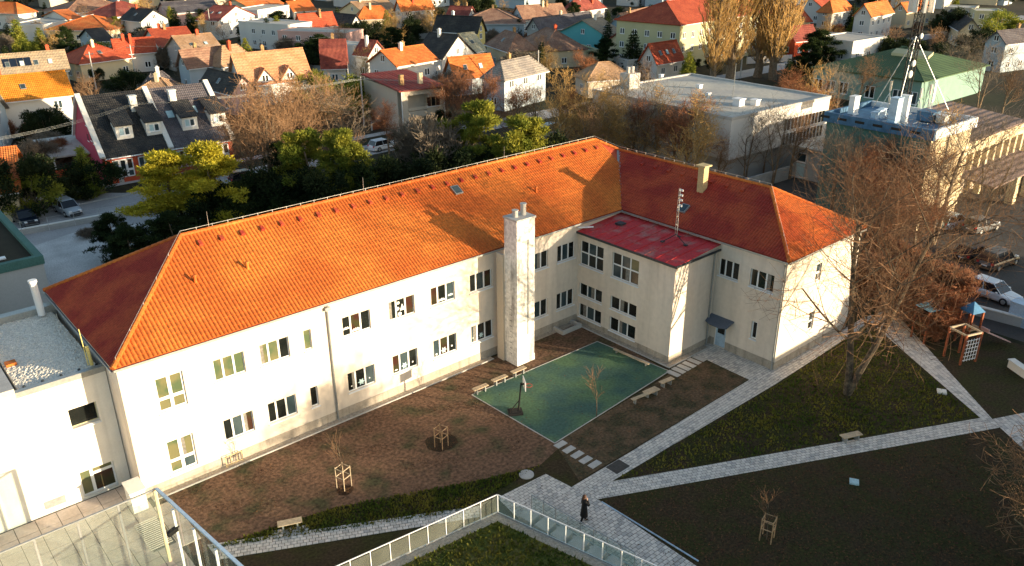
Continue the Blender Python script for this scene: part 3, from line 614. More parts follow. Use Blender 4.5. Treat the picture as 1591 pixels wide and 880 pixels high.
# aerial mast on the red roof
am = thing('aerial_mast', 'thin lattice aerial mast on tripod feet standing on the red sheet roof', 'antenna', (35.6, -6.7, az(35.6) + .03))
mb = MB()
for k in range(3):
    a = k * 2.094; mb.tube((.10 * math.cos(a), .10 * math.sin(a), .4), (.05 * math.cos(a), .05 * math.sin(a), 3.9), .018, .012, 4)
for i in range(16):
    a, z = i * 2.094, .5 + i * .21; mb.tube((.09 * math.cos(a), .09 * math.sin(a), z), (.09 * math.cos(a + 2.094), .09 * math.sin(a + 2.094), z + .2), .01, .01, 4)
part('pole', mb, 'grey_metal', am)
for k in range(3):
    a = k * 2.094 + .4; part('foot', MB().tube((0, 0, .55), (.95 * math.cos(a), .95 * math.sin(a), .04), .03, .03, 5).box(.95 * math.cos(a) - .12, .95 * math.cos(a) + .12, .95 * math.sin(a) - .12, .95 * math.sin(a) + .12, .0, .07), 'dark_metal', am)
for i, z in enumerate((2.6, 3.0, 3.35, 3.7)):
    a = i * 1.3; part('aerial', MB().box(-.03, .22, -.02, .02, z, z + .03).box(.15, .22, -.14, .14, z - .06, z + .08), 'white_paint', am)
# ================================================================== TREES
def branchy(seed, H, stems=1, spread=0.5, lv=4, r0=0.28, first=0.25, dens=1.0, droop=0.0, up_=0.25, lean=None, wig=0.2, cl=0.58):
    rnd = random.Random(seed); thick, thin = [], []
    def grow(p, d, L, r, l):
        ns = 6 if l == 0 else (5 if l < 3 else 3); seg = L / ns
        for i in range(ns):
            q = p + d * seg; r2 = max(0.006, r * (1 - (0.62 if l else 0.75) / ns * 1.0))
            (thick if l < 2 else thin).append((p, q, r, r2, l)); p = q; r = r2
            w = wig * .45 if l == 0 else wig
            d = (d + Vector((rnd.uniform(-w, w), rnd.uniform(-w, w), rnd.uniform(-w, w) + up_ * (0.25 if l == 0 else 0.35) - droop * (l > 1)))).normalized()
            fr = (i + 1) / ns
            if l < lv and (fr > first or l > 0):
                k = (2 if l == 0 else 1) + (1 if rnd.random() < 0.45 * dens else 0) + (1 if dens > 1.5 and rnd.random() < .6 else 0)
                if rnd.random() > dens: k -= 1
                for _ in range(k):
                    a = rnd.uniform(0, 6.283); o = d.orthogonal().normalized(); o = Matrix.Rotation(a, 3, d) @ o
                    nd = (d * (1 - spread * rnd.uniform(.7, 1.1)) + o * spread * 1.25 + Vector((0, 0, 0.10))).normalized()
                    nl = L * ((0.62 if l == 0 else cl) * rnd.uniform(0.7, 1.1)) * (1.1 - 0.45 * fr * (l == 0))
                    grow(p.copy(), nd, nl, r * (0.52 if l else 0.45) + .003, l + 1)
    for s in range(stems):
        if lean: d = Vector(lean[s]).normalized()
        else: d = Vector((rnd.uniform(-.08, .08) * stems, rnd.uniform(-.08, .08) * stems, 1)).normalized()
        grow(Vector((0, 0, -.1)), d, H * 0.74, r0 * rnd.uniform(.85, 1), 0)
    return thick, thin
def seg_mesh(segs, name, mat, nn=3, tri=False, ms=0.0):
    mb = MB()
    for p, q, r, r2, l in segs: mb.tube(p, q, max(r, ms), max(r2, ms * .8), 7 if r > .12 else (5 if r > .05 else nn), cap=False)
    return mb.mesh(name, mat)
def bare(name, seed, H, bark='bark', twig='twig', ms=0.016, **kw):
    a, b = branchy(seed, H, **kw); return [('trunk', seg_mesh(a, 'trunk', bark, 4)), ('crown', seg_mesh(b, 'crown', twig, 3, ms=ms))], H
def leafcloud(C, n, s, seed, flat=0.6, elong=1.6):
    """C: list of (centre, radius); small leaf-sized triangles through each clump"""
    rng = np.random.default_rng(seed); cen = np.array([c[0] for c in C]); rad = np.array([c[1] for c in C]); w = rad ** 2; w = w / w.sum()
    idx = rng.choice(len(C), n, p=w); v = rng.normal(size=(n, 3)); v /= np.linalg.norm(v, axis=1)[:, None]
    p = cen[idx] + v * (rad[idx] * rng.uniform(0.1, 1.25, n) ** 0.8)[:, None] * np.array([1, 1, flat])
    a = v + rng.normal(size=(n, 3)) * 0.6 + np.array([0, 0, .35]); a /= np.linalg.norm(a, axis=1)[:, None]; b = np.cross(a, rng.normal(size=(n, 3))); b /= np.linalg.norm(b, axis=1)[:, None]
    sz = (s * rng.uniform(.6, 1.4, n))[:, None]
    V = np.stack([p - b * sz * .35, p + b * sz * .35, p + a * sz * elong], 1).reshape(-1, 3); return V
def trimesh(name, V, mat):
    me = bpy.data.meshes.new(name); n = len(V) // 3; me.vertices.add(3 * n); me.vertices.foreach_set('co', V.astype(np.float32).ravel())
    me.loops.add(3 * n); me.loops.foreach_set('vertex_index', np.arange(3 * n, dtype=np.int32)); me.polygons.add(n); me.polygons.foreach_set('loop_start', np.arange(0, 3 * n, 3, dtype=np.int32))
    me.materials.append(MT[mat]); me.update(calc_edges=True); me.validate(); return me
def pine(seed, H, mat, n=15000, s=0.16, wid=0.36, base=0.28):
    rnd = random.Random(seed); mb = MB(); C = []; p = Vector((0, 0, -.1)); d = Vector((0, 0, 1)); r = H * .024; N = 9
    for i in range(N):
        q = p + d * (H * .93 / N); mb.tube(p, q, r, r * .87, 7, False); f = (i + 1) / N
        if f > base:
            for k in range(rnd.choice((3, 4, 4, 5))):
                a = rnd.uniform(0, 6.283); L = H * wid * (1.12 - f) ** .55 * rnd.uniform(.55, 1.1); dd = Vector((math.cos(a), math.sin(a), rnd.uniform(.05, .35))); e = q + dd * L
                mid = q + dd * L * .5 + Vector((0, 0, -.1)); mb.tube(q, mid, r * .42, r * .28, 4, False); mb.tube(mid, e, r * .28, r * .1, 4, False)
                for j in range(9):
                    t = rnd.uniform(.42, 1.12); c = q + dd * L * t + Vector((rnd.uniform(-1, 1), rnd.uniform(-1, 1), rnd.uniform(-.3, .5))) * L * .27
                    C.append((tuple(c), H * .042 * rnd.uniform(.5, 1.5)))
        p = q; r *= .87; d = (d + Vector((rnd.uniform(-.09, .09), rnd.uniform(-.09, .09), 0))).normalized()
    C += [(tuple(p + Vector((rnd.uniform(-.5, .5), rnd.uniform(-.5, .5), rnd.uniform(-.3, .5)))), H * .07) for _ in range(5)]
    return [('trunk', mb.mesh('trunk', 'bark')), ('crown', trimesh('crown', leafcloud(C, n, s, seed, .62, 1.5), mat))], H
def spruce(seed, H, mat, n=7000, s=0.2, wid=.27):
    rnd = random.Random(seed); C = []; mb = MB().tube((0, 0, -.1), (0, 0, H * .98), H * .02, .02, 6, False)
    for i in range(16):
        f = .08 + .9 * i / 16; R0 = H * wid * (1 - f) ** .85 + .1; k = max(3, int(9 * (1 - f) + 3)); a0 = rnd.uniform(0, 6)
        for j in range(k):
            a = a0 + 6.283 * j / k + rnd.uniform(-.25, .25)
            for t in (.4, .7, 1.0): C.append(((math.cos(a) * R0 * t * rnd.uniform(.8, 1.1), math.sin(a) * R0 * t, H * f - R0 * .18 * t + rnd.uniform(-.1, .1)), H * .035 * (1.3 - f * .7)))
            mb.tube((0, 0, H * f), (math.cos(a) * R0, math.sin(a) * R0, H * f - R0 * .2), .03, .01, 3, False)
    return [('trunk', mb.mesh('trunk', 'bark')), ('crown', trimesh('crown', leafcloud(C, n, s, seed, .5, 1.6), mat))], H
def bush(seed, H, mat, n=4500, s=.15, wid=.6, k=26, base=.1):
    rnd = random.Random(seed); C = []; mb = MB()
    for i in range(k):
        a = rnd.uniform(0, 6.283); t = math.sqrt(rnd.random()); z = H * rnd.uniform(base, .9); rr = H * wid * t * (1 - .5 * (z / H) ** 2); c = (math.cos(a) * rr, math.sin(a) * rr, z)
        C.append((c, H * .17 * rnd.uniform(.5, 1.2))); mb.tube((0, 0, 0), c, .04, .012, 3, False)
    return [('stems', mb.mesh('stems', 'bark')), ('crown', trimesh('crown', leafcloud(C, n, s, seed, .85, 1.2), mat))], H
def poplar(seed, H, twig='twig_gold'):
    rnd = random.Random(seed); mb = MB(); tw = MB(); p = Vector((0, 0, -.2)); N = 14; r = H * .018
    for i in range(N):
        q = p + Vector((rnd.uniform(-.12, .12), rnd.uniform(-.12, .12), H * .95 / N)); mb.tube(p, q, r, r * .9, 6, False)
        if i > 0:
            for k in range(17):
                a = rnd.uniform(0, 6.283); R0 = H * .085 * math.sin(math.pi * min(1, (i + 1.5) / (N + 2))) ** .5 * rnd.uniform(.5, 1.15); L = H * rnd.uniform(.13, .24)
                b = p + (q - p) * rnd.random(); m1 = b + Vector((math.cos(a) * R0 * .7, math.sin(a) * R0 * .7, L * .4)); m2 = m1 + Vector((math.cos(a) * R0 * .3, math.sin(a) * R0 * .3, L * .6)); mb.tube(b, m1, .05, .03, 3, False); mb.tube(m1, m2, .03, .012, 3, False)
                for j in range(17):
                    s0 = m1 + (m2 - m1) * rnd.random() if rnd.random() < .6 else b + (m1 - b) * rnd.random(); e = s0 + Vector((rnd.uniform(-.35, .35) + math.cos(a) * .2, rnd.uniform(-.35, .35) + math.sin(a) * .2, rnd.uniform(.7, 1.9)))
                    tw.tube(s0, e, .03, .012, 3, False)
        p = q; r *= .9
    return [('trunk', mb.mesh('trunk', 'bark')), ('crown', tw.mesh('crown', twig))], H
PR = {}
PR['bareA'] = bare('a', 11, 12, 'bark', 'twig', dens=.72, spread=.5, ms=.014)
PR['bareB'] = bare('b', 23, 12, 'bark', 'twig_grey', stems=2, dens=.68, spread=.46, r0=.2, ms=.013)
PR['bareR'] = bare('c', 31, 11, 'bark', 'twig_red', dens=.95, spread=.5, ms=.016)
PR['bareG'] = bare('d', 47, 11, 'bark_pale', 'twig_gold', dens=.85, spread=.5, ms=.015)
PR['bareBig'] = bare('e', 53, 13, 'bark', 'twig', stems=2, dens=.9, spread=.55, r0=.24, ms=.014)
PR['thicket'] = bare('t', 61, 4.5, 'bark', 'twig_red', stems=4, lv=3, dens=1.6, spread=.5, r0=.05, first=.05, ms=.02)
PR['thicketG'] = bare('t', 62, 4.5, 'bark', 'twig_grey', stems=4, lv=3, dens=1.6, spread=.5, r0=.05, first=.05, ms=.02)
PR['pineY'] = pine(3, 9, 'needle_y', n=30000, s=.13); PR['pineY2'] = pine(5, 9, 'needle_g', n=30000, s=.14, wid=.42); PR['pineG'] = pine(9, 9, 'needle_g', n=26000, s=.14)
PR['pineD'] = pine(13, 8, 'needle_d', n=20000, s=.16, wid=.4, base=.12)
PR['spruceD'] = spruce(4, 9, 'needle_d'); PR['spruceY'] = spruce(6, 8, 'needle_g'); PR['thuja'] = spruce(8, 7, 'leaf_lime', wid=.17, n=5000)
PR['bushD'] = bush(1, 4, 'leaf_dark', n=9000); PR['bushD2'] = bush(2, 4, 'needle_d', n=9000, wid=.75); PR['bushL'] = bush(4, 4, 'leaf_lime'); PR['bushO'] = bush(5, 4, 'leaf_dry'); PR['bushG'] = bush(6, 4, 'needle_g', n=6000)
PR['poplar'] = poplar(2, 28); PR['poplar2'] = poplar(7, 26)
LBL = {}
def tree(kind, name, label, cat, loc, h, rz=None, group=None, wide=1.0):
    parts_, H = PR[kind]; s = h / H
    t = thing(name, label, cat, (loc[0], loc[1], 0), rz if rz is not None else random.uniform(0, 6.28), group, None, (s * wide, s * wide, s))
    for n_, me in parts_: link(n_, me, t)
    return t
def ttop(kind, name, label, cat, u, v, h, **kw): return tree(kind, name, label, cat, G(u, v, h), h, **kw)
def tbase(kind, name, label, cat, u, v, h, **kw): return tree(kind, name, label, cat, G(u, v), h, **kw)
ORD = ['leftmost'] + [w for w in 'second third fourth fifth sixth seventh eighth ninth tenth eleventh twelfth thirteenth fourteenth fifteenth sixteenth seventeenth eighteenth nineteenth twentieth'.split()] + [('twenty-' + w) for w in 'first second third fourth fifth sixth seventh eighth ninth'.split()] + ['thirtieth'] + [('thirty-' + w) for w in 'first second third fourth fifth sixth seventh eighth ninth'.split()] + ['fortieth'] + [('forty-' + w) for w in 'first second third fourth fifth sixth seventh eighth ninth'.split()] + ['fiftieth'] + [('fifty-' + w) for w in 'first second third fourth fifth sixth seventh eighth ninth'.split()]
# pines north of the school
P = 'pine_tree'
ttop('pineY', P, 'bright yellow-green pine directly in front of the pink and red row house', 'pine', 318, 222, 9.8, wide=1.35, rz=1.0)
ttop('pineY', P, 'sunlit pine with a low arm stretching over the grey yard, left of the brightest pine', 'pine', 250, 234, 9.2, wide=1.5, rz=3.4)
ttop('pineY2', P, 'broad green pine right of the dark thuja clump by the street', 'pine', 478, 205, 9.8, wide=1.1, rz=.6)
ttop('pineY2', P, 'taller green pine touching the broad one beside the orange roof ridge', 'pine', 540, 198, 10.0, wide=1.0, rz=2.4)
ttop('pineG', P, 'large green pine in front of the pink flat house with a red metal roof', 'pine', 735, 158, 11, wide=1.15, rz=2.0)
ttop('pineY2', P, 'green pine at the right end of the pine row, near the pale van', 'pine', 795, 178, 10.5, wide=1.1, rz=4.0)
ttop('pineG', P, 'pine with a ragged top between two large pines behind the roof ridge', 'pine', 700, 185, 9, rz=5)
ttop('pineG', P, 'small round pine poking up beside the street opening', 'pine', 627, 213, 7.0, wide=.8, rz=1)
ttop('pineG', P, 'very small sunlit pine top among dark shrubs behind the ridge', 'pine', 678, 222, 6.5, wide=.6, rz=2)
ttop('pineG', P, 'low round pine just beyond the peak of the long orange roof', 'pine', 858, 222, 6.5, wide=.8, rz=3)
ttop('pineD', P, 'dark spreading young pine on the gravel yard beside the school', 'pine', 168, 332, 4.6, wide=1.2)
ttop('pineD', P, 'dark pine overhanging the red-brown hip of the school roof', 'pine', 195, 352, 5.2, wide=1.25)
ttop('pineD', P, 'dark low pine under the bright pine, left part of the shrub belt', 'pine', 262, 330, 5.5, wide=1.3)
for i, (u, v, h, k) in enumerate(sorted([(330, 292, 6, 'bushD2'), (365, 285, 5.5, 'bushD'), (405, 268, 6.5, 'bushD2'), (440, 262, 6.5, 'bushD'), (432, 222, 7.5, 'pineD'), (450, 285, 5, 'bushD2'), (500, 262, 7, 'bushD'), (545, 252, 7, 'bushD2'), (585, 246, 7, 'bushD'), (612, 240, 6.5, 'bushD2'),
                                  (650, 238, 7, 'bushD'), (690, 228, 7, 'bushD2'), (730, 228, 7, 'bushD'), (770, 222, 7, 'bushD2'), (810, 214, 7, 'pineD'), (845, 212, 7, 'bushD'), (300, 308, 5, 'bushD'), (388, 300, 5, 'bushD2'), (470, 305, 5, 'bushD'), (530, 285, 5, 'bushD2'), (590, 272, 5.5, 'bushD'), (240, 345, 4, 'bushD'), (655, 205, 8, 'thicketG'), (680, 200, 8, 'thicketG')])):
    ttop(k, 'evergreen_shrub' if k != 'thicketG' else 'bare_shrub', ('grey twiggy' if k == 'thicketG' else 'dark evergreen') + ' shrub of the belt behind the roof ridge, ' + ORD[i] + ' from the left', 'shrub', u, v, h, wide=.9, group='dark shrubs in the belt behind the school')
for i, (u, v, s_) in enumerate([(135, 370, .9), (150, 365, .7)]):
    tree('thicketG', 'bare_shrub', ['low dry shrub alone on the pale gravel yard', 'smaller dry shrub beside the lone one on the gravel yard'][i], 'shrub', G(u, v), s_, wide=1.6)
# bare trees, row behind the belt
B = 'bare_tree'
for u, v, h, k, w, lb in [
    (395, 135, 13, 'bareBig', 1.15, 'large bare tree right of the row house with the dark roof'),
    (455, 128, 12, 'bareBig', 1.1, 'large bare tree in front of the salmon house with two gables'),
    (520, 140, 11, 'bareB', 1.1, 'bare tree by the pole left of the pink flat house'),
    (425, 165, 9, 'bareA', 1.0, 'smaller bare tree below the large pair near the parked dark car'),
    (375, 170, 9, 'bareR', 1.0, 'reddish bare tree at the corner of the row house'),
    (295, 250, 5, 'bareR', 1.0, 'small reddish bare tree against the red front of the row house'),
    (600, 170, 6, 'bareR', 1.1, 'low reddish bare tree beside the grey side wall of the flat house'),
    (700, 122, 8, 'bareR', 1.2, 'rust coloured bare tree beyond the flat house with the red metal roof'),
    (745, 125, 8, 'bareR', 1.1, 'rust coloured bare tree left of the grey hipped house'),
    (795, 140, 8, 'bareR', 1.1, 'rusty bare tree below the eave of the grey hipped house'),
    (835, 135, 9, 'bareA', 1.0, 'bare tree just right of the grey hipped house'),
    (880, 125, 10, 'bareG', 1.0, 'golden bare tree at the near left corner of the flat sports hall'),
    (930, 130, 10, 'bareG', 1.1, 'golden bare tree in front of the sports hall wall, second from its left end'),
    (1003, 125, 11, 'bareB', 1.1, 'dark forked bare tree reaching over the sports hall roof'),
    (960, 165, 8, 'bareG', 1.0, 'low golden bare tree under the dark forked one'),
    (905, 170, 8, 'bareA', 1.0, 'bare tree beside the pale van'),
    (1050, 175, 8, 'bareR', 1.0, 'low rusty bare tree behind the roof valley'),
    (1092, 165, 10, 'bareG', 1.1, 'orange-leaved bare tree by the white corner of the sports hall'),
    (1120, 215, 6, 'bareA', .9, 'small bare tree at the foot of the white hall corner'),
    (1215, 168, 9, 'bareB', 1.0, 'dark bare tree in front of the long white hall wall'),
    (1195, 195, 6, 'bareB', 1.1, 'smaller spreading bare tree before the white hall wall'),
    (1255, 125, 9, 'bareR', 1.2, 'round rusty birch between the sports hall and the green roof'),
    (1275, 118, 9, 'bareG', 1.0, 'golden birch behind the rusty one'),
    (1345, 90, 8, 'bareA', 1.2, 'bare tree before the teal wall of the green roofed building'),
    (1310, 105, 8, 'bareB', 1.0, 'bare tree left of the teal walled building front'),
    (1500, 55, 12, 'bareB', 1.2, 'tall dark bare tree at the right end of the green roof'),
    (1540, 75, 10, 'bareB', 1.1, 'dark bare tree behind the brown ribbed roof'),
    (1575, 95, 9, 'bareA', 1.0, 'bare tree at the right rim beyond the brown ribbed roof'),
    (1450, 45, 10, 'bareA', 1.2, 'bare tree behind the antenna mast'),
    (1310, 210, 9, 'bareB', 1.0, 'grey bare tree in front of the low grey wing with a door'),
    (1345, 215, 9, 'bareB', 1.0, 'grey bare tree before the dark green tower wall'),
    (1390, 225, 8, 'bareR', 1.1, 'rust red bare tree below the dark green tower wall'),
    (1365, 250, 8, 'bareR', 1.1, 'rust red bare tree beyond the end of the school roof'),
    (1425, 240, 8, 'bareR', 1.1, 'rust red bare tree at the cream edge of the tower'),
    (1470, 195, 10, 'bareG', 1.0, 'golden bare tree before the cream tower wall'),
    (1490, 185, 12, 'bareB', 1.25, 'tall dark bare tree beside the car park'),
    (1555, 215, 9, 'bareB', 1.0, 'dark bare tree before the arcade of the ribbed roof building'),
    (1440, 300, 6, 'bareR', 1.2, 'low rusty tree by the car park entrance'),
    (1400, 310, 6, 'bareR', 1.2, 'low rusty tree between school corner and car park'),
    (500, 28, 8, 'bareA', 1.1, 'bare tree at the gable of the red-brown roofed house'),
    (607, 22, 9, 'bareG', 1.2, 'pale bare tree between two bright conifers up the town'),
    (632, 18, 7, 'bareA', 1.0, 'bare tree in front of the far orange roofs'),
    (345, 38, 7, 'bareA', 1.1, 'bare tree before the blue-white house'),
    (78, 48, 8, 'bareG', 1.1, 'pale straggly tree beside the dark fir, upper left'),
    (140, 120, 7, 'bareA', 1.2, 'bare tree in the garden behind the dark roofed row house'),
    (1285, 28, 9, 'bareG', 1.1, 'pale bare tree beside the red roofed houses'),
    (1390, 45, 10, 'bareA', 1.2, 'bare tree behind the white modern house'),
    (910, 85, 6, 'bareR', 1.1, 'small rusty tree by the brown hipped roof'),
    (1010, 95, 7, 'bareA', 1.0, 'small bare tree at the far edge of the hall roof')]:
    if v < 60: h *= .8
    ttop(k, B, lb, 'tree', u, v, h, wide=w)
for i, (u, v, h, k) in enumerate([(895, 150, 8, 'bareR'), (915, 160, 8, 'bareG'), (948, 150, 9, 'bareG'), (985, 160, 8, 'bareR'), (1028, 150, 9, 'bareG'), (1072, 168, 9, 'bareR'), (1105, 185, 7, 'bareG'), (1150, 190, 7, 'bareA'), (1168, 180, 8, 'bareB'), (1240, 175, 8, 'bareA'), (870, 165, 8, 'bareG'), (1035, 180, 6, 'bareR')]):
    ttop(k, B, {'bareR': 'rusty', 'bareG': 'golden', 'bareA': 'brown', 'bareB': 'grey'}[k] + ' bare tree of the row before the sports hall, ' + ORD[i] + ' added from its left corner' if 0 else {'bareR': 'rusty', 'bareG': 'golden', 'bareA': 'brown', 'bareB': 'grey'}[k] + ' tree in the bare row before the sports hall, above ' + ['the long ridge end, left', 'the ridge peak, left side', 'the ridge peak', 'the roof valley', 'the aerial mast, left', 'the small roof chimney', 'the right wing ridge, left', 'the right wing ridge, middle', 'the right wing ridge, right', 'the low grey wing', 'the long ridge, far end', 'the aerial mast, low'][i], 'tree', u, v, h, wide=1.1)
for i in range(16):
    u = 1340 + 16 * (i % 8) + random.uniform(-4, 4); v = 405 + (i // 8) * 45 + (i % 8) * 11
    tree('thicket', 'bare_shrub', 'rusty leafless shrub by the car park, ' + ORD[i % 8] + ' from the left in the ' + ('back' if i < 8 else 'front') + ' row', 'shrub', G(u, v), random.uniform(2.2, 3.4), group='rusty thicket by the car park', wide=1.3)
# poplars
for i, (u, v, k, h) in enumerate([(1108, 132, 'poplar2', 23), (1134, 126, 'poplar', 31), (1176, 120, 'poplar', 31), (1200, 124, 'poplar2', 30)]):
    tbase(k, 'poplar_tree', ['leftmost and lowest of the golden columnar poplars', 'second golden poplar from the left, a tall column', 'third golden poplar, tall column beside a dark gap', 'rightmost of the golden poplars'][i], 'poplar', u, v, h, wide=1.75)
ttop('spruceY', 'spruce_tree', 'yellow-green spruce at the foot of the poplars', 'spruce', 1072, 78, 7, wide=1.2)
for u, v, h, k, w, lb in [
    (22, 28, 8, 'thuja', 1.6, 'yellow-green conifer at the top left rim'), (8, 35, 6, 'spruceD', 1.2, 'dark conifer at the very left rim'), (37, 62, 5, 'bushG', 1, 'round olive shrub behind the brown roof with the solar panel'), (97, 42, 8, 'pineD', .9, 'dark full fir next to the white walled yard'),
    (178, 26, 6, 'pineG', .9, 'yellow-green round pine among red roofs'), (268, 10, 8, 'spruceD', 1.1, 'dark spruce left of the white gabled house'), (262, 8, 7, 'spruceY', 1.1, 'olive spruce touching a dark one by the white gable'), (306, 24, 5, 'bushG', 1, 'olive round shrub before the maroon roof'),
    (440, 8, 6, 'spruceY', 1, 'olive spruce at the flat white building'), (523, 10, 8, 'spruceD', 1, 'dark spruce behind the zigzag gable'), (547, 35, 5, 'bushG', 1.1, 'olive hedge bush beside two small thujas'), (551, 50, 4, 'thuja', 1, 'small dark thuja, left of two'), (557, 50, 4, 'thuja', 1.0, 'small dark thuja, right of two'),
    (575, 33, 7, 'bushD', .9, 'dark dense tree before the far orange hip roof'), (600, 14, 8, 'spruceY', 1.2, 'bright green spruce in front of the far orange roofs'), (660, 22, 5, 'spruceD', 1, 'small dark conifer by the pale wall'), (745, -4, 9, 'bushD', 1, 'dark evergreen beyond the small white gable'), (780, 18, 6, 'bushD', 1, 'dark evergreen right of the blue-white house'),
    (878, 27, 6, 'bushL', 1, 'lime yellow round tree between brown roofs'), (945, 32, 8, 'spruceD', 1.1, 'dark spruce before the lilac-grey house'), (940, 60, 7, 'pineD', 1.2, 'wide dark pine in the gardens, left one of a pair'), (985, 45, 9, 'spruceD', 1.3, 'tall dark spruce in front of the brown gabled house'), (1035, 40, 7, 'spruceD', 1, 'dark spruce left of the khaki apartment house'), (1050, 42, 5, 'bushD', 1.2, 'grey-green shrub before the khaki apartment house'),
    (1228, 88, 7, 'spruceD', .9, 'dark spruce beyond the hall, with the green roof behind'), (1280, 48, 9, 'pineD', 1.3, 'big dark pine in front of the pale flat roofed house'), (1262, 60, 8, 'pineD', 1.0, 'dark pine beside the big dark one'), (1328, 4, 8, 'spruceD', 1, 'dark spruce between orange roofs'), (1480, 14, 8, 'bushD', 1.1, 'dark tree left of the flat beige houses'), (1560, 18, 8, 'bushL', 1.2, 'yellow-green tree at the upper right rim'), (1580, 30, 8, 'pineG', 1.2, 'olive tree at the upper right rim, lower one'),
    (28, 240, 6.5, 'bushD', 1, 'broad dark conifer in the garden left of the pink row house'), (40, 262, 5, 'bushG', 1.1, 'olive dark shrub hanging toward the street'), (122, 225, 6, 'thuja', 1.4, 'pointed olive thuja beside the grey carport'), (140, 245, 4.5, 'bushD2', 1.0, 'dark rounded hedge at the carport end'), (95, 268, 3.5, 'bushD', 1.2, 'dark hedge in the garden left of the row house'),
    (86, 160, 6, 'spruceD', 1.2, 'dark thuja at the white house with the ochre roof'), (65, 172, 5, 'bushD', 1.2, 'dark shrub under the white house balcony'), (530, 120, 7, 'bushG', 1.1, 'olive ivy covered tree left of the flat pink house'), (497, 62, 6, 'thuja', .8, 'slim dark column thuja by the mansard house'), (555, 128, 5, 'bushD', 1, 'dark shrub beside the flat pink house'), (485, 112, 5, 'bushG', 1.2, 'olive shrub right of the salmon house'),
    (1400, 60, 7, 'bushD', 1.2, 'dark shrub mass behind the green roof ridge'), (1440, 65, 7, 'bushD', 1.2, 'dark shrub behind the mast lattice'), (1520, 45, 6, 'bushD', 1.3, 'dark shrub before the tan gabled house'), (300, 148, 4, 'bushD', 1, 'dark shrub behind the chimneys of the row house')]:
    nm = {'thuja': 'thuja_tree', 'bushD': 'evergreen_shrub', 'bushD2': 'evergreen_shrub', 'bushG': 'evergreen_shrub', 'bushL': 'leafy_tree', 'spruceD': 'spruce_tree', 'spruceY': 'spruce_tree'}.get(k, 'pine_tree')
    ttop(k, nm, lb, {'thuja_tree': 'thuja', 'evergreen_shrub': 'shrub', 'leafy_tree': 'tree', 'spruce_tree': 'spruce', 'pine_tree': 'pine'}[nm], u, v, h, wide=w)
# big foreground trees
a_, b_ = branchy(78, 16.0, stems=2, spread=.55, lv=4, r0=.27, first=.2, dens=.86, up_=.10, wig=.13, cl=.6, lean=[(-.02, .06, 1), (.10, -.24, 1)])
big = thing('bare_tree', 'large two-stemmed bare tree in front of the sunlit end wall of the school', 'tree', (38.2, -19.4, 0)); bt = seg_mesh(a_, 'trunk', 'bark_big', 4); link('trunk', bt, big); link('crown', seg_mesh(b_, 'crown', 'twig_big', 3, ms=.009), big)
a_, b_ = branchy(91, 7.5, stems=2, spread=.55, lv=4, r0=.2, first=.1, dens=.85, up_=.12)
t2 = thing('bare_tree', 'bare tree with pale limbs reaching in at the lower right corner', 'tree', (30.5, -34.2, 0), 0.8); link('trunk', seg_mesh(a_, 'trunk', 'bark_pale', 4), t2); link('crown', seg_mesh(b_, 'crown', 'twig', 3, ms=.013), t2)
# staked saplings
PR['sapling'] = bare('s', 5, 3.2, 'bark_big', 'twig_big', lv=2, r0=.035, spread=.35, dens=.8, first=.45, ms=.009)
mb = MB()
def sapling(u, v, h, lb, mat='pale_wood', stakes=True, rz=0.3):
    p = G(u, v); t = tree('sapling', 'staked_sapling', lb, 'sapling', p, h, rz=rz); s = h / 3.2
    if stakes:
        fr = MB(); S_ = 1 / s
        for x, y in ((-.28, -.28), (.28, -.28), (.28, .28), (-.28, .28)): link('stake', MB().tube((x * S_, y * S_, 0), (x * S_, y * S_, 1.35 * S_), .028 * S_, .028 * S_, 6).mesh('stake', mat), t)
        for z in (.75, 1.28):
            for q in ((-.28, -.28, .28, -.28), (-.28, .28, .28, .28), (-.28, -.28, -.28, .28), (.28, -.28, .28, .28)): fr.tube((q[0] * S_, q[1] * S_, z * S_), (q[2] * S_, q[3] * S_, z * S_), .026 * S_, .026 * S_, 5)
        link('rail', fr.mesh('rail', mat), t)
sapling(535, 757, 3.3, 'young bare sapling in a pale wooden stake frame on the brown lawn')
sapling(686, 694, 1.7, 'short sapling with thin stakes on a dark mulch patch', 'wood')
sapling(927, 648, 3.4, 'bare sapling at the near edge of the green sports court', stakes=False)
sapling(1191, 838, 2.9, 'sapling in a stake frame on the dark lower lawn', 'wood')
sapling(1258, 524, 2.4, 'small sapling beside the sunlit end wall of the school', 'pale_wood', stakes=False)
for (u, v, r) in ((686, 688, .95), (536, 762, .45)):
    p = G(u, v); pl = [(p.x + r * math.cos(a) * random.uniform(.85, 1.1), p.y + r * math.sin(a) * random.uniform(.85, 1.1)) for a in np.linspace(0, 6.28, 17)[:-1]]
    sheet('mulch_patch', pl, 0.009, 'hedge_soil'); litter('mulch', pl, 500, .09, 'litter_dark', 0.011)
# ================================================================== TOWN
random.seed(21)
def pv(u, v, z): g = G(u, v, z); return Vector((g.x, g.y, 0))
def wallwins(parent, P0, P1, z0, z1, style='auto', step=3.1, ww=1.15, wh=1.2, skip=.12, mats=('pane_dark', 'pane_blue', 'pane_dark'), frm='white_paint'):
    """windows along an upright wall from P0 to P1 (local), outward is to the right of P0->P1"""
    d = (P1 - P0); L = d.length
    if L < 2.2: return
    d = d / L; n = max(1, int(L / step)); rz = math.atan2(d.y, d.x)
    for fl in range(max(1, int((z1 - z0 + .6) / 2.7))):
        zb = z0 + .9 + 2.75 * fl
        if zb + wh > z1 - .1: break
        for i in range(n):
            if random.random() < skip: continue
            s = L * (i + .5) / n - ww / 2; q = P0 + d * s
            window(parent, q.x, q.y, zb, ww, wh, rz, grid_panes(ww, wh, 2 if ww > 1 else 1, 1), [random.choice(mats)], sill=True, rec=-.06, fr=.09, frm=frm)
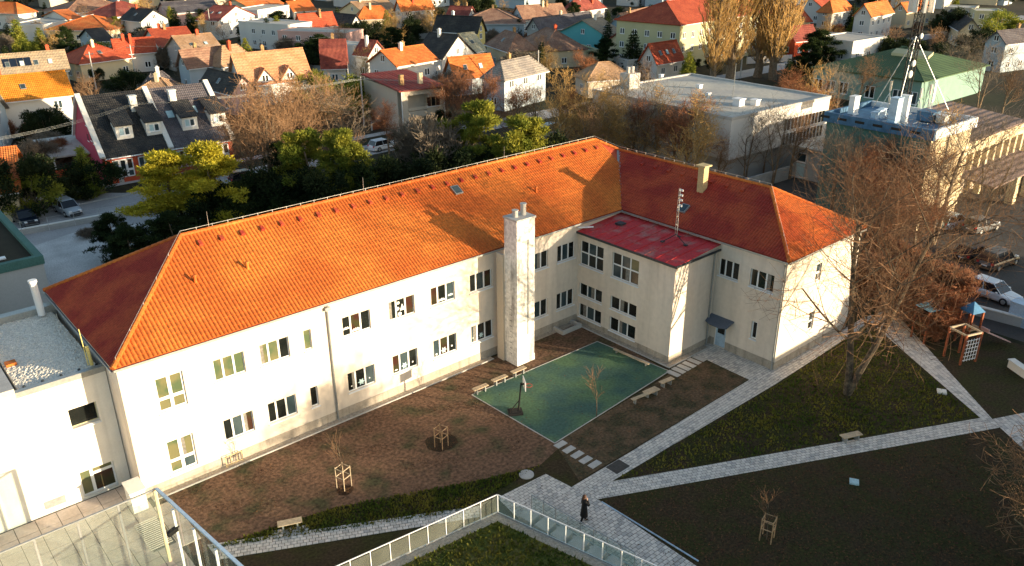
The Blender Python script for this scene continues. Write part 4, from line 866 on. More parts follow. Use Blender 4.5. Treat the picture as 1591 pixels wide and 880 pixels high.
def house(kind, A, B, E, zr, zw, rm, wm, name, label, cat='house', win=True, sky=0, chim=1, dorm=0, gwall=None, hip=1.0, end=None, ratio=None):
    a, b = pv(*A, zr), pv(*B, zr); e = pv(*E, zw); d = (b - a); L = d.length; d.normalize(); nrm = Vector((-d.y, d.x, 0))
    hw = abs((e - a).dot(nrm)); hw = min(8.5, max(2.6, hw))
    if kind == 'gable': L = min(max(L, 4), 26)
    mid = (a + b) / 2; rz = math.atan2(d.y, d.x)
    h = thing(name, label, cat, (mid.x, mid.y, 0), rz)
    half = L / 2; ov = .45; ex = half + (hw * hip if kind == 'hip' else 0)
    wx, wy = ex - (ov if kind == 'hip' else .25), hw - ov; pt = (zr - zw) / hw; ze = zw + pt * 0.0
    mb = MB(); zt = zw + pt * ov
    if kind == 'gable':
        for x in (-wx, wx): mb.add([(x, -wy, 0), (x, wy, 0), (x, wy, zt - .05), (x, 0, zr - .12), (x, -wy, zt - .05)], [(0, 1, 2, 3, 4)] if x > 0 else [(4, 3, 2, 1, 0)])
        for y in (-wy, wy): mb.add([(-wx, y, 0), (wx, y, 0), (wx, y, zt - .05), (-wx, y, zt - .05)], [(0, 1, 2, 3)] if y < 0 else [(3, 2, 1, 0)])
    else:
        mb.box(-wx, wx, -wy, wy, 0, zt - .05)
    part('wall', mb, wm, h)
    r = MB()
    if kind == 'gable':
        E_ = half + .25
        for s in (-1, 1): r.slab([(-E_, s * hw, zw), (E_, s * hw, zw), (E_, 0, zr), (-E_, 0, zr)], .16)
        r.box(-E_, E_, -.13, .13, zr - .06, zr + .06)
    elif kind == 'hip':
        c = [(-ex, -hw, zw), (ex, -hw, zw), (ex, hw, zw), (-ex, hw, zw)]; p, q = (-half, 0, zr), (half, 0, zr)
        r.slab([c[0], c[1], q, p], .15); r.slab([c[2], c[3], p, q], .15); r.slab([c[1], c[2], q], .15); r.slab([c[3], c[0], p], .15)
        for u_, v_ in ((c[0], p), (c[1], q), (c[2], q), (c[3], p), (p, q)): r.tube(Vector(u_) + Vector((0, 0, .03)), Vector(v_) + Vector((0, 0, .03)), .10, .10, 5)
    elif kind == 'mansard':
        zm = zw + (zr - zw) * .72; E_ = half + .2
        for s in (-1, 1): r.slab([(-E_, s * hw, zw), (E_, s * hw, zw), (E_, s * hw * .7, zm), (-E_, s * hw * .7, zm)], .15); r.slab([(-E_, s * hw * .7, zm), (E_, s * hw * .7, zm), (E_, 0, zr), (-E_, 0, zr)], .15)
        w2 = MB()
        for x in (-half, half): w2.add([(x, -wy, 0), (x, wy, 0), (x, wy, zw), (x, wy * .72, zm - .1), (x, 0, zr - .15), (x, -wy * .72, zm - .1), (x, -wy, zw)], [tuple(range(7)) if x > 0 else tuple(range(6, -1, -1))])
        part('gable_wall', w2, wm, h)
    rf = part('roof', r, rm, h)
    for s in (-1, 1): part('gutter', MB().box(-ex, ex, s * hw - .07 + s * .06, s * hw + .07 + s * .06, zw - .16, zw - .04), 'white_paint', h)
    cl = h.matrix_basis.inverted() @ Vector((CAM[0], CAM[1], 0)); sd = -1 if cl.y < 0 else 1
    def zs(y): return zr - pt * abs(y)
    for c in range(chim):
        x = random.uniform(-half * .6, half * .6); y = random.uniform(.2, 1.1) * random.choice((-1, 1)); ck = random.choice(('white_plaster', 'brick', 'w_cream', 'w_red'))
        cb = part('chimney', MB().box(x - .27, x + .27, y - .27, y + .27, zs(y) - .3, zr + .75).box(x - .34, x + .34, y - .34, y + .34, zr + .75, zr + .84).box(x - .15, x + .15, y - .15, y + .15, zr + .84, zr + 1.02), ck, rf)
    for k in range(sky):
        x = half * (-.75 + 1.5 * (k + .5) / sky); y = sd * hw * .5
        m_ = MB(); m_.obox((0, 0, .07), (.36, 0, 0), (0, .5, 0), (0, 0, .05)); o = part('skylight', m_, 'grey_metal', rf); o.location = (x, y, zs(y)); o.rotation_euler = (-math.atan(pt) * (1 if sd > 0 else -1), 0, 0)
        part('pane', MB().obox((0, 0, .125), (.29, 0, 0), (0, .42, 0), (0, 0, .012)), 'paper_blue' if k % 2 else 'pane_blue', o)
    for k in range(dorm):
        x = half * (-.7 + 1.4 * (k + .5) / dorm); y0 = sd * (hw + .1); y1 = 0
        dw, zt_ = 1.7, zw + 2.6; w_ = MB(); yy = sd * (hw - .3)
        w_.add([(x - dw, yy, zw), (x + dw, yy, zw), (x + dw, yy, zw + .5), (x, yy, zt_), (x - dw, yy, zw + .5)], [(0, 1, 2, 3, 4) if sd < 0 else (4, 3, 2, 1, 0)])
        w_.add([(x - dw, yy, zw), (x - dw, 0, zw), (x - dw, 0, zw + .5), (x - dw, yy, zw + .5)], [(0, 1, 2, 3)]); w_.add([(x + dw, yy, zw), (x + dw, 0, zw), (x + dw, 0, zw + .5), (x + dw, yy, zw + .5)], [(3, 2, 1, 0)])
        dr = part('dormer', w_, wm, rf); r2 = MB()
        for s in (-1, 1): r2.slab([(x + s * (dw + .25), sd * (hw + .05), zw + .25), (x + s * (dw + .25), sd * .3, zw + .25), (x, sd * .3, zt_ + .12), (x, sd * (hw + .05), zt_ + .12)], .12)
        part('dormer_roof', r2, rm, h)
        window(h, x - .55 if sd < 0 else x + .55, yy, zw + .45, 1.1, 1.1, 0 if sd < 0 else math.pi, grid_panes(1.1, 1.1, 2, 1), ['pane_dark'], rec=-.06, fr=.09)
    if win:
        cs_ = [Vector((-wx, -wy, 0)), Vector((wx, -wy, 0)), Vector((wx, wy, 0)), Vector((-wx, wy, 0))]
        for i in range(4):
            p, q = cs_[i], cs_[(i + 1) % 4]; m = (p + q) / 2; n = Vector(((q - p).y, -(q - p).x, 0))
            if (cl - m).dot(n) > 0:
                wallwins(h, p, q, 0 if zw > 3.2 else -.1, zt)
                if kind != 'hip' and i in (1, 3) and zr - zw > 2:
                    dd = (q - p).normalized(); c = m - dd * .5; window(h, c.x, c.y, zw + .4, 1.0, 1.1, math.atan2(dd.y, dd.x), grid_panes(1, 1.1, 2, 1), ['pane_dark'], rec=-.06, fr=.08)
    return h
def flat(A, B, depth, z, rm, wm, name, label, cat='house', win=True, par=.3, ww=1.15, wh=1.2, step=3.1, **kw):
    """flat roofed block: A,B pixels of the near top edge (left, right), depth metres away from the camera"""
    a, b = pv(*A, z), pv(*B, z); d = (b - a); L = d.length; d.normalize(); rz = math.atan2(d.y, d.x)
    h = thing(name, label, cat, (a.x, a.y, 0), rz)
    part('wall', MB().box(0, L, 0, depth, 0, z - .02), wm, h)
    r = part('roof', MB().box(par, L - par, par, depth - par, z - .02, z + .03), rm, h)
    part('parapet', MB().box(-.06, L + .06, -.06, par, z - .1, z + .22).box(-.06, L + .06, depth - par, depth + .06, z - .1, z + .22).box(-.06, par, par, depth - par, z - .1, z + .22).box(L - par, L + .06, par, depth - par, z - .1, z + .22), kw.get('pm', wm), h)
    if win:
        wallwins(h, Vector((0, 0, 0)), Vector((L, 0, 0)), 0, z, step=step, ww=ww, wh=wh)
        wallwins(h, Vector((0, depth, 0)), Vector((0, 0, 0)), 0, z, step=step, ww=ww, wh=wh)
        wallwins(h, Vector((L, 0, 0)), Vector((L, depth, 0)), 0, z, step=step, ww=ww, wh=wh) if kw.get('right') else None
    return h, L
H = 'house'
hs = [
 ('gable', (-45, 122), (98, 109), (133, 146), 8.5, 5.4, 'r_ochre', 'w_white', 'white house with a long ochre tile roof at the left rim', dict(sky=1, chim=1)),
 ('gable', (-20, 86), (98, 77), (114, 108), 7.5, 4.0, 'r_umber', 'w_beige', 'long grey-brown roof with a dark solar panel and four skylights', dict(sky=4)),
 ('hip', (-12, 3), (25, 4), (58, 23), 7.5, 4.6, 'r_orange', 'w_white', 'white house with an orange hip roof, top left corner', {}),
 ('hip', (139, 24), (144, 24), (108, 48), 6.2, 3.2, 'r_orange', 'w_cream', 'small orange pyramid roof beside the white walled yard', dict(chim=0)),
 ('gable', (133, 45), (158, 43), (145, 66), 5.5, 3.0, 'r_dark', 'w_blue', 'small dark roofed outbuilding with a pale blue gable', dict(chim=0)),
 ('hip', (138, 69), (147, 68), (190, 92), 6.5, 3.6, 'r_red', 'w_cream', 'cream house with a red pyramid roof beside the white-walled red row', dict(sky=1)),
 ('gable', (174, 61), (237, 57), (190, 85), 6.8, 3.9, 'r_red', 'w_white', 'white house with a low red roof left of the brown gabled one', dict(sky=0, chim=2)),
 ('gable', (230, 45), (288, 41), (240, 76), 7.6, 4.4, 'r_red', 'w_white', 'house with a bright red roof standing behind the low red roof', dict(sky=1, chim=2)),
 ('gable', (268, 56), (326, 51), (281, 74), 7.5, 4.2, 'r_tan', 'w_grey', 'tan-brown roofed house with a pale chimney right of the bright red roof', dict(sky=2)),
 ('gable', (279, 78), (346, 71), (300, 103), 7.4, 4.2, 'r_brown', 'w_blue', 'house with a brown roof and a pale blue gable at its left end', {}),
 ('hip', (345, 72), (368, 69), (352, 100), 7.6, 4.2, 'r_tan', 'w_grey', 'tan hip roofed house beside the salmon roof', {}),
 ('gable', (360, 84), (468, 74), (405, 121), 8.6, 3.6, 'r_salmon', 'w_white', 'salmon roofed house with two white front gables', dict(dorm=2, chim=1)),
 ('gable', (324, 106), (376, 117), (302, 122), 6.2, 3.4, 'r_dark', 'w_pink', 'black roofed low house with a pink and cream gable', dict(sky=1, chim=0)),
 ('hip', (236, 112), (252, 111), (287, 134), 6.0, 3.0, 'r_slate', 'w_grey', 'slate hip roof behind the row house chimneys', dict(chim=1)),
 ('hip', (243, 121), (250, 121), (284, 137), 5.2, 2.8, 'r_tan', 'w_cream', 'little tan pyramid roof tucked beside the slate one', dict(chim=1)),
 ('hip', (180, 3), (190, 2), (163, 20), 7.5, 4.0, 'r_maroon', 'w_white', 'house with a purple-brown pyramid roof near the top left', {}),
 ('gable', (205, 12), (238, 15), (205, 33), 7.8, 5.0, 'r_dark', 'w_white', 'white house with a dark roof and white gable toward the road, upper left', dict(sky=1)),
 ('gable', (333, 8), (366, 9), (322, 33), 8.2, 5.0, 'r_maroon', 'w_white', 'maroon roofed house with white gable and two skylights', dict(sky=2)),
 ('gable', (362, -2), (415, -9), (385, 18), 8.2, 5.0, 'r_orange', 'w_cream', 'big orange roof cut by the top edge, left part', {}),
 ('gable', (462, 22), (515, 18), (476, 44), 7.8, 4.4, 'r_red', 'w_pink', 'red-brown roofed house with a pinkish gable', {}),
 ('gable', (521, 20), (553, 23), (525, 38), 7.0, 4.0, 'r_dark', 'w_white', 'dark roofed house with a white zigzag gable', dict(chim=0)),
 ('hip', (566, 10), (592, 9), (581, 27), 7.5, 4.2, 'r_orange', 'w_cream', 'cream house with a broad orange hip roof far up the town', {}),
 ('gable', (617, 0), (668, -3), (630, 16), 8.0, 4.8, 'r_orange', 'w_white', 'white house with an orange roof and pale gable below it, top middle', {}),
 ('mansard', (497, 61), (536, 60), (500, 100), 8.2, 3.0, 'r_maroon', 'w_white', 'white house with a dark red mansard roof', dict(chim=1)),
 ('gable', (563, 61), (584, 63), (566, 79), 7.2, 4.4, 'r_maroon', 'w_white', 'maroon roofed house with a white gable by the mansard house', dict(chim=1)),
 ('gable', (592, 78), (656, 69), (606, 91), 8.4, 6.0, 'r_orange', 'w_white', 'white two storey house with an orange roof and a long balcony', dict(chim=2)),
 ('gable', (668, 50), (712, 54), (674, 76), 8.2, 4.0, 'r_dark', 'w_white', 'house with a black roof and a broad white gable', dict(chim=1)),
 ('gable', (714, 52), (733, 50), (722, 72), 7.6, 4.2, 'r_khaki', 'w_white', 'khaki roofed extension right of the black roofed white gable', dict(chim=0, sky=1)),
 ('gable', (680, 23), (748, 26), (690, 50), 8.6, 5.0, 'r_dark', 'w_yellow', 'black roofed house with a yellow edged gable', dict(chim=1)),
 ('gable', (697, 89), (760, 83), (703, 118), 6.6, 2.9, 'r_orange', 'w_blue', 'low orange-red roofed house with two skylights and a pale blue gable', dict(sky=2, chim=0)),
 ('hip', (778, 96), (822, 87), (790, 114), 7.6, 5.0, 'r_grey', 'w_blue', 'grey hip roofed house with bluish walls near the sports hall', dict(sky=0, hip=.9)),
 ('hip', (785, 47), (803, 52), (772, 76), 7.4, 4.2, 'r_brown', 'w_cream', 'cream house with a brown pyramid roof right of the khaki roof', dict(sky=1)),
 ('gable', (700, 9), (733, 10), (712, 23), 7.5, 4.8, 'r_maroon', 'w_white', 'small white gabled house with a maroon roof, top middle', {}),
 ('hip', (762, 14), (771, 14), (778, 27), 7.2, 4.2, 'r_brown', 'w_blue', 'pale blue house with a brown pyramid roof, top middle', {}),
 ('gable', (803, 9), (872, 5), (825, 32), 8.0, 4.4, 'r_brown', 'w_blue', 'long rust-brown roof with a pale blue gable at its left end', dict(chim=2)),
 ('gable', (828, 28), (914, 18), (850, 44), 7.4, 4.4, 'r_slate', 'w_grey', 'long slate-brown roof below the rust-brown one', dict(chim=1)),
 ('hip', (849, 43), (863, 47), (893, 70), 7.2, 3.6, 'r_brown', 'w_cream', 'cream house with a brown hip roof and small porch', dict(chim=2)),
 ('gable', (905, 31), (933, 27), (893, 47), 7.6, 4.0, 'r_umber', 'w_teal', 'teal walled house with a dark and tan roof', dict(chim=1, sky=1)),
 ('gable', (962, 21), (1006, 11), (985, 30), 8.2, 5.4, 'r_brown', 'w_blue', 'lilac-blue house with a brown roof left of the apartment house', dict(sky=3)),
 ('gable', (965, 46), (1003, 41), (970, 60), 7.0, 4.2, 'r_maroon', 'w_cream', 'maroon roofed house behind two dark spruces', dict(chim=2)),
 ('gable', (1008, 68), (1050, 62), (1034, 96), 6.6, 2.8, 'r_red', 'w_white', 'bright red roof with three skylights in front of the poplars', dict(sky=3, chim=0)),
 ('hip', (930, 97), (948, 96), (972, 112), 5.6, 3.0, 'r_tan', 'w_beige', 'tan and dark hip roof directly behind the sports hall', dict(chim=0)),
 ('hip', (1212, 6), (1244, 11), (1210, 28), 7.6, 4.0, 'r_red', 'w_cream', 'cream house with a red hip roof right of the poplars', {}),
 ('hip', (1290, 1), (1312, -2), (1285, 18), 7.6, 4.4, 'r_orange', 'w_grey', 'orange hip roof with shaded walls, upper right', {}),
 ('gable', (1343, 6), (1378, 0), (1362, 23), 9.0, 5.8, 'r_orange', 'w_white', 'white two storey house with an orange roof left of the mast panels', dict(chim=1)),
 ('gable', (1226, 41), (1262, 38), (1232, 60), 6.6, 3.4, 'r_maroon', 'w_red', 'maroon roofed low house right of the poplars', dict(chim=0)),
 ('gable', (1512, 30), (1478, 14), (1494, 42), 6.8, 4.0, 'r_dark', 'w_cream', 'tan gable with a dark roof behind the green roofed building', dict(chim=0)),
 ('gable', (1550, 48), (1610, 42), (1560, 67), 8.0, 5.6, 'r_slate', 'w_blue', 'bluish white house with a slate roof at the right rim', {}),
 ('gable', (88, 16), (101, 15), (88, 22), 6.5, 4.5, 'r_orange', 'w_white', 'tiny orange gable peeking over the white wall', dict(chim=0)),
 ('gable', (250, 3), (330, -1), (262, 14), 7.4, 4.6, 'r_slate', 'w_pink', 'purple-grey roof along the top edge', {}),
 ('hip', (120, 0), (150, -2), (125, 12), 7.4, 4.4, 'r_brown', 'w_white', 'brown hip roof on the top edge over the white wall', {}),
 ('gable', (545, 3), (600, -1), (560, 14), 7.4, 4.4, 'r_tan', 'w_cream', 'tan roofed house on the top edge, left of middle', {}),
 ('hip', (890, 1), (925, -3), (905, 14), 7.4, 4.4, 'r_maroon', 'w_white', 'maroon hip roof on the top edge above the teal house', {}),
 ('gable', (1260, -4), (1290, -8), (1275, 5), 7.4, 4.4, 'r_red', 'w_white', 'red roof cut by the top edge, upper right', {}),
 ('gable', (1400, 4), (1440, 0), (1412, 18), 7.0, 4.4, 'r_orange', 'w_cream', 'orange roof behind the mast panels', {}),
 ('gable', (-26, 232), (3, 229), (12, 250), 6.4, 3.2, 'r_orange', 'w_cream', 'orange roof corner at the left rim beside the dark garden', dict(chim=0, win=False)),
 ('gable', (-60, 150), (-4, 146), (18, 190), 7.5, 4.6, 'r_grey', 'w_blue', 'steel blue walled house cut by the left edge', {}),
 ('gable', (445, 2), (480, 0), (450, 14), 7.0, 4.2, 'r_orange', 'w_white', 'orange roofed house on the top edge right of the flat white block', {}),
 ('gable', (1130, -2), (1160, -6), (1140, 8), 7.0, 4.2, 'r_orange', 'w_yellow', 'orange roof seen between the poplar tops', dict(chim=0)),
]
for k, A, B_, E_, zr, zw, rm, wm, lb, kw in hs: house(k, A, B_, E_, zr, zw, rm, wm, H, lb, **kw)
# random houses farther out, beyond the top edge
for i in range(26):
    x = random.uniform(60, 640); y = random.uniform(250, 520)
    if x > 420 and y < 300: continue
for (A, B_, dp, z, rm, wm, nm, lb, kw) in [
    ((66, 40), (152, 22), 10, 4.2, 'roof_slab', 'w_white', H, 'long blank white wall and flat roofed block, upper left', dict(win=False)),
    ((400, 17), (449, 9), 9, 6, 'roof_slab', 'w_white', H, 'tall white flat roofed block at the top edge', {}),
    ((370, 34), (447, 40), 8, 6.2, 'roof_slab', 'w_white', H, 'low white flat roofed house right of the maroon roof', {}),
    ((431, 49), (538, 53), 8, 5.6, 'roof_slab', 'w_pink', H, 'pink flat roofed house with square windows', {}),
    ((550, 72), (572, 68), 6, 6, 'roof_slab', 'w_white', H, 'white cubic annex with a window band beside the mansard house', {}),
    ((1326, 66), (1378, 58), 9, 7, 'roof_slab', 'w_white', H, 'white modern box house with tall windows behind the green roof', dict(right=True)),
    ((1247, 57), (1325, 62), 10, 4, 'roof_slab', 'w_grey', H, 'low grey flat roofed wing left of the white modern box', {}),
    ((1467, 12), (1515, 14), 9, 5.5, 'roof_slab', 'w_beige', H, 'flat beige house, left one of two at the upper right', {}),
    ((1516, 18), (1560, 19), 9, 5.5, 'roof_slab', 'w_khaki', H, 'flat beige house with dark windows, right one of two at the upper right', {}),
    ((1090, 50), (1160, 55), 5, 2.6, 'roof_slab', 'w_white', 'garage', 'white garage at the foot of the apartment house', dict(win=False)),
    ((690, 68), (720, 100), 4, 2.4, 'roof_slab', 'w_grey', 'shed', 'grey shed below the black roofed house', dict(win=False)),
    ((880, 72), (905, 80), 4, 2.4, 'green_metal', 'w_khaki', 'shed', 'green garden shed below the cream porch house', dict(win=False)),
    ((975, 95), (1033, 90), 5, 3.2, 'roof_slab', 'w_grey', 'shed', 'long grey shed behind the sports hall roof edge', dict(win=False)),
]:
    flat(A, B_, dp, z, rm, wm, nm, lb, 'garage' if nm == 'garage' else ('shed' if nm == 'shed' else 'house'), **kw)
# apartment house
a, b, c = pv(1011, 14, 9.2), pv(1066, 14, 9.2), pv(1120, 3, 9.2)
ap = house('hip', (1035, 2), (1112, -7), (1066, 12), 13, 9.2, 'r_red', 'w_khaki', 'apartment_house', 'three storey khaki and grey-blue apartment house left of the poplars', 'apartment house', hip=.8)
# ---- pink and red row house
rw = thing('row_house', 'double row house with dark roof, white verges and pink gable wall by the street', 'row house', (0, 0, 0))
Pr = [G(120, 150, 9.4), G(222, 136, 9.4), G(319, 128, 9.4)]; d = (Pr[2] - Pr[0]); d.z = 0; L = d.length; d.normalize(); rw.location = (Pr[0].x, Pr[0].y, 0); rw.rotation_euler = (0, 0, math.atan2(d.y, d.x))
inv = lambda q: Matrix.Rotation(-math.atan2(d.y, d.x), 3, 'Z') @ (q - Vector((Pr[0].x, Pr[0].y, 0)))
ey = inv(G(173, 245, 3.3)).y; zwr = 3.3; m1 = L * .505
part('wall', MB().add([(0, ey + .5, 0), (0, 7.5, 0), (0, 7.5, 3.3), (0, 0, 9.25), (0, ey + .5, 3.7)], [(4, 3, 2, 1, 0)]), 'w_magenta', rw)
part('wall', MB().add([(L, ey + .5, 0), (L, 7.5, 0), (L, 7.5, 3.3), (L, 0, 9.25), (L, ey + .5, 3.7)], [(0, 1, 2, 3, 4)]).add([(0, ey + .5, 0), (L, ey + .5, 0), (L, ey + .5, 3.5), (0, ey + .5, 3.5)], [(0, 1, 2, 3)]).add([(0, 7.5, 0), (L, 7.5, 0), (L, 7.5, 3.3), (0, 7.5, 3.3)], [(3, 2, 1, 0)]), 'w_red', rw)
pr = (9.4 - 3.3) / abs(ey)
r1 = part('roof', MB().slab([(.3, ey, 3.3), (m1, ey, 3.3), (m1, 0, 9.4), (.3, 0, 9.4)], .18).slab([(.3, 7.8, 3.1), (m1, 7.8, 3.1), (m1, 0, 9.4), (.3, 0, 9.4)], .18), 'r_dark', rw)
r2 = part('roof', MB().slab([(m1 + .3, ey, 3.3), (L - .3, ey, 3.3), (L - .3, 0, 9.4), (m1 + .3, 0, 9.4)], .18).slab([(m1 + .3, 7.8, 3.1), (L - .3, 7.8, 3.1), (L - .3, 0, 9.4), (m1 + .3, 0, 9.4)], .18), 'r_slate', rw)
for x in (0, m1, L):
    part('verge', MB().slab([(x - .3, ey - .15, 3.5), (x + .3, ey - .15, 3.5), (x + .3, 0, 9.75), (x - .3, 0, 9.75)], .3).slab([(x - .3, 7.9, 3.4), (x + .3, 7.9, 3.4), (x + .3, 0, 9.75), (x - .3, 0, 9.75)], .3), 'white_plaster', rw)
for x in (m1 * .42, m1 * .86, m1 + 3.2, m1 + 6.8):
    y = ey * .72; z = 3.3 + pr * (y - ey); dm = part('dormer', MB().box(x - .95, x + .95, y - .3, y + 2.6, z - .2, z + 1.5), 'white_plaster', rw)
    part('dormer_roof', MB().slab([(x - 1.15, y - .6, z + 1.5), (x + 1.15, y - .6, z + 1.5), (x + 1.15, y + 3.2, z + 3.0), (x - 1.15, y + 3.2, z + 3.0)], .12), 'r_dark', rw)
    window(rw, x - .6, y - .3, z + .25, 1.2, .9, 0, grid_panes(1.2, .9, 2, 1), ['paper_blue', 'pane_blue'], rec=-.05, fr=.08)
for x, t in ((m1 * .72, .30), (m1 + 2.6, .28)):
    y = ey * t; z = 9.4 - pr * abs(y); part('chimney', MB().box(x - .4, x + .4, y - .4, y + .4, z - .5, z + 1.5).box(x - .48, x + .48, y - .48, y + .48, z + 1.5, z + 1.65), 'white_plaster', rw)
for x, t in ((m1 * .5, .5), (m1 * .88, .48), (m1 + 1.6, .47), (m1 + 4.6, .44)):
    y = ey * t; z = 9.4 - pr * abs(y); o = part('skylight', MB().box(-.4, .4, -.55, .55, 0, .1), 'paper_blue', rw); o.location = (x, y, z + .03); o.rotation_euler = (math.atan(pr), 0, 0)
for y, z in ((-1.5, 6.2), (-3, 4.6), (-4.2, 4.4), (-1.0, 4.2), (-4.2, 1.2), (-2.8, 1.2)): window(rw, 0, y, z, .9, 1.0, -math.pi / 2, [(0, .9, 0, 1.0)], ['pane_dark'], rec=-.05, fr=.1, frm='w_magenta')
for x in (1.0, 3.9, 7.2, m1 + 1.5, m1 + 4.8): window(rw, x, ey + .5, .6, 2.3, 2.2, 0, grid_panes(2.3, 2.2, 3, 2, .4), ['pane_dark', 'pane_blue', 'pane_brown'], rec=-.06, fr=.13, sill=False)
part('gutter', MB().box(.2, L - .2, ey - .16, ey - .02, 3.1, 3.22), 'white_paint', rw)
p = G(195, 280); single('transformer_kiosk', MB().box(-1, 1, -.8, .8, 0, 1.5).slab([(-1.15, -.95, 1.55), (1.15, -.95, 1.55), (1.15, .95, 1.75), (-1.15, .95, 1.75)], .1).box(-.35, .35, -.82, -.8, .4, 1.1), 'concrete', 'small grey kiosk with a dark hatch before the row house window', 'kiosk', p, .1)
cpt = thing('carport', 'grey flat roofed carport leaning on the pink gable wall', 'carport', tuple(G(142, 262, 0)), rw.rotation_euler.z)
part('roof', MB().slab([(-4.5, -2, 2.6), (4.6, -2.4, 2.5), (4.2, 8, 2.9), (-4.9, 8, 2.9)], .2), 'roof_slab', cpt)
for x in (-4.2, 4.2): part('post', MB().box(x - .08, x + .08, -1.8, -1.64, 0, 2.4), 'white_paint', cpt)
part('garage_door', MB().box(.8, 4.0, -1.5, -1.42, 0, 2.2), 'w_grey', cpt)
# ---- pink-grey flat house with red metal roof
z = 6.4; a = pv(622, 142, z); b = pv(690, 134, z); c = pv(573, 128, z); dx = (b - a).normalized(); Lx = (b - a).length; dy = Vector((-dx.y, dx.x, 0)); Ly = 13
fh = thing('flat_house', 'pink-grey two storey house with a low red metal roof and loggia', 'house', (a.x, a.y, 0), math.atan2(dx.y, dx.x))
lops = [(1.1, 4.3, 3.3, 5.6), (1.1, 4.3, .6, 2.4)]
mb = MB(); wall_open(mb, (0, 0, 0), (1, 0, 0), (0, -1, 0), 0, Lx, 0, z, lops, 1.1); mb.box(0, Lx, 1.12, Ly, 0, z - .02)
part('wall', mb, 'w_beige', fh)
rr = part('roof', MB().slab([(-.4, -.4, z + .05), (Lx + .4, -.4, z + .05), (Lx + .4, Ly, z + .75), (-.4, Ly, z + .75)], .15), 'r_maroon', fh)
for i in range(12): part('roof_seam', MB().slab([(-.2 + i * (Lx / 11.2), -.4, z + .1), (-.14 + i * (Lx / 11.2), -.4, z + .1), (-.14 + i * (Lx / 11.2), Ly, z + .8), (-.2 + i * (Lx / 11.2), Ly, z + .8)], .04), 'red_metal', rr)
part('chimney', MB().box(1.5, 2.1, 3, 3.6, z, z + 1.7), 'brick', rr); part('chimney', MB().box(4.4, 5.0, 2.6, 3.2, z, z + 1.8), 'w_cream', rr)
part('balcony_rail', MB().box(1.1, 4.3, -.06, -.02, 4.1, 4.16).box(1.1, 4.3, -.06, -.02, 3.4, 3.9), 'w_beige', fh)
for x, zz in ((Lx - 3.0, 3.7), (Lx - 3.0, .9)): window(fh, x, 0, zz, 2.2, 1.4, 0, grid_panes(2.2, 1.4, 3, 1), ['pane_brown', 'pane_dark'], rec=-.05, fr=.06, frm='wood')
part('downpipe', MB().tube((.1, -.1, 0), (.1, -.1, z), .06, .06, 6).tube((Lx - .1, -.1, 0), (Lx - .1, -.1, z), .06, .06, 6), 'white_paint', fh)
# ---- balcony on the orange-roofed white house
p = G(640, 112, 3.0); bl = single('veranda', MB().box(-5.5, 5.5, -1.6, .6, 2.8, 3.0).box(-5.5, 5.5, -1.6, -1.5, 3.0, 3.7), 'white_plaster', 'long white balcony slab along the front of the orange roofed white house', 'balcony', (p.x, p.y, 0), .05)
# ---- sports hall
z = 8.0; a = pv(1137, 186, z); c1 = pv(1290, 152, z); c2 = pv(872, 150, z); c3 = pv(1030, 112, z)
dx = (c1 - a).normalized(); Lx = (c1 - a).length; dy = (c2 - a); dy = (dy - dx * dy.dot(dx)).normalized(); Ly = (c2 - a).dot(dy)
hall = thing('sports_hall', 'large white sports hall with a vast flat grey roof behind the school', 'hall', (a.x, a.y, 0), math.atan2(dx.y, dx.x))
part('wall', MB().box(0, Lx, 0, Ly, 3.3, z - .02), 'w_white', hall)
part('ground_floor', MB().box(.8, Lx, .9, Ly, 0, 3.3), 'w_grey', hall)
part('entrance_wall', MB().box(-3.5, Lx * .5, -2.5, -2.3, 0, 1.6), 'concrete', hall)
hr = part('roof', MB().box(.3, Lx - .3, .3, Ly - .3, z - .1, z + .06), 'roof_slab', hall)
part('parapet', MB().box(-.08, Lx + .08, -.08, .3, z - .12, z + .25).box(-.08, Lx + .08, Ly - .3, Ly + .08, z - .12, z + .25).box(-.08, .3, .3, Ly - .3, z - .12, z + .25).box(Lx - .3, Lx + .08, .3, Ly - .3, z - .12, z + .25), 'concrete', hall)
x = Lx * .52
while x < Lx - 1.6:
    window(hall, x, 0, 5.1, 1.35, 1.5, 0, grid_panes(1.35, 1.5, 2, 1), ['pane_dark', 'pane_brown'], rec=-.05, fr=.05, sill=False)
    window(hall, x, 0, 3.3, 1.35, 1.5, 0, grid_panes(1.35, 1.5, 2, 1), ['pane_dark'], rec=-.05, fr=.05, sill=False); x += 1.45
for (u, v, s_) in ((978, 137, 1.0), (1147, 165, .5), (1173, 164, .4), (1086, 138, .3), (1027, 121, .25), (1100, 150, .25)):
    q = hall.matrix_basis.inverted() @ G(u, v, z)
    if s_ == 1.0: part('chimney', MB().box(q.x - 1, q.x + 1, q.y - .9, q.y + .9, z, z + 2).tube((q.x - .4, q.y, z + 2), (q.x - .4, q.y, z + 2.8), .25, .25, 8).tube((q.x + .4, q.y, z + 2), (q.x + .4, q.y, z + 2.8), .25, .25, 8), 'concrete', hr)
    else: part('roof_vent', MB().box(q.x - s_, q.x + s_, q.y - s_, q.y + s_, z, z + s_ * 1.6).box(q.x - s_ * 1.2, q.x + s_ * 1.2, q.y - s_ * 1.2, q.y + s_ * 1.2, z + s_ * 1.6, z + s_ * 1.9), 'white_paint', hr)
part('lamp_mast', MB().tube((Lx * .45, Ly * .3, z), (Lx * .45, Ly * .3, z + 4.5), .05, .03, 5), 'grey_metal', hall)
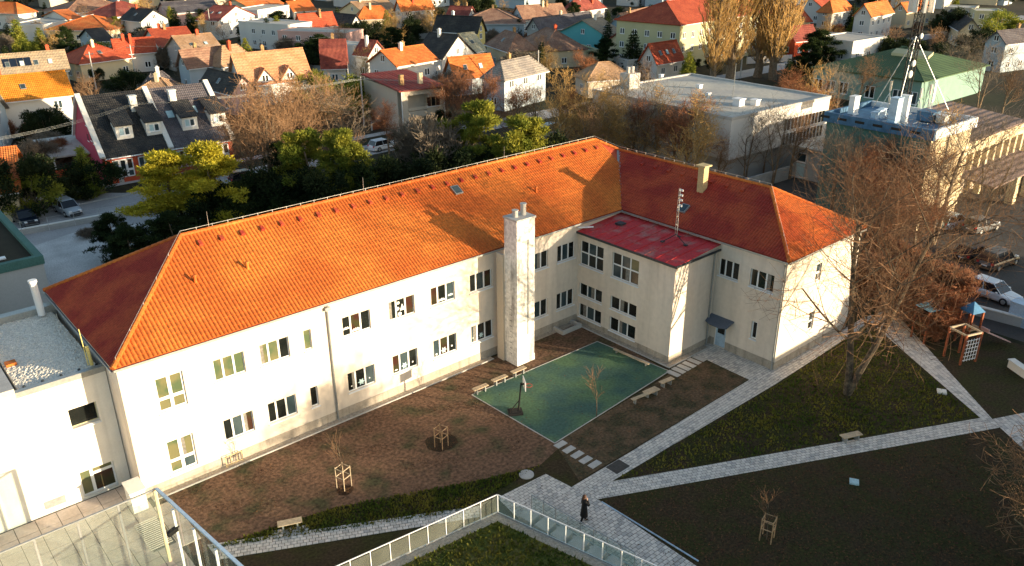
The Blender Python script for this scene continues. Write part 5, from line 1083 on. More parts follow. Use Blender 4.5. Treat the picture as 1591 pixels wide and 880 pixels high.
# ---- green roofed teal building
z = 4.8; a = pv(1259, 104, z); b = pv(1436, 127, z); c = pv(1540, 101, z)
dx = (b - a).normalized(); Lx = (b - a).length; dy = Vector((-dx.y, dx.x, 0)); Ly = max(14, abs((c - b).dot(dy)))
gb = thing('green_roof_building', 'teal walled building with a large green sheet hip roof', 'building', (a.x, a.y, 0), math.atan2(dx.y, dx.x))
part('wall', MB().box(.5, Lx - .5, .5, Ly - .5, 0, z), 'teal_plaster', gb)
o_ = Ly * .42; part('roof', MB().slab([(0, 0, z), (Lx, 0, z), (Lx - o_, Ly / 2, z + 3.4), (o_, Ly / 2, z + 3.4)], .2).slab([(Lx, 0, z), (Lx, Ly, z), (Lx - o_, Ly / 2, z + 3.4)], .2).slab([(Lx, Ly, z), (0, Ly, z), (o_, Ly / 2, z + 3.4), (Lx - o_, Ly / 2, z + 3.4)], .2).slab([(0, Ly, z), (0, 0, z), (o_, Ly / 2, z + 3.4)], .2), 'green_metal', gb)
part('skylight_band', MB().obox((Lx * .66, Ly * .36, z + 2.75), (3.2, 0, 0), (0, .8, .3), (0, 0, .25)), 'w_khaki', gb)
wallwins(gb, Vector((.5, .5, 0)), Vector((Lx - .5, .5, 0)), 0, z, step=2.2, ww=1.7, wh=2.0)
wallwins(gb, Vector((.5, Ly - .5, 0)), Vector((.5, .5, 0)), 0, z, step=2.6)
# ---- tower block with antenna mast
z = 10; a = pv(1450, 206, z); b = pv(1513, 186, z); c = pv(1285, 178, z)
dx = (b - a).normalized(); Lx = (b - a).length; dy = (c - a); dy = (dy - dx * dy.dot(dx)).normalized(); Ly = (c - a).dot(dy)
tw = thing('tower_block', 'square block with cream and dark green walls and a blue edged roof', 'building', (a.x, a.y, 0), math.atan2(dx.y, dx.x))
part('wall', MB().box(.0, Lx, 0, Ly, 0, z - .5), 'w_cream', tw)
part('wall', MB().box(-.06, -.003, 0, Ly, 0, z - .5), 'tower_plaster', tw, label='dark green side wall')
part('roof', MB().box(.3, Lx - .3, .3, Ly - .3, z - .6, z - .2), 'blue_sheet', tw)
part('parapet', MB().box(-.35, -.0, -.3, Ly + .3, z - .75, z + .25).box(0, Lx + .3, Ly, Ly + .3, z - .75, z + .25), 'blue_sheet', tw)
part('parapet', MB().box(0, Lx + .3, -.3, .0, z - .75, z + .25), 'white_paint', tw, label='pale front edge of the roof')
part('parapet', MB().box(Lx, Lx + .3, 0, Ly, z - .75, z + .25), 'white_paint', tw, label='pale far edge of the roof')
for i in range(6): part('roof_slot', MB().box(-.37, -.352, 1 + i * 1.9, 2 + i * 1.9, z - .35, z - .1), 'black_paint', tw)
part('downpipe', MB().tube((Lx * .4, -.1, 0), (Lx * .4, -.1, z - .7), .07, .07, 6), 'dark_metal', tw)
zb = z - .2
for (x, y, w_, d_, h_, m_, n_) in ((1.2, Ly * .42, 1.0, .8, 2.6, 'pale_blue', 'equipment_cabinet'), (2.6, Ly * .40, .5, .8, 2.7, 'white_paint', 'equipment_cabinet'), (2.4, Ly * .88, 1.0, .6, 1.9, 'white_paint', 'equipment_cabinet'), (5.2, Ly * .28, 1.6, 1.6, 1.0, 'blue_sheet', 'roof_hatch'), (5.2, Ly * .28 - 1.4, .9, .9, .8, 'white_paint', 'roof_hatch'), (1.6, Ly * .62, .7, .5, .8, 'pale_blue', 'equipment_cabinet'), (2.9, Ly * .64, .7, .5, .8, 'pale_blue', 'equipment_cabinet'), (3.9, Ly * .66, .7, .5, .8, 'pale_blue', 'equipment_cabinet')):
    q = tw.matrix_basis @ Vector((x, y, zb)); single(n_, MB().box(-w_ / 2, w_ / 2, -d_ / 2, d_ / 2, .12, h_).box(-w_ / 2 - .05, w_ / 2 + .05, -d_ / 2 - .05, d_ / 2 + .05, h_, h_ + .07).box(-w_ / 2, w_ / 2, -d_ / 2 - .1, -d_ / 2, 0, .12), m_,
        {1.2: 'large pale blue cabinet on the tower roof beside the mast', 2.6: 'tall narrow white cabinet right beside the large pale blue one', 2.4: 'white cabinet at the back left of the tower roof', 1.6: 'small pale cabinet, leftmost of three in a row on the tower roof', 2.9: 'small pale cabinet, middle of three in a row on the tower roof', 3.9: 'small pale cabinet, rightmost of three in a row on the tower roof'}.get(x, 'broad blue roof box behind the white cabinet on the tower' if w_ > 1 else 'low white box in front of the broad blue one on the tower roof'), 'cabinet' if 'cab' in n_ else 'roof box', q, tw.rotation_euler.z)
ms = G(1402, 172, zb); mh = 21.0
mast = thing('antenna_mast', 'tall black lattice mast with white panel antennas and guy struts on the tower roof', 'mast', tuple(ms))
mb = MB()
for k in range(4):
    x, y = ((-.35, -.35), (.35, -.35), (.35, .35), (-.35, .35))[k]; mb.tube((x, y, 0), (x, y, mh), .05, .05, 4)
for i in range(28):
    for k in range(4):
        q = [(-.35, -.35), (.35, -.35), (.35, .35), (-.35, .35)]; a_, b_ = q[k], q[(k + 1) % 4]; zz = i * mh / 28; mb.tube((*a_, zz), (*b_, zz + mh / 28), .028, .028, 3); mb.tube((*a_, zz), (*b_, zz), .022, .022, 3)
part('lattice', mb, 'black_paint', mast)
part('ladder', MB().tube((.4, -.1, 0), (.4, -.1, mh), .03, .03, 4).tube((.4, .2, 0), (.4, .2, mh), .03, .03, 4), 'dark_metal', mast)
for k, (x, y) in enumerate(((3.6, -3.2), (-2.6, -.6), (-1.4, 2.6), (3.4, 2.0))): part('strut', MB().tube((0, 0, 7.6), (x, y, .1), .045, .045, 6), 'grey_metal', mast)
for k in range(7):
    an = k * .9 + .3; x, y = 1.0 * math.cos(an), 1.0 * math.sin(an); pn = part('panel_antenna', MB().box(-.22, .22, -.12, .12, 10.0, 10.0 + random.choice((3.0, 3.3, 3.6))), 'white_plaster', mast); pn.location = (x, y, 0); pn.rotation_euler = (0, 0, an)
    part('bracket', MB().box(-.8, 0, -.03, .03, 10.6, 10.7), 'dark_metal', pn)
for k in range(7):
    an = k * .9 + .6; x, y = .95 * math.cos(an), .95 * math.sin(an); pn = part('panel_antenna', MB().box(-.22, .22, -.12, .12, 14.2, 17.8), 'white_plaster', mast); pn.location = (x, y, 0); pn.rotation_euler = (0, 0, an)
for x, y, zz, r_ in ((-.5, -.5, 5.0, .35), (-.6, -.4, 3.9, .4), (-.1, -.6, 7.7, .3)): part('dish', MB().ball((x, y, zz), r_, 1, .45, 1, 12, 8), 'white_plaster', mast, smooth=True)
mb = MB(); random.seed(5)
for i in range(34):
    q = Vector((random.uniform(.6, 6.5), random.uniform(1.0, Ly * .75), zb + .08)); e_ = q + Vector((random.uniform(-1.4, 1.4), random.uniform(-1.4, 1.4), random.uniform(0, .35))); mb.tube(q, e_, .035, .035, 4)
part('cable_tray', mb, 'steel', tw, kind='stuff')
for k, (u, v, h_) in enumerate(((1378, 170, 2.9), (1425, 178, 2.6), (1438, 182, 3.2))):
    q = G(u, v, zb); single('tripod_aerial', MB().tube((0, 0, 0), (0, 0, h_), .04, .03, 5).tube((0, 0, h_ * .6), (.8, .1, 0), .03, .03, 4).tube((0, 0, h_ * .6), (-.5, .6, 0), .03, .03, 4).tube((0, 0, h_ * .6), (-.4, -.7, 0), .03, .03, 4).box(-.12, .12, -.08, .08, h_ - .9, h_ + .1), 'steel', ['thin tripod aerial left of the mast foot', 'thin tripod aerial just right of the mast foot', 'tallest tripod aerial, beside the white narrow cabinet'][k], 'aerial', q)
# low grey wing with a door
z = 3.6; a = pv(1232, 228, z); b = pv(1300, 250, z); dx = (pv(1285, 205, z) - a).normalized(); 
lw = thing('grey_wing', 'low grey flat roofed wing with a pale door left of the tower block', 'building', (a.x, a.y, 0), tw.rotation_euler.z)
part('wall', MB().box(0, 9, -9, .0, 0, z), 'w_grey', lw); part('roof', MB().box(-.3, 9.2, -9.2, .3, z, z + .25), 'roof_slab', lw)
window(lw, 0, -.8, 2.0, 1.2, 1.1, -math.pi / 2, grid_panes(1.2, 1.1, 1, 1), ['pane_blue'], rec=-.05, fr=.08)
part('door', MB().box(-.06, -.0, -1.9, -.8, 0, 1.8), 'paper_blue', lw)
# ---- ribbed brown roof building with arcade
z = 7.0; a = pv(1503, 219, z); b = pv(1600, 184, z); dx = (b - a).normalized(); e_ = pv(1475, 157, z + .9) - a; Lx = e_.dot(dx); Ly = e_.dot(Vector((-dx.y, dx.x, 0))); print('arcade', Lx, Ly)
ar = thing('arcade_building', 'building with a brown ribbed sheet roof and a row of cream arcade piers', 'building', (a.x, a.y, 0), math.atan2(dx.y, dx.x))
part('wall', MB().box(0, Lx, 1.2, Ly, 0, z - .8), 'w_beige', ar)
part('roof', MB().slab([(-.3, -.3, z), (Lx, -.3, z), (Lx, Ly, z + .9), (-.3, Ly, z + .9)], .25), 'brown_sheet', ar)
part('frieze', MB().box(-.2, Lx, -.2, .25, z - 1.5, z - .28), 'w_cream', ar)
for i in range(18): part('pier', MB().box(i * 1.9, i * 1.9 + .45, -.15, .5, 0 if i % 3 == 0 else 3.2, z - 1.5), 'w_cream', ar)
part('lower_roof', MB().slab([(-1, -4, 3.0), (Lx, -4, 3.0), (Lx, 1.1, 3.6), (-1, 1.1, 3.6)], .2), 'brown_sheet', ar)
for x in (4.4, 8.6, 12.8, 17): part('column', MB().box(x, x + .9, -4.2, -3.4, 0, 3.0), 'w_cream', ar)
sg = G(1446, 158, z + 1.5)
single('billboard', MB().box(-1.1, 1.1, -.06, .06, 1.0, 3.4).box(-1, -.9, 0, .1, 0, 1).box(.9, 1, 0, .1, 0, 1), 'paper', 'white framed poster board on the roof behind the tower', 'billboard', tuple(G(1446, 172, z + .9)), .3)
# ---- mid-left building with green edge, and modern extension
z = 5.6; a = pv(65, 400, z); lb_ = thing('annex_building', 'pale block with a dark flat roof and blue-green rim at the left rim', 'building', (a.x, a.y, 0))
part('wall', MB().box(-14, 0, 0, 14, 0, z - .3), 'w_grey', lb_); part('roof', MB().box(-13.7, -.4, .4, 13.7, z - .35, z - .2), 'hedge_soil', lb_)
part('parapet', MB().box(-14.1, .1, -.1, .4, z - .5, z + .15).box(-.4, .1, .4, 13.7, z - .5, z + .15).box(-14.1, .1, 13.7, 14.1, z - .5, z + .15), 'tower_plaster', lb_)
for k in range(4): part('roof_light', MB().box(-3.2, -2.0, 2 + k * 2.4, 2.5 + k * 2.4, z - .2, z - .1), 'white_paint', lb_)
ex = thing('modern_extension', 'white rendered extension with gravel roof joined to the left end of the school', 'extension', (0, 0, 0))
zg = 7.35
# recessed white front at y=2
eo = [(-1.62, -.62, 5.3, 6.45)]
gx0 = -.0
mb = MB()
W0 = np.array; 
def py(u, v, y):
    d_ = FW + RT * (u - IW / 2) / FPX - UP * (v - IH / 2) / FPX; t = (y - CAM[1]) / d_[1]; return CAM + t * d_
y0 = 2.1
A_, B2 = py(105, 637, y0), py(156, 653, y0); C_, D_ = py(125, 735, y0), py(190, 775, y0)
eo = [(A_[0], B2[0], B2[2], py(151, 623, y0)[2]), (C_[0] - .1, D_[0], 0.12, C_[2])]
wall_open(mb, (0, y0, 0), (1, 0, 0), (0, -1, 0), -14, -.04, 0, zg, eo, .35)
mb.add([(-14, y0, 0), (-14, 12, 0), (-14, 12, zg), (-14, y0, zg)], [(0, 1, 2, 3)]).add([(-14, 11.8, 0), (-.04, 11.8, 0), (-.04, 11.8, zg), (-14, 11.8, zg)], [(3, 2, 1, 0)])
part('wall', mb, 'white_plaster', ex)
part('gravel_roof', MB().box(-4.0, -.3, y0 + .3, 11.5, zg - .35, zg - .12), 'white_gravel', ex)
part('parapet', MB().box(-4.2, -.05, y0 - .04, y0 + .3, zg - .3, zg), 'grey_metal', ex); part('parapet', MB().box(-4.2, -.05, 11.3, 11.9, zg - .3, zg + .3), 'grey_metal', ex)
mb = MB(); nx_, ny_ = 52, 118; gv = [[(-4.0 + 3.7 * i / nx_ + random.uniform(-.02, .02), y0 + .3 + (11.2 - y0) * j / ny_ * .985, zg - .13 + random.uniform(0, .075)) for i in range(nx_ + 1)] for j in range(ny_ + 1)]
mb.add([q for r in gv for q in r], [(j * (nx_ + 1) + i, j * (nx_ + 1) + i + 1, (j + 1) * (nx_ + 1) + i + 1, (j + 1) * (nx_ + 1) + i) for j in range(ny_) for i in range(nx_)])
part('gravel', mb, 'white_gravel', ex, kind='stuff')
part('parapet', MB().box(-4.75, -4.2, y0 - .1, 12, zg - .3, zg + .28).box(-14, -4.75, y0 - .1, y0 + .35, zg - .3, zg + .28), 'concrete', ex)
part('inner_roof', MB().slab([(-14, y0 + .4, zg - .1), (-5.0, y0 + .4, zg - .1), (-5.0, 9, zg - .2), (-14, 9, zg + .9)], .1), 'tile', ex)
hp_ = None
for k in range(5): part('roof_drain', MB().tube((-3.7 + k * .85, y0 + .45, zg - .12), (-3.7 + k * .85, y0 + .45, zg + .02), .07, .07, 8), 'dark_metal', ex)
part('exhaust_pipe', MB().tube((-.9, 10.9, zg), (-.95, 10.9, zg + 2.1), .2, .2, 12).tube((-.95, 10.9, zg + 2.1), (-.95, 10.9, zg + 2.25), .24, .24, 12), 'white_paint', ex)
part('mast_pipe', MB().tube((-.5, 2.6, zg), (-.55, 2.6, zg + 1.1), .09, .09, 8).tube((-.65, 2.7, zg), (-.7, 2.7, zg + 2.1), .03, .02, 6), 'w_yellow', ex)
part('brick_stack', MB().box(-3.9, -3.4, 5.4, 5.9, zg - .12, zg + .05), 'tile', ex)
w = eo[0][1] - eo[0][0]; h = eo[0][3] - eo[0][2]; window(ex, eo[0][0], y0, eo[0][2], w, h, 0, grid_panes(w, h, 1, 1), ['pane_dark'], rec=.28, fr=.04, frm='w_khaki')
w = eo[1][1] - eo[1][0]; h = eo[1][3] - eo[1][2]; window(ex, eo[1][0], y0, eo[1][2], w, h, 0, [(0, w * .36, 0, h), (w * .36, w, 0, h * .74), (w * .36, w, h * .74, h)], ['pane_olive', 'pane_brown', 'pane_olive'], rec=.2, fr=.08, sill=False)
part('grille', MB().box(-4.3, -3.3, y0 - .03, y0 - .005, .35, .8), 'grey_metal', ex); print('ext door', eo)
single('stone_block', MB().box(-.4, .35, -1.1, -.1, 0, 1.3).slab([(-.45, -1.2, 1.35), (.4, -1.2, 1.35), (.4, -.02, 1.45), (-.45, -.02, 1.45)], .08), 'white_plaster', 'white capped block at the foot of the left facade corner', 'pillar', (-.45, .2, 0))
# ================================================================== FOREGROUND
random.seed(33)
# green roof slab with glass railing
A_ = G(773, 796, 1.0); L_ = G(590, 880, 1.0); R_ = G(955, 880, 1.0)
dl = (L_ - A_).normalized(); dr = (R_ - A_).normalized(); PL = A_ + dl * 15; PRr = A_ + dr * 14; PB = PL + dr * 14
gr = thing('green_roof', 'low planted roof with gravel margin and glass railing at the bottom of the picture', 'green roof')
part('slab', MB().prism([tuple(p)[:2] for p in (A_, PL, PB, PRr)], 0, .93), 'concrete', gr)
q = [A_ + (dl + dr) * .1, PL + dr * .1, PB, PRr + dl * .1]
part('gravel_margin', MB().prism([tuple(p)[:2] for p in q], .93, .97), 'gravel', gr)
q2 = [A_ + (dl + dr) * .62, PL + dr * .62, PB, PRr + dl * .62]
mk('sedum', (0.10, 0.11, 0.02), 1, col2=(0.17, 0.13, 0.04), scale=1.2, fine=.4, fscale=8, bump=1, bscale=9)
part('turf', MB().prism([tuple(p)[:2] for p in q2], .97, 1.02), 'sedum', gr)
lt = litter('grass', [tuple(p)[:2] for p in q2], 26000, .13, 'grass_tuft', 1.01, tuft=True); lt.parent = gr
rail = thing('glass_railing', 'glass railing with slim pale posts round the planted roof', 'railing')
def railrun(P0, d, n, st, h, par, gm='glass', z0=.95, pm='white_paint'):
    for i in range(n + 1):
        p = P0 + d * st * i; part('post', MB().box(p.x - .018, p.x + .018, p.y - .018, p.y + .018, z0, z0 + h), pm, par)
        if i < n:
            a = p + d * .05; b = p + d * (st - .05); nn = Vector((-d.y, d.x, 0)) * .008; mb = MB(); c = (a + b) / 2; mb.obox((c.x, c.y, z0 + h * .5), (b - a) / 2 * Vector((1, 1, 0)), nn, (0, 0, h * .42)); part('glass_pane', mb, gm, par)
    e = P0 + d * st * n; c = (P0 + e) / 2
    part('handrail', MB().obox((c.x, c.y, z0 + h + .02), (e - P0) / 2 * Vector((1, 1, 0)), Vector((-d.y, d.x, 0)) * .022, (0, 0, .018)), pm, par)
    part('bottom_rail', MB().obox((c.x, c.y, z0 + .05), (e - P0) / 2 * Vector((1, 1, 0)), Vector((-d.y, d.x, 0)) * .03, (0, 0, .035)), 'steel', par)
dl2 = Vector((dl.x, dl.y, 0)).normalized(); dr2 = Vector((dr.x, dr.y, 0)).normalized()
railrun(A_, dl2, 12, 1.0, 1.12, rail); railrun(A_ + dr2 * .02, dr2, 10, 1.0, 1.12, rail, 'glass_blue')
nth7 = ['first', 'second', 'third', 'fourth', 'fifth', 'sixth', 'last']
pr2 = thing('plaza_railing', 'low railing on the paved plaza between the walker and the planted roof', 'railing')
p0 = G(826, 793); p1 = G(985, 884); dd = (p1 - p0).normalized(); railrun(p0, dd, 8, (p1 - p0).length / 8, .95, pr2, 'glass_blue', 0.02, 'grey_metal')
for i in range(7):
    p = p0 + dd * (.5 + i * 1.05) + Vector((-dd.y, dd.x, 0)) * -.75
    single('concrete_step', MB().box(-.38, .38, -.42, .42, 0, .42), 'concrete', nth7[i] + ' concrete seat block from the plaza corner, beside the planted roof railing', 'seat block', (p.x, p.y, 0.01), math.atan2(dd.y, dd.x), 'concrete seat blocks beside the plaza railing')
single('metal_edging', (lambda a, b: MB().tube(a, b, .04, .04, 6))(tuple(G(935, 780, .03)), tuple(G(1085, 872, .03))), 'pale_blue', 'pale blue metal edging between the plaza and the dark lawn', 'edging')
# glass wind screen bottom left
ty = -5.7; tz = 4.35; c0 = G(243, 759, tz); ty = c0.y; x0_, = (c0.x,); cR = G(375, 880, tz); dR = Vector((cR.x - c0.x, cR.y - c0.y, 0)).normalized()
gs = thing('glass_screen', 'tall glazed wind screen with cream posts in the bottom left corner', 'glass screen')
for i in range(7):
    x = x0_ - i * 1.72; part('post', MB().box(x - (.14 if i == 0 else .045), x + (.0 if i == 0 else .045), ty + .02, ty + (.2 if i == 0 else .1), 0, tz - .08), 'w_cream' if i == 0 else 'grey_metal', gs)
    if i < 6: part('glass_pane', MB().box(x - 1.66, x - .06, ty + .03, ty + .045, .1, tz - .1), 'glass', gs)
part('top_rail', MB().box(x0_ - 10.5, x0_ + .03, ty - .03, ty + .05, tz - .06, tz), 'grey_metal', gs)
for i in range(5):
    p = Vector((x0_, ty, 0)) + dR * 1.9 * i
    if i: part('post', MB().box(p.x - .22, p.x - .12, p.y - .05, p.y + .05, 0, tz - .08), 'white_paint', gs)
    a = p + dR * .12; b = p + dR * 1.84; c = (a + b) / 2; part('glass_pane', MB().obox((c.x, c.y, tz / 2), (b - a) / 2, Vector((-dR.y, dR.x, 0)) * .008, (0, 0, tz / 2 - .1)), 'glass', gs)
e = Vector((x0_, ty, 0)) + dR * 10; c = (Vector((x0_, ty, 0)) + e) / 2
part('top_rail', MB().obox((c.x, c.y, tz - .02), dR * 5, Vector((-dR.y, dR.x, 0)) * .07, (0, 0, .04)), 'pale_blue', gs)
p = G(268, 826, 3.2); single('floodlight', MB().obox((0, 0, 0), (.24, .06, .03), (-.02, .1, 0), (0, 0, .11)).tube((.2, 0, .05), (.34, .05, .1), .03, .03, 6), 'black_paint', 'small black floodlight on the glass screen post', 'floodlight', tuple(p))

mk('terrace', (0.50, 0.42, 0.36), .8, col2=(0.58, 0.5, 0.44), scale=.8, fine=.1)
tp = sheet('terrace', [(-16, -26), (1.6, -26), (x0_, ty), (.3, ty + .1), (.3, -.4), (0, -.02), (-.02, 2.08), (-16, 2.08)], 0.01, 'joint')
mb = MB(); x = -15.9
while x < .2:
    y = -16.0
    while y < 1.6:
        if x < -.9 or y > -5.5 or x + .9 < x0_ + (y - ty) * dR.x / dR.y:
            if not (x > -.55 and y > -1.4): mb.box(x, x + .97, y, y + .97, 0, .035 + random.uniform(0, .004))
        y += 1.0
    x += 1.0
part('slab_paving', mb, 'terrace', tp, kind='stuff')
gt = single('floor_grate', MB().box(-.6, .5, -2.9, -.5, 0, .06), 'dark_metal', 'dark ribbed grate in the terrace floor behind the glass corner', 'grate', (-.5, -1.6, .03))
mb = MB()
for i in range(16): mb.box(-1.2, -.1, -4.4 + i * .16, -4.33 + i * .16, .09, .12)
part('bar', mb, 'steel', gt, kind='stuff').location = (.5, 1.6, -.03)
# steps slabs
def slabs(pts, w, d, ang, lbs, grp):
    for i, (u, v) in enumerate(pts):
        p = G(u, v); single('stepping_slab', MB().box(-w / 2, w / 2, -d / 2, d / 2, -.03, .035), 'concrete', lbs[i], 'stepping slab', (p.x, p.y, 0.0), ang, grp)
nth = ['first', 'second', 'third', 'fourth', 'fifth', 'sixth']
P_, Q_ = G(871, 692), G(924, 722.5); an = math.atan2(Q_.y - P_.y, Q_.x - P_.x)
slabs([(871, 691), (884, 699), (897, 707), (910, 715), (924, 722)], .42, .78, an, [nth[i] + ' stepping slab counted from the green court toward the plaza' for i in range(5)], 'stepping slabs from the court to the plaza')
P_, Q_ = G(1086, 558), G(1047, 581); an = math.atan2(Q_.y - P_.y, Q_.x - P_.x)
slabs([(1086.5, 557.5), (1078.5, 562), (1070.5, 567), (1062.5, 571.5), (1054.5, 576), (1046.5, 581)], .44, .95, an, [nth[i] + ' stepping slab counted from the door paving toward the court' for i in range(6)], 'stepping slabs from the door to the court')
def bench(u0, v0, u1, v1, lb, h=.42, w=.36, back=False, nm='bench', legs='grey_metal', top='pale_wood'):
    a, b = G(u0, v0, h), G(u1, v1, h); a.z = b.z = 0; d = b - a; L = d.length; c = (a + b) / 2; o = thing(nm, lb, 'bench', (c.x, c.y, .015), math.atan2(d.y, d.x))
    n = max(2, int(w / .12))
    for i in range(n): part('slat', MB().box(-L / 2, L / 2, -w / 2 + i * w / n + .006, -w / 2 + (i + 1) * w / n - .006, h - .05, h), top, o)
    for x in (-L / 2 + .25, L / 2 - .25): part('leg', MB().box(x - .04, x + .04, -w / 2 + .03, w / 2 - .03, 0, h - .052), legs, o)
bench(735, 606, 757, 597, 'bench at the left corner of the green court, farthest from the chimney')
bench(765, 592, 787, 583, 'middle one of three benches along the court below the facade')
bench(795, 579, 816, 570, 'bench right at the foot of the tall chimney')
bench(1001, 610.5, 1020, 602, 'short bench behind the long plank at the right edge of the court')
bench(982, 621, 1024, 604, 'long plank bench at the right edge of the court', h=.4, w=.26)
bench(1026, 595, 1045, 587, 'bench nearest the stepping slabs at the right edge of the court')
bench(954, 542, 1008, 566, 'long low plank bench along the annex wall side of the court', h=.25, w=.22)
bench(431, 815, 469, 807, 'bench in the paved bay beside the lower left footpath', w=.45)
bench(1308, 679, 1337, 672.5, 'bench alone on the dark lawn beside the long footpath', w=.45)
# portable basketball stand
p = G(803, 642); hp = thing('basketball_stand', 'black portable basketball stand with white backboard on the green court', 'basketball stand', (p.x, p.y, .015), math.atan2(-.6, 1))
part('base', MB().box(-.55, .35, -.35, .35, 0, .16).box(-.45, .2, -.25, .25, .16, .22), 'black_paint', hp); part('pole', MB().tube((.1, 0, .1), (.28, 0, 2.15), .055, .05, 8), 'black_paint', hp)
part('arm', MB().tube((-.4, 0, .2), (.15, 0, .9), .03, .03, 6), 'black_paint', hp)
bb = part('backboard', MB().box(.46, .50, -.45, .45, 1.75, 2.4), 'white_paint', hp); part('bracket', MB().box(.25, .46, -.05, .05, 2.0, 2.1), 'black_paint', bb)
mb = MB()
for i in range(12):
    a, b = i * math.pi / 6, (i + 1) * math.pi / 6; mb.tube((.76 + .22 * math.cos(a), .22 * math.sin(a), 1.9), (.76 + .22 * math.cos(b), .22 * math.sin(b), 1.9), .014, .014, 4)
part('hoop', mb, 'red_lamp', hp)
p = G(818, 738); single('manhole_cover', MB().tube((0, 0, -.05), (0, 0, .05), .42, .42, 20).tube((0, 0, .05), (0, 0, .065), .3, .3, 20), 'concrete', 'round concrete manhole cover on the lawn left of the plaza corner', 'manhole cover', p)
p = G(960, 726); m_ = single('drain_grate', MB().box(-.55, .55, -.42, .42, 0, .045).box(-.46, .46, -.34, .34, .045, .055), 'asphalt', 'square dark drain plate set in the footpath to the entrance', 'drain plate', p, a2)
p = G(1463, 610); single('lawn_hatch', MB().box(-.28, .28, -.28, .28, 0, .12).box(-.2, .2, -.2, .2, .12, .15), 'white_plaster', 'small white square hatch on the lawn inside the path triangle', 'hatch', p, .5)
p = G(1327, 750); single('lawn_hatch', MB().box(-.24, .24, -.24, .24, 0, .1).box(-.15, .15, -.15, .15, .1, .12), 'paper_blue', 'small pale blue square hatch on the big dark lower lawn', 'hatch', p, .5)
p = G(1583, 580); single('lawn_stone', MB().box(-.9, .9, -.2, .2, 0, .55).box(-.95, .95, -.26, .26, .55, .62), 'white_plaster', 'white block at the right rim on the dark lawn', 'stone block', p, 1.0)
# small radiator-like frame leaning by left facade
p = G(360, 722, 0.35); single('wall_frame', MB().box(-.5, -.46, -.03, 0, 0, .7).box(.46, .5, -.03, 0, 0, .7).box(-.5, .5, -.03, 0, .66, .7).box(-.5, .5, -.03, 0, .1, .13).box(-.2, -.17, -.03, 0, .1, .66).box(.17, .2, -.03, 0, .1, .66), 'yellow_plaster', 'thin metal frame standing against the foot of the left facade', 'frame', (4.95, -.24, .06))
# walker
pp = G(907, 812); pe = thing('person', 'person in a long black coat walking with one hand raised to the head', 'person', (pp.x, pp.y, .02), math.radians(-25))
def skinned(name, pts, edges, mat, parent, sub=1):
    me = bpy.data.meshes.new(name); me.from_pydata([p[:3] for p in pts], edges, []); o = bpy.data.objects.new(name, me); COL.objects.link(o)
    m = o.modifiers.new('s', 'SKIN'); sv = me.skin_vertices[0].data
    for i, p in enumerate(pts): r = p[3]; sv[i].radius = (r, r if len(p) < 5 else p[4]); sv[i].use_root = (i == 0)
    o.modifiers.new('u', 'SUBSURF').levels = sub; o.modifiers['u'].render_levels = sub
    dg = bpy.context.evaluated_depsgraph_get(); dg.update(); m2 = bpy.data.meshes.new_from_object(o.evaluated_get(dg)); bpy.data.objects.remove(o)
    m2.materials.clear(); m2.materials.append(MT[mat]); m2.polygons.foreach_set('use_smooth', [True] * len(m2.polygons)); return link(name, m2, parent)
pts = [(0, 0, .92, .14, .10), (0, 0, 1.15, .12, .09), (0, 0, 1.36, .16, .09), (0, 0, 1.46, .055), (0.01, 0, 1.54, .07), (.015, 0, 1.62, .088, .078), (.01, 0, 1.69, .055),
       (0, .17, 1.38, .055), (-.03, .24, 1.12, .042), (.02, .25, .90, .03), (.04, .25, .83, .026),
       (0, -.17, 1.38, .055), (.16, -.25, 1.20, .042), (.10, -.14, 1.46, .03), (.09, -.11, 1.53, .026),
       (0, .09, .88, .09), (.12, .09, .50, .06), (.10, .09, .12, .04), (.10, .09, .06, .04), (.24, .09, .035, .032),
       (0, -.09, .88, .09), (-.06, -.09, .50, .06), (-.20, -.09, .14, .04), (-.22, -.09, .07, .04), (-.10, -.09, .035, .032)]
ed = [(0, 1), (1, 2), (2, 3), (3, 4), (4, 5), (5, 6), (2, 7), (7, 8), (8, 9), (9, 10), (2, 11), (11, 12), (12, 13), (13, 14), (0, 15), (15, 16), (16, 17), (17, 18), (18, 19), (0, 20), (20, 21), (21, 22), (22, 23), (23, 24)]
for s_, base, dz in ((10, (.04, .25, .83), -1), (14, (.09, -.11, 1.53), 1)):
    for k in range(4):
        n0 = len(pts); fx = base[0] - .03 + .02 * k; L_ = (.055, .065, .06, .045)[k]; pts += [(fx, base[1] + .01, base[2] + dz * L_ * .6, .009), (fx + .008, base[1] + .02, base[2] + dz * L_ * 1.1, .007)]; ed += [(s_, n0), (n0, n0 + 1)]
    n0 = len(pts); pts += [(base[0] + .045, base[1] + .015, base[2] + dz * .02, .01)]; ed += [(s_, n0)]
body = skinned('body', pts, ed, 'skin', pe)
mb = MB()
def ring(mb, rs, n=14):
    vs = []; fs = []
    for (x, y, z, a, b) in rs: vs += [(x + a * math.cos(6.2832 * i / n), y + b * math.sin(6.2832 * i / n), z) for i in range(n)]
    for j in range(len(rs) - 1):
        for i in range(n): fs.append((j * n + i, j * n + (i + 1) % n, (j + 1) * n + (i + 1) % n, (j + 1) * n + i))
    fs += [tuple(range(n - 1, -1, -1)), tuple(range((len(rs) - 1) * n, len(rs) * n))]; mb.add(vs, fs)
ring(mb, [(0, 0, .42, .20, .22), (0, 0, .60, .185, .21), (0, 0, .95, .15, .18), (0, 0, 1.14, .125, .155), (0, 0, 1.32, .13, .195), (0, 0, 1.42, .10, .15), (0, 0, 1.49, .07, .08)])
for q in ((7, 8), (8, 9), (11, 12), (12, 13)): mb.tube(pts[q[0]][:3], pts[q[1]][:3], pts[q[0]][3] + .022, pts[q[1]][3] + .02, 9)
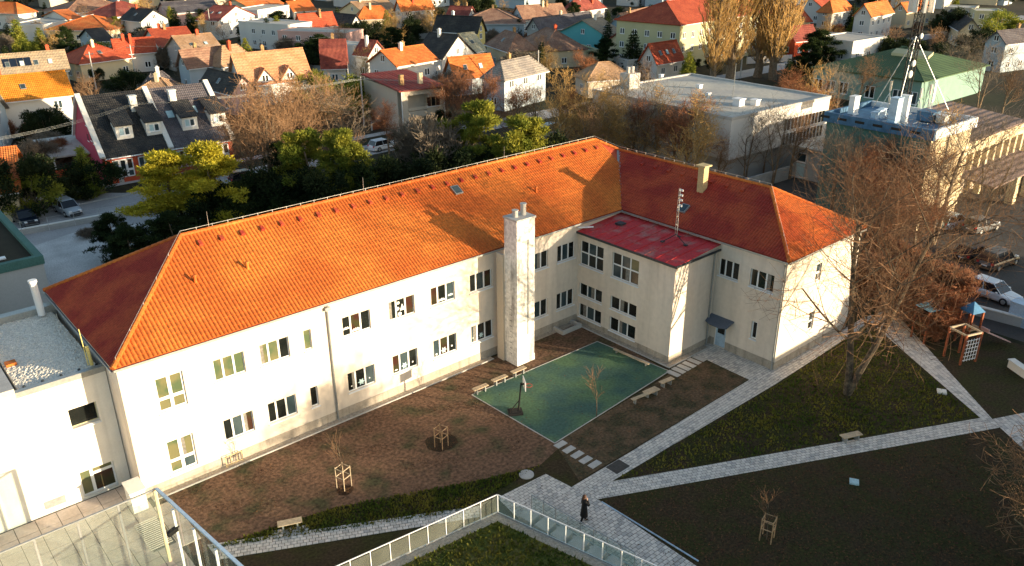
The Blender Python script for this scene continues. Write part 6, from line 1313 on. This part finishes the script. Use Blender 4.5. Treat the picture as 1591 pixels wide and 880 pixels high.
for s_ in (1, -1): mb.ball((0, .17 * s_, 1.38), .08, n=10)
part('coat', mb, 'black_coat', pe, smooth=True)
mb = MB(); [mb.tube(pts[q[0]][:3], pts[q[1]][:3], pts[q[0]][3] + .012, pts[q[1]][3] + .012, 8) for q in ((15, 16), (16, 17), (20, 21), (21, 22))]; part('trousers', mb, 'black_coat', pe)
mb = MB(); mb.ball((.17, .09, .05), .06, 2.1, .8, .8); part('boot', mb, 'black_paint', pe); mb = MB(); mb.ball((-.16, -.09, .05), .06, 2.1, .8, .8); part('boot', mb, 'black_paint', pe)
mb = MB(); mb.ball((-.02, 0, 1.635), .102, 1.02, .95, 1.05, 12, 8); mb.ball((-.07, 0, 1.53), .075, .8, 1, 1.4); part('hair', mb, 'hair', pe, smooth=True)
part('nose', MB().ball((.105, 0, 1.60), .014, 1.2, .8, 1.2, 6, 4), 'skin', pe)
# cars
def car(u, v, rz, paint, lb, kind='hatch', h=1.48, Lc=4.2):
    p = G(u, v); o = thing('parked_car' if kind != 'van' else 'parked_van', lb, 'car' if kind != 'van' else 'van', (p.x, p.y, 0.01), rz); w = .88 if kind != 'van' else .97; hb = .86 if kind != 'van' else 1.15; H_ = h
    l = Lc / 2
    rear = l - .12 if kind in ('hatch', 'suv', 'van') else l - .75
    def loft(rows, closed=True):
        mb = MB(); n = len(rows[0]); vs = [q for r in rows for q in r]; fs = []
        for j in range(len(rows) - 1):
            for i in range(n - 1): fs.append((j * n + i, (j + 1) * n + i, (j + 1) * n + i + 1, j * n + i + 1))
        fs += [tuple(range(n)), tuple(range((len(rows) - 1) * n + n - 1, (len(rows) - 1) * n - 1, -1))]; mb.add(vs, fs); return mb
    rows = []
    for x, zb, k in ((-l, .62, .80), (-l + .10, hb - .02, .93), (-l + .5, hb + .02, 1), (-.2, hb, 1.0), (l * .42, hb - .02, 1), (l - .35, hb - .16, .95), (l - .06, .60, .84), (l, .45, .74)):
        ww = w * k; rows.append([(x, -ww * .9, .20), (x, -ww, .34), (x, -ww, zb - .14), (x, -ww * .93, zb - .03), (x, -ww * .7, zb), (x, ww * .7, zb), (x, ww * .93, zb - .03), (x, ww, zb - .14), (x, ww, .34), (x, ww * .9, .20)])
    bd = part('body', loft(rows), paint, o)
    fr = l * .46 if kind != 'van' else l * .72; tp = fr - (.75 if kind != 'van' else .4); rb = -rear + .05; rt = rb + (.35 if kind != 'suv' else .25) if kind != 'van' else rb + .1
    wt = w * .74
    cab = MB().add([(rb, -w * .9, hb - .02), (fr, -w * .88, hb - .02), (fr, w * .88, hb - .02), (rb, w * .9, hb - .02), (rt, -wt, H_ - .05), (tp, -wt, H_ - .05), (tp, wt, H_ - .05), (rt, wt, H_ - .05)], [(0, 1, 5, 4), (1, 2, 6, 5), (2, 3, 7, 6), (3, 0, 4, 7), (4, 5, 6, 7)])
    part('windows', cab, 'car_glass', o)
    part('car_roof', MB().add([(rt - .06, -wt - .02, H_ - .05), (tp + .04, -wt - .02, H_ - .05), (tp + .04, wt + .02, H_ - .05), (rt - .06, wt + .02, H_ - .05), (rt + .08, -wt + .1, H_ + .01), (tp - .1, -wt + .1, H_ + .01), (tp - .1, wt - .1, H_ + .01), (rt + .08, wt - .1, H_ + .01)], [(0, 1, 5, 4), (1, 2, 6, 5), (2, 3, 7, 6), (3, 0, 4, 7), (4, 5, 6, 7)]), paint, o)
    for s in (-1, 1):
        for (xa, xb) in ((fr, tp), (rb + (0 if kind != 'van' else 1.2), rt), ((fr + rb) / 2, (tp + rt) / 2 + .05)):
            part('pillar', MB().tube((xa, s * w * .9, hb - .03), (xb, s * (wt + .01), H_ - .03), .035, .03, 4), paint, o)
        part('headlight', MB().box(l - .30, l - .06, s * w * .55 - .13, s * w * .55 + .13, .58, .70), 'paper', o); part('tail_light', MB().box(-l - .0, -l + .14, s * w * .72 - .1, s * w * .72 + .1, .66, .86), 'red_lamp', o)
        part('mirror', MB().box(fr - .35, fr - .2, s * (w + .02), s * (w + .17), hb - .02, hb + .12), paint, o)
        for x in (-l * .60, l * .62):
            wh = part('wheel', MB().tube((x, s * (w - .16), .32), (x, s * (w + .01), .32), .32, .32, 18), 'rubber', o); part('rim', MB().tube((x, s * (w - .0), .32), (x, s * (w + .02), .32), .20, .18, 12), 'steel', wh)
    part('bumper', MB().box(l - .1, l + .03, -w * .72, w * .72, .24, .42), 'dark_metal', o); part('grille', MB().box(l - .06, l + .01, -.4, .4, .48, .57), 'black_paint', o); part('number_plate', MB().box(-l - .02, -l + .02, -.26, .26, .5, .61), 'paper', o)
    return o
car(41, 347, -1.5, 'car_navy', 'dark navy car parked on the grey lot at the left rim'); car(107, 331, -1.45, 'car_silver', 'silver blue car parked right of the dark navy one'); car(385, 284, -.1, 'car_black', 'black car on the street behind the bright pines', 'suv', 1.6)
car(1541, 463, -1.72, 'car_white', 'white hatchback parked behind the low wall at the right'); car(1549, 413, -.15, 'car_brown', 'brown-grey minivan seen from behind in the car park', 'suv', 1.7, 4.5); car(1441, 438, -1.75, 'car_white', 'white car half hidden by the rusty twigs')
car(1513, 402, -.2, 'car_black', 'dark car in the tree shade left of the minivan'); car(1478, 352, -.2, 'car_blue', 'pale blue car under the dark trees by the arcade'); car(1523, 358, -.2, 'car_grey', 'grey car near the cream arcade columns'); car(851, 215, .2, 'car_blue', 'pale blue van beside the bare trees behind the roof ridge', 'van', 2.1, 5.2); car(596, 232, .05, 'car_white', 'white car on the street behind the pines'); car(1290, 280, -.4, 'car_black', 'black car near the pale door of the grey wing')
# play tower
p = G(1497, 556); pt_ = thing('play_tower', 'wooden playground climbing tower with two blue roofs and a pink slide', 'playground', (p.x, p.y, 0), -.35)
for x, y, hh in ((-1.1, -.7, 2.3), (.3, -.7, 2.3), (-1.1, .7, 2.3), (.3, .7, 2.3), (-1.0, 2.6, 2.62), (.1, 2.6, 2.62), (-1.0, 3.8, 2.62), (.1, 3.8, 2.62), (1.5, 1.2, 2.62), (2.5, 1.2, 2.62), (1.5, 2.2, 2.62), (2.5, 2.2, 2.62)): part('post', MB().box(x - .06, x + .06, y - .06, y + .06, 0, hh), 'red_wood', pt_)
for q in ((-1.1, .3, -.75, -.65), (-1.1, .3, .65, .75), (-1.15, -1.05, -.7, .7), (.25, .35, -.7, .7)): part('beam', MB().box(q[0], q[1], q[2], q[3], 2.2, 2.32), 'pale_wood', pt_)
part('platform', MB().box(-1.1, .2, 2.5, 3.9, 1.25, 1.33), 'wood', pt_); part('platform', MB().box(1.4, 2.6, 1.1, 2.3, 1.25, 1.33), 'wood', pt_); part('bridge', MB().box(.2, 1.4, 1.6, 2.9, 1.2, 1.27), 'wood', pt_)
part('tower_roof', MB().add([(-1.1, 2.5, 2.6), (.2, 2.5, 2.6), (.2, 3.9, 2.6), (-1.1, 3.9, 2.6), (-.45, 3.2, 3.3)], [(0, 1, 4), (1, 2, 4), (2, 3, 4), (3, 0, 4), (3, 2, 1, 0)]), 'lightblue_plastic', pt_)
part('tower_roof', MB().add([(1.4, 1.1, 2.6), (2.6, 1.1, 2.6), (2.6, 2.3, 2.6), (1.4, 2.3, 2.6), (2.0, 1.7, 3.3)], [(0, 1, 4), (1, 2, 4), (2, 3, 4), (3, 0, 4), (3, 2, 1, 0)]), 'blue_plastic', pt_)
part('slide', MB().slab([(2.5, 1.2, 1.3), (2.5, .5, 1.3), (4.6, .1, .3), (4.6, .8, .3)], .07).box(2.5, 2.6, .45, 1.25, 1.3, 1.5), 'w_pink', pt_)
mb = MB()
for i in range(6): mb.tube((-1.05 + i * .25, -.7, .2), (-1.05 + i * .25, -.7, 1.9), .02, .02, 4); mb.tube((-1.1, -.7, .3 + i * .3), (.3, -.7, .3 + i * .3), .025, .025, 4)
part('climbing_net', mb, 'white_paint', pt_)
for i in range(7): part('plank', MB().box(-1.1 + i * .2, -.95 + i * .2, 2.44, 2.49, 1.33, 2.0), 'red_wood', pt_)
# car park wall and cabinet
a, b = G(1432, 468), G(1600, 512); d = (b - a); L = d.length; wl = thing('low_wall', 'low pale wall between the playground lawn and the car park', 'wall', (a.x, a.y, 0), math.atan2(d.y, d.x))
part('wall', MB().box(-8, L, -.12, .12, 0, .75), 'w_grey', wl); part('coping', MB().box(-8.1, L, -.18, .18, .75, .83), 'white_plaster', wl)
a = G(1567, 504); cb = single('utility_cabinet', MB().box(-.6, .6, -1.6, 1.6, 0, 1.75).box(-.66, .66, -1.66, 1.66, 1.75, 1.82).box(-.62, -.6, -.02, .02, .1, 1.7), 'pale_blue', 'tall pale blue-green cabinet in front of the white hatchback at the right rim', 'cabinet', (a.x + .6, a.y - 1.4, 0), -.1)
# left car park retaining wall with posts
a, b = G(28, 366), G(240, 328); d = b - a; L = d.length; lw2 = thing('retaining_wall', 'low pale wall with wire fence posts in front of the two parked cars', 'wall', (a.x, a.y, 0), math.atan2(d.y, d.x))
part('wall', MB().box(-3, L, -.15, .15, 0, .55), 'concrete', lw2); part('coping', MB().box(-3, L, -.2, .2, .55, .62), 'white_plaster', lw2)
for i in range(8): part('fence_post', MB().tube((-2 + i * 2.4, -.5, 0), (-2 + i * 2.4, -.5, 1.5), .03, .03, 5), 'steel', lw2)
for zz in (.5, 1.0, 1.45): part('fence_wire', MB().tube((-2, -.5, zz), (-2 + 7 * 2.4, -.5, zz), .012, .012, 4), 'steel', lw2)
# poles and wires
poles = [((566, 197), 7.5, 'concrete utility pole beside the grey side wall of the flat house'), ((228, 262), 8.5, 'concrete pole in front of the dark row house roof'), ((520, 118), 8, 'dark pole left of the orange roofed white house'), ((150, 140), 7, 'pole with crossarm behind the ochre roof'), ((214, 137), 8, 'slim pole rising behind the row house ridge'), ((836, 150), 8, 'grey pole at the eave corner of the grey hipped house'), ((1352, 60), 8, 'pole against the white wall of the orange roofed house'), ((1150, 122), 9, 'slim lamp mast before the poplars'), ((330, 62), 8, 'pole left of the blue-white dormer house'), ((900, 40), 8, 'pole between the slate roof and the teal house')]
PT_ = []
for (uv, h_, lb) in poles:
    p = G(*uv); o = thing('utility_pole', lb, 'utility pole', (p.x, p.y, 0), .3); part('pole', MB().tube((0, 0, 0), (0, 0, h_), .14, .09, 8), 'concrete', o); part('crossarm', MB().box(-.8, .8, -.05, .05, h_ - .5, h_ - .4).box(-.7, -.64, -.03, .03, h_ - .4, h_ - .25).box(.64, .7, -.03, .03, h_ - .4, h_ - .25), 'dark_metal', o); PT_.append(Vector((p.x, p.y, h_ - .3)))
def cable(a, b, lb, sag=.5, r=.009):
    mb = MB(); pts = [a.lerp(b, t / 8) - Vector((0, 0, sag * 4 * (t / 8) * (1 - t / 8))) for t in range(9)]; mb.path(pts, r, 4); single('power_cable', mb, 'grey_metal', lb, 'cable')
for k, nm_ in ((-.6, 'nearest'), (0, 'middle'), (.6, 'farthest')):
    o_ = Vector((0, k, 0))
    cable(PT_[1] + o_, PT_[0] + o_, nm_ + ' of three overhead cables from the row house pole to the flat house pole'); cable(G(-60, 225, 8) + o_, PT_[1] + o_, nm_ + ' of three overhead cables from the left rim to the row house pole'); cable(PT_[0] + o_, G(836, 118, 8) + o_, nm_ + ' of three overhead cables from the flat house pole toward the sports hall')
cable(PT_[3], PT_[4] + Vector((0, 0, .5)), 'cable above the gardens behind the row house'); cable(PT_[2], PT_[4], 'cable from the dark pole to the slim pole behind the row house'); cable(G(-20, 20, 10), G(420, 0, 10), 'high cable crossing the roofs at the upper left')
# unseen block added south of the park, out of frame, to shade the lawn
single('occluder', MB().box(-31, 31, -4, 4, 0, 4.3).box(-31.3, 31.3, -4.3, 4.3, 4.3, 4.5), 'w_grey', 'long low grey flat roofed pavilion shading the park lawn from the south', 'occluder', (55, -45, 0))
# ---- town fill: gardens, fences, sheds, houses on the far rim
random.seed(77)
HS_ = [o_ for o_ in COL.objects if o_.get('category') in ('house', 'row house', 'hall', 'building')]; USED_ = set()
for (u, v) in [(15, 60), (60, 58), (85, 75), (110, 25), (165, 52), (160, 60), (250, 82), (262, 95), (225, 95), (190, 100), (170, 108), (125, 112), (260, 105), (310, 98), (340, 100), (390, 50), (410, 60), (450, 85), (480, 55), (540, 62), (600, 55), (622, 60), (640, 50), (660, 45), (655, 35), (690, 40), (735, 75), (765, 70), (752, 50), (790, 38), (812, 40), (830, 70), (905, 65), (925, 75), (935, 45), (955, 75), (990, 65), (1000, 85), (1045, 110), (1075, 105), (1090, 90), (1110, 110), (1200, 85), (1215, 70), (1270, 95), (1300, 60), (1395, 35), (1420, 50), (1300, 35), (1460, 35), (1500, 50), (1540, 60), (1235, 120), (1400, 80), (60, 270), (100, 255), (75, 240), (15, 215), (50, 215), (80, 205), (600, 185), (585, 175), (615, 160), (560, 180), (700, 150), (690, 200)]:
    kd = random.choice(['bushD', 'bushD2', 'bushG', 'thicketG', 'thicket', 'bushD'])
    p_ = G(u, v + 4); kw_ = {'bushD': 'dark round', 'bushD2': 'dark spreading', 'bushG': 'olive green', 'thicketG': 'grey leafless', 'thicket': 'rusty leafless'}[kd]; lb_g = kw_ + ' shrub in the back gardens between the town houses'
    for o_ in sorted(HS_, key=lambda o_: (o_.location - Vector((p_.x, p_.y, 0))).length)[:14]:
        c_ = kw_ + ' shrub beside the ' + o_['label']
        if len(c_.split()) <= 16 and c_ not in USED_: lb_g = c_; USED_.add(c_); break
    tbase(kd, 'garden_shrub', lb_g, 'shrub', u + random.uniform(-4, 4), v + 4, random.uniform(2.2, 4.2), group='garden shrubs between the houses', wide=random.uniform(.8, 1.4))
for i, (u0, v0, u1, v1, h_, m_) in enumerate([(118, 100, 250, 92, 1.4, 'w_white'), (0, 285, 120, 275, 1.1, 'w_red'), (578, 203, 650, 189, 1.1, 'red_wood'), (455, 108, 560, 118, 1.3, 'w_grey'), (590, 122, 575, 100, 1.3, 'w_beige'), (640, 60, 680, 62, 1.5, 'w_grey'), (1160, 100, 1230, 96, 1.5, 'w_white'), (1280, 70, 1325, 78, 1.4, 'w_white'), (20, 50, 60, 44, 1.4, 'w_grey'), (860, 80, 910, 88, 1.3, 'wood'), (930, 40, 960, 50, 1.3, 'w_beige'), (290, 140, 330, 120, 1.3, 'wood')]):
    a, b = G(u0, v0), G(u1, v1); d = b - a; L = d.length; o = thing('garden_fence', ['white garden wall behind the dark gardens, upper left', 'reddish fence along the pavement at the left rim', 'red-brown plank fence along the street by the flat house', 'grey garden wall right of the salmon house', 'beige wall beside the orange roofed white house', 'grey wall left of the black roofed house', 'white wall at the foot of the poplars', 'white wall below the grey wing, upper right', 'grey wall near the top left', 'wooden fence by the brown hip roof', 'beige wall near the teal house', 'wooden fence behind the row house'][i], 'fence', (a.x, a.y, 0), math.atan2(d.y, d.x))
    n = max(1, int(L / 2.5))
    for j in range(n): part('fence_panel', MB().box(j * L / n + .08, (j + 1) * L / n - .08, -.05, .05, .05, h_), m_, o); part('post', MB().box(j * L / n - .08, j * L / n + .08, -.09, .09, 0, h_ + .1), 'concrete', o)
rmats = ['r_orange', 'r_red', 'r_brown', 'r_maroon', 'r_tan', 'r_slate', 'r_dark']; wm_ = ['w_white', 'w_cream', 'w_beige', 'w_blue', 'w_white']
HX_ = [(o_.location.x, o_.location.y) for o_ in COL.objects if o_.get('category') in ('house', 'row house', 'hall', 'building', 'apartment house', 'shed', 'garage')]
nb_ = 0
while nb_ < 130:
    u, v = random.uniform(0, 1590), random.uniform(22, 150)
    if 860 < u < 1330 and v > 95: continue
    if u > 1240 and v > 60: continue
    p_ = G(u, v)
    if min((p_.x - a_) ** 2 + (p_.y - b_) ** 2 for a_, b_ in HX_) < 64 or 50 < p_.y < 66: continue
    nb_ += 1; kd = random.choice(['bushD', 'bushD2', 'bushG', 'bushD', 'spruceD', 'pineD', 'thicketG', 'bareA', 'spruceY', 'bareG']); kw_ = {'bushD': 'dark round bush', 'bushD2': 'dark spreading bush', 'bushG': 'olive bush', 'spruceD': 'dark spruce', 'pineD': 'dark pine', 'thicketG': 'grey leafless shrub', 'bareA': 'brown bare tree', 'spruceY': 'olive spruce', 'bareG': 'golden bare tree'}[kd]; lb_g = kw_ + ' in the gardens between the houses'
    for o_ in sorted(HS_, key=lambda o_: (o_.location - Vector((p_.x, p_.y, 0))).length)[:14]:
        c_ = kw_ + ' near the ' + o_['label']
        if len(c_.split()) <= 16 and c_ not in USED_: lb_g = c_; USED_.add(c_); break
    tree(kd, 'garden_plant', lb_g, 'plant', p_, random.uniform(3, 6) if 'bush' in kd or kd == 'thicketG' else random.uniform(5, 8), group='garden plants between the houses', wide=random.uniform(.9, 1.4))
def rim(x, y, i, row):
    w_ = random.uniform(3.6, 5); L = random.uniform(5, 10); zw = random.choice((3.4, 5.6)); zr = zw + random.uniform(2.6, 4); rm = random.choice(rmats); wm = random.choice(wm_)
    nr = {'r_orange': 'orange', 'r_red': 'red', 'r_brown': 'brown', 'r_maroon': 'maroon', 'r_tan': 'tan', 'r_slate': 'slate grey', 'r_dark': 'black'}[rm]; nw = {'w_white': 'white', 'w_cream': 'cream', 'w_beige': 'beige', 'w_blue': 'bluish'}[wm]
    o = thing('house', nw + ' house with ' + nr + ' roof, ' + ORD[i] + ' from left in ' + row + ' rim row', 'house', (x, y, 0), random.choice((.1, 1.67)) + random.uniform(-.1, .1), 'houses on the far rim of the town')
    part('wall', MB().box(-L + .4, L - .4, -w_ + .4, w_ - .4, 0, zw + .2), wm, o); ex = w_ * random.choice((.0, .9)); r = MB()
    a_ = [(-L, -w_, zw), (L, -w_, zw), (L, w_, zw), (-L, w_, zw)]; p, q = (-L + ex, 0, zr), (L - ex, 0, zr)
    r.slab([a_[0], a_[1], q, p], .15).slab([a_[2], a_[3], p, q], .15).slab([a_[1], a_[2], q], .15).slab([a_[3], a_[0], p], .15); part('roof', r, rm, o)
    part('chimney', MB().box(-.3, .3, .6, 1.2, zw, zr + .8), 'brick', o)
    for xx in (-L * .5, 0, L * .5): window(o, xx - .6, -w_ + .4, 1.0 if zw < 4 else 3.4, 1.2, 1.3, 0, [(0, 1.2, 0, 1.3)], ['pane_dark'], rec=-.06, fr=.09)
KW = {'bareA': 'brown bare', 'bareG': 'golden bare', 'spruceD': 'dark spruce', 'bushD': 'dark leafy', 'pineD': 'dark pine', 'bareR': 'rusty bare', 'spruceY': 'olive spruce'}
for v, row in ((9, 'nearest'), (-2, 'second'), (-13, 'third'), (-25, 'farthest')):
    n = m = 0
    for u in range(-60, 1660, 36):
        if not (v == 9 and random.random() < .55):
            p = G(u + random.uniform(-12, 12), v + random.uniform(-3, 3)); rim(p.x, p.y, n, row); n += 1
        if random.random() < .85:
            kd = random.choice(list(KW)); q = G(u + random.uniform(-8, 8), v + random.uniform(-4, 6)); tree(kd, 'garden_tree', KW[kd] + ' tree, ' + ORD[m] + ' from left in ' + row + ' rim row', 'tree', q, random.uniform(5, 9), group='trees on the far rim of the town'); m += 1
# solar panel on the long grey-brown roof
for o in list(COL.objects):
    if o.get('label', '').startswith('long grey-brown roof'):
        rf = [c for c in o.children if c.name.startswith('roof')][0]
        hwz = 4.0
        vs = [v.co for v in rf.data.vertices]; hwy = max(v.y for v in vs); zmin = min(v.z for v in vs); zmax = max(v.z for v in vs); sg_ = -1
        cl_ = o.matrix_basis.inverted() @ Vector((CAM[0], CAM[1], 0)); sg_ = -1 if cl_.y < 0 else 1; half_ = max(v.x for v in vs); sgx = 1 if (o.matrix_basis @ Vector((half_, 0, 0))).x < (o.matrix_basis @ Vector((-half_, 0, 0))).x else -1
        for i in range(4):
            x = sgx * half_ * .30 + (i - 1.5) * 1.15; y0_, y1_ = sg_ * hwy * .25, sg_ * hwy * .62; zt = lambda y: zmax - .05 - (zmax - zmin) * abs(y) / hwy + .12
            part('solar_panel', MB().slab([(x - .54, y0_, zt(y0_)), (x + .54, y0_, zt(y0_)), (x + .54, y1_, zt(y1_)), (x - .54, y1_, zt(y1_))], .05), 'car_navy', rf)
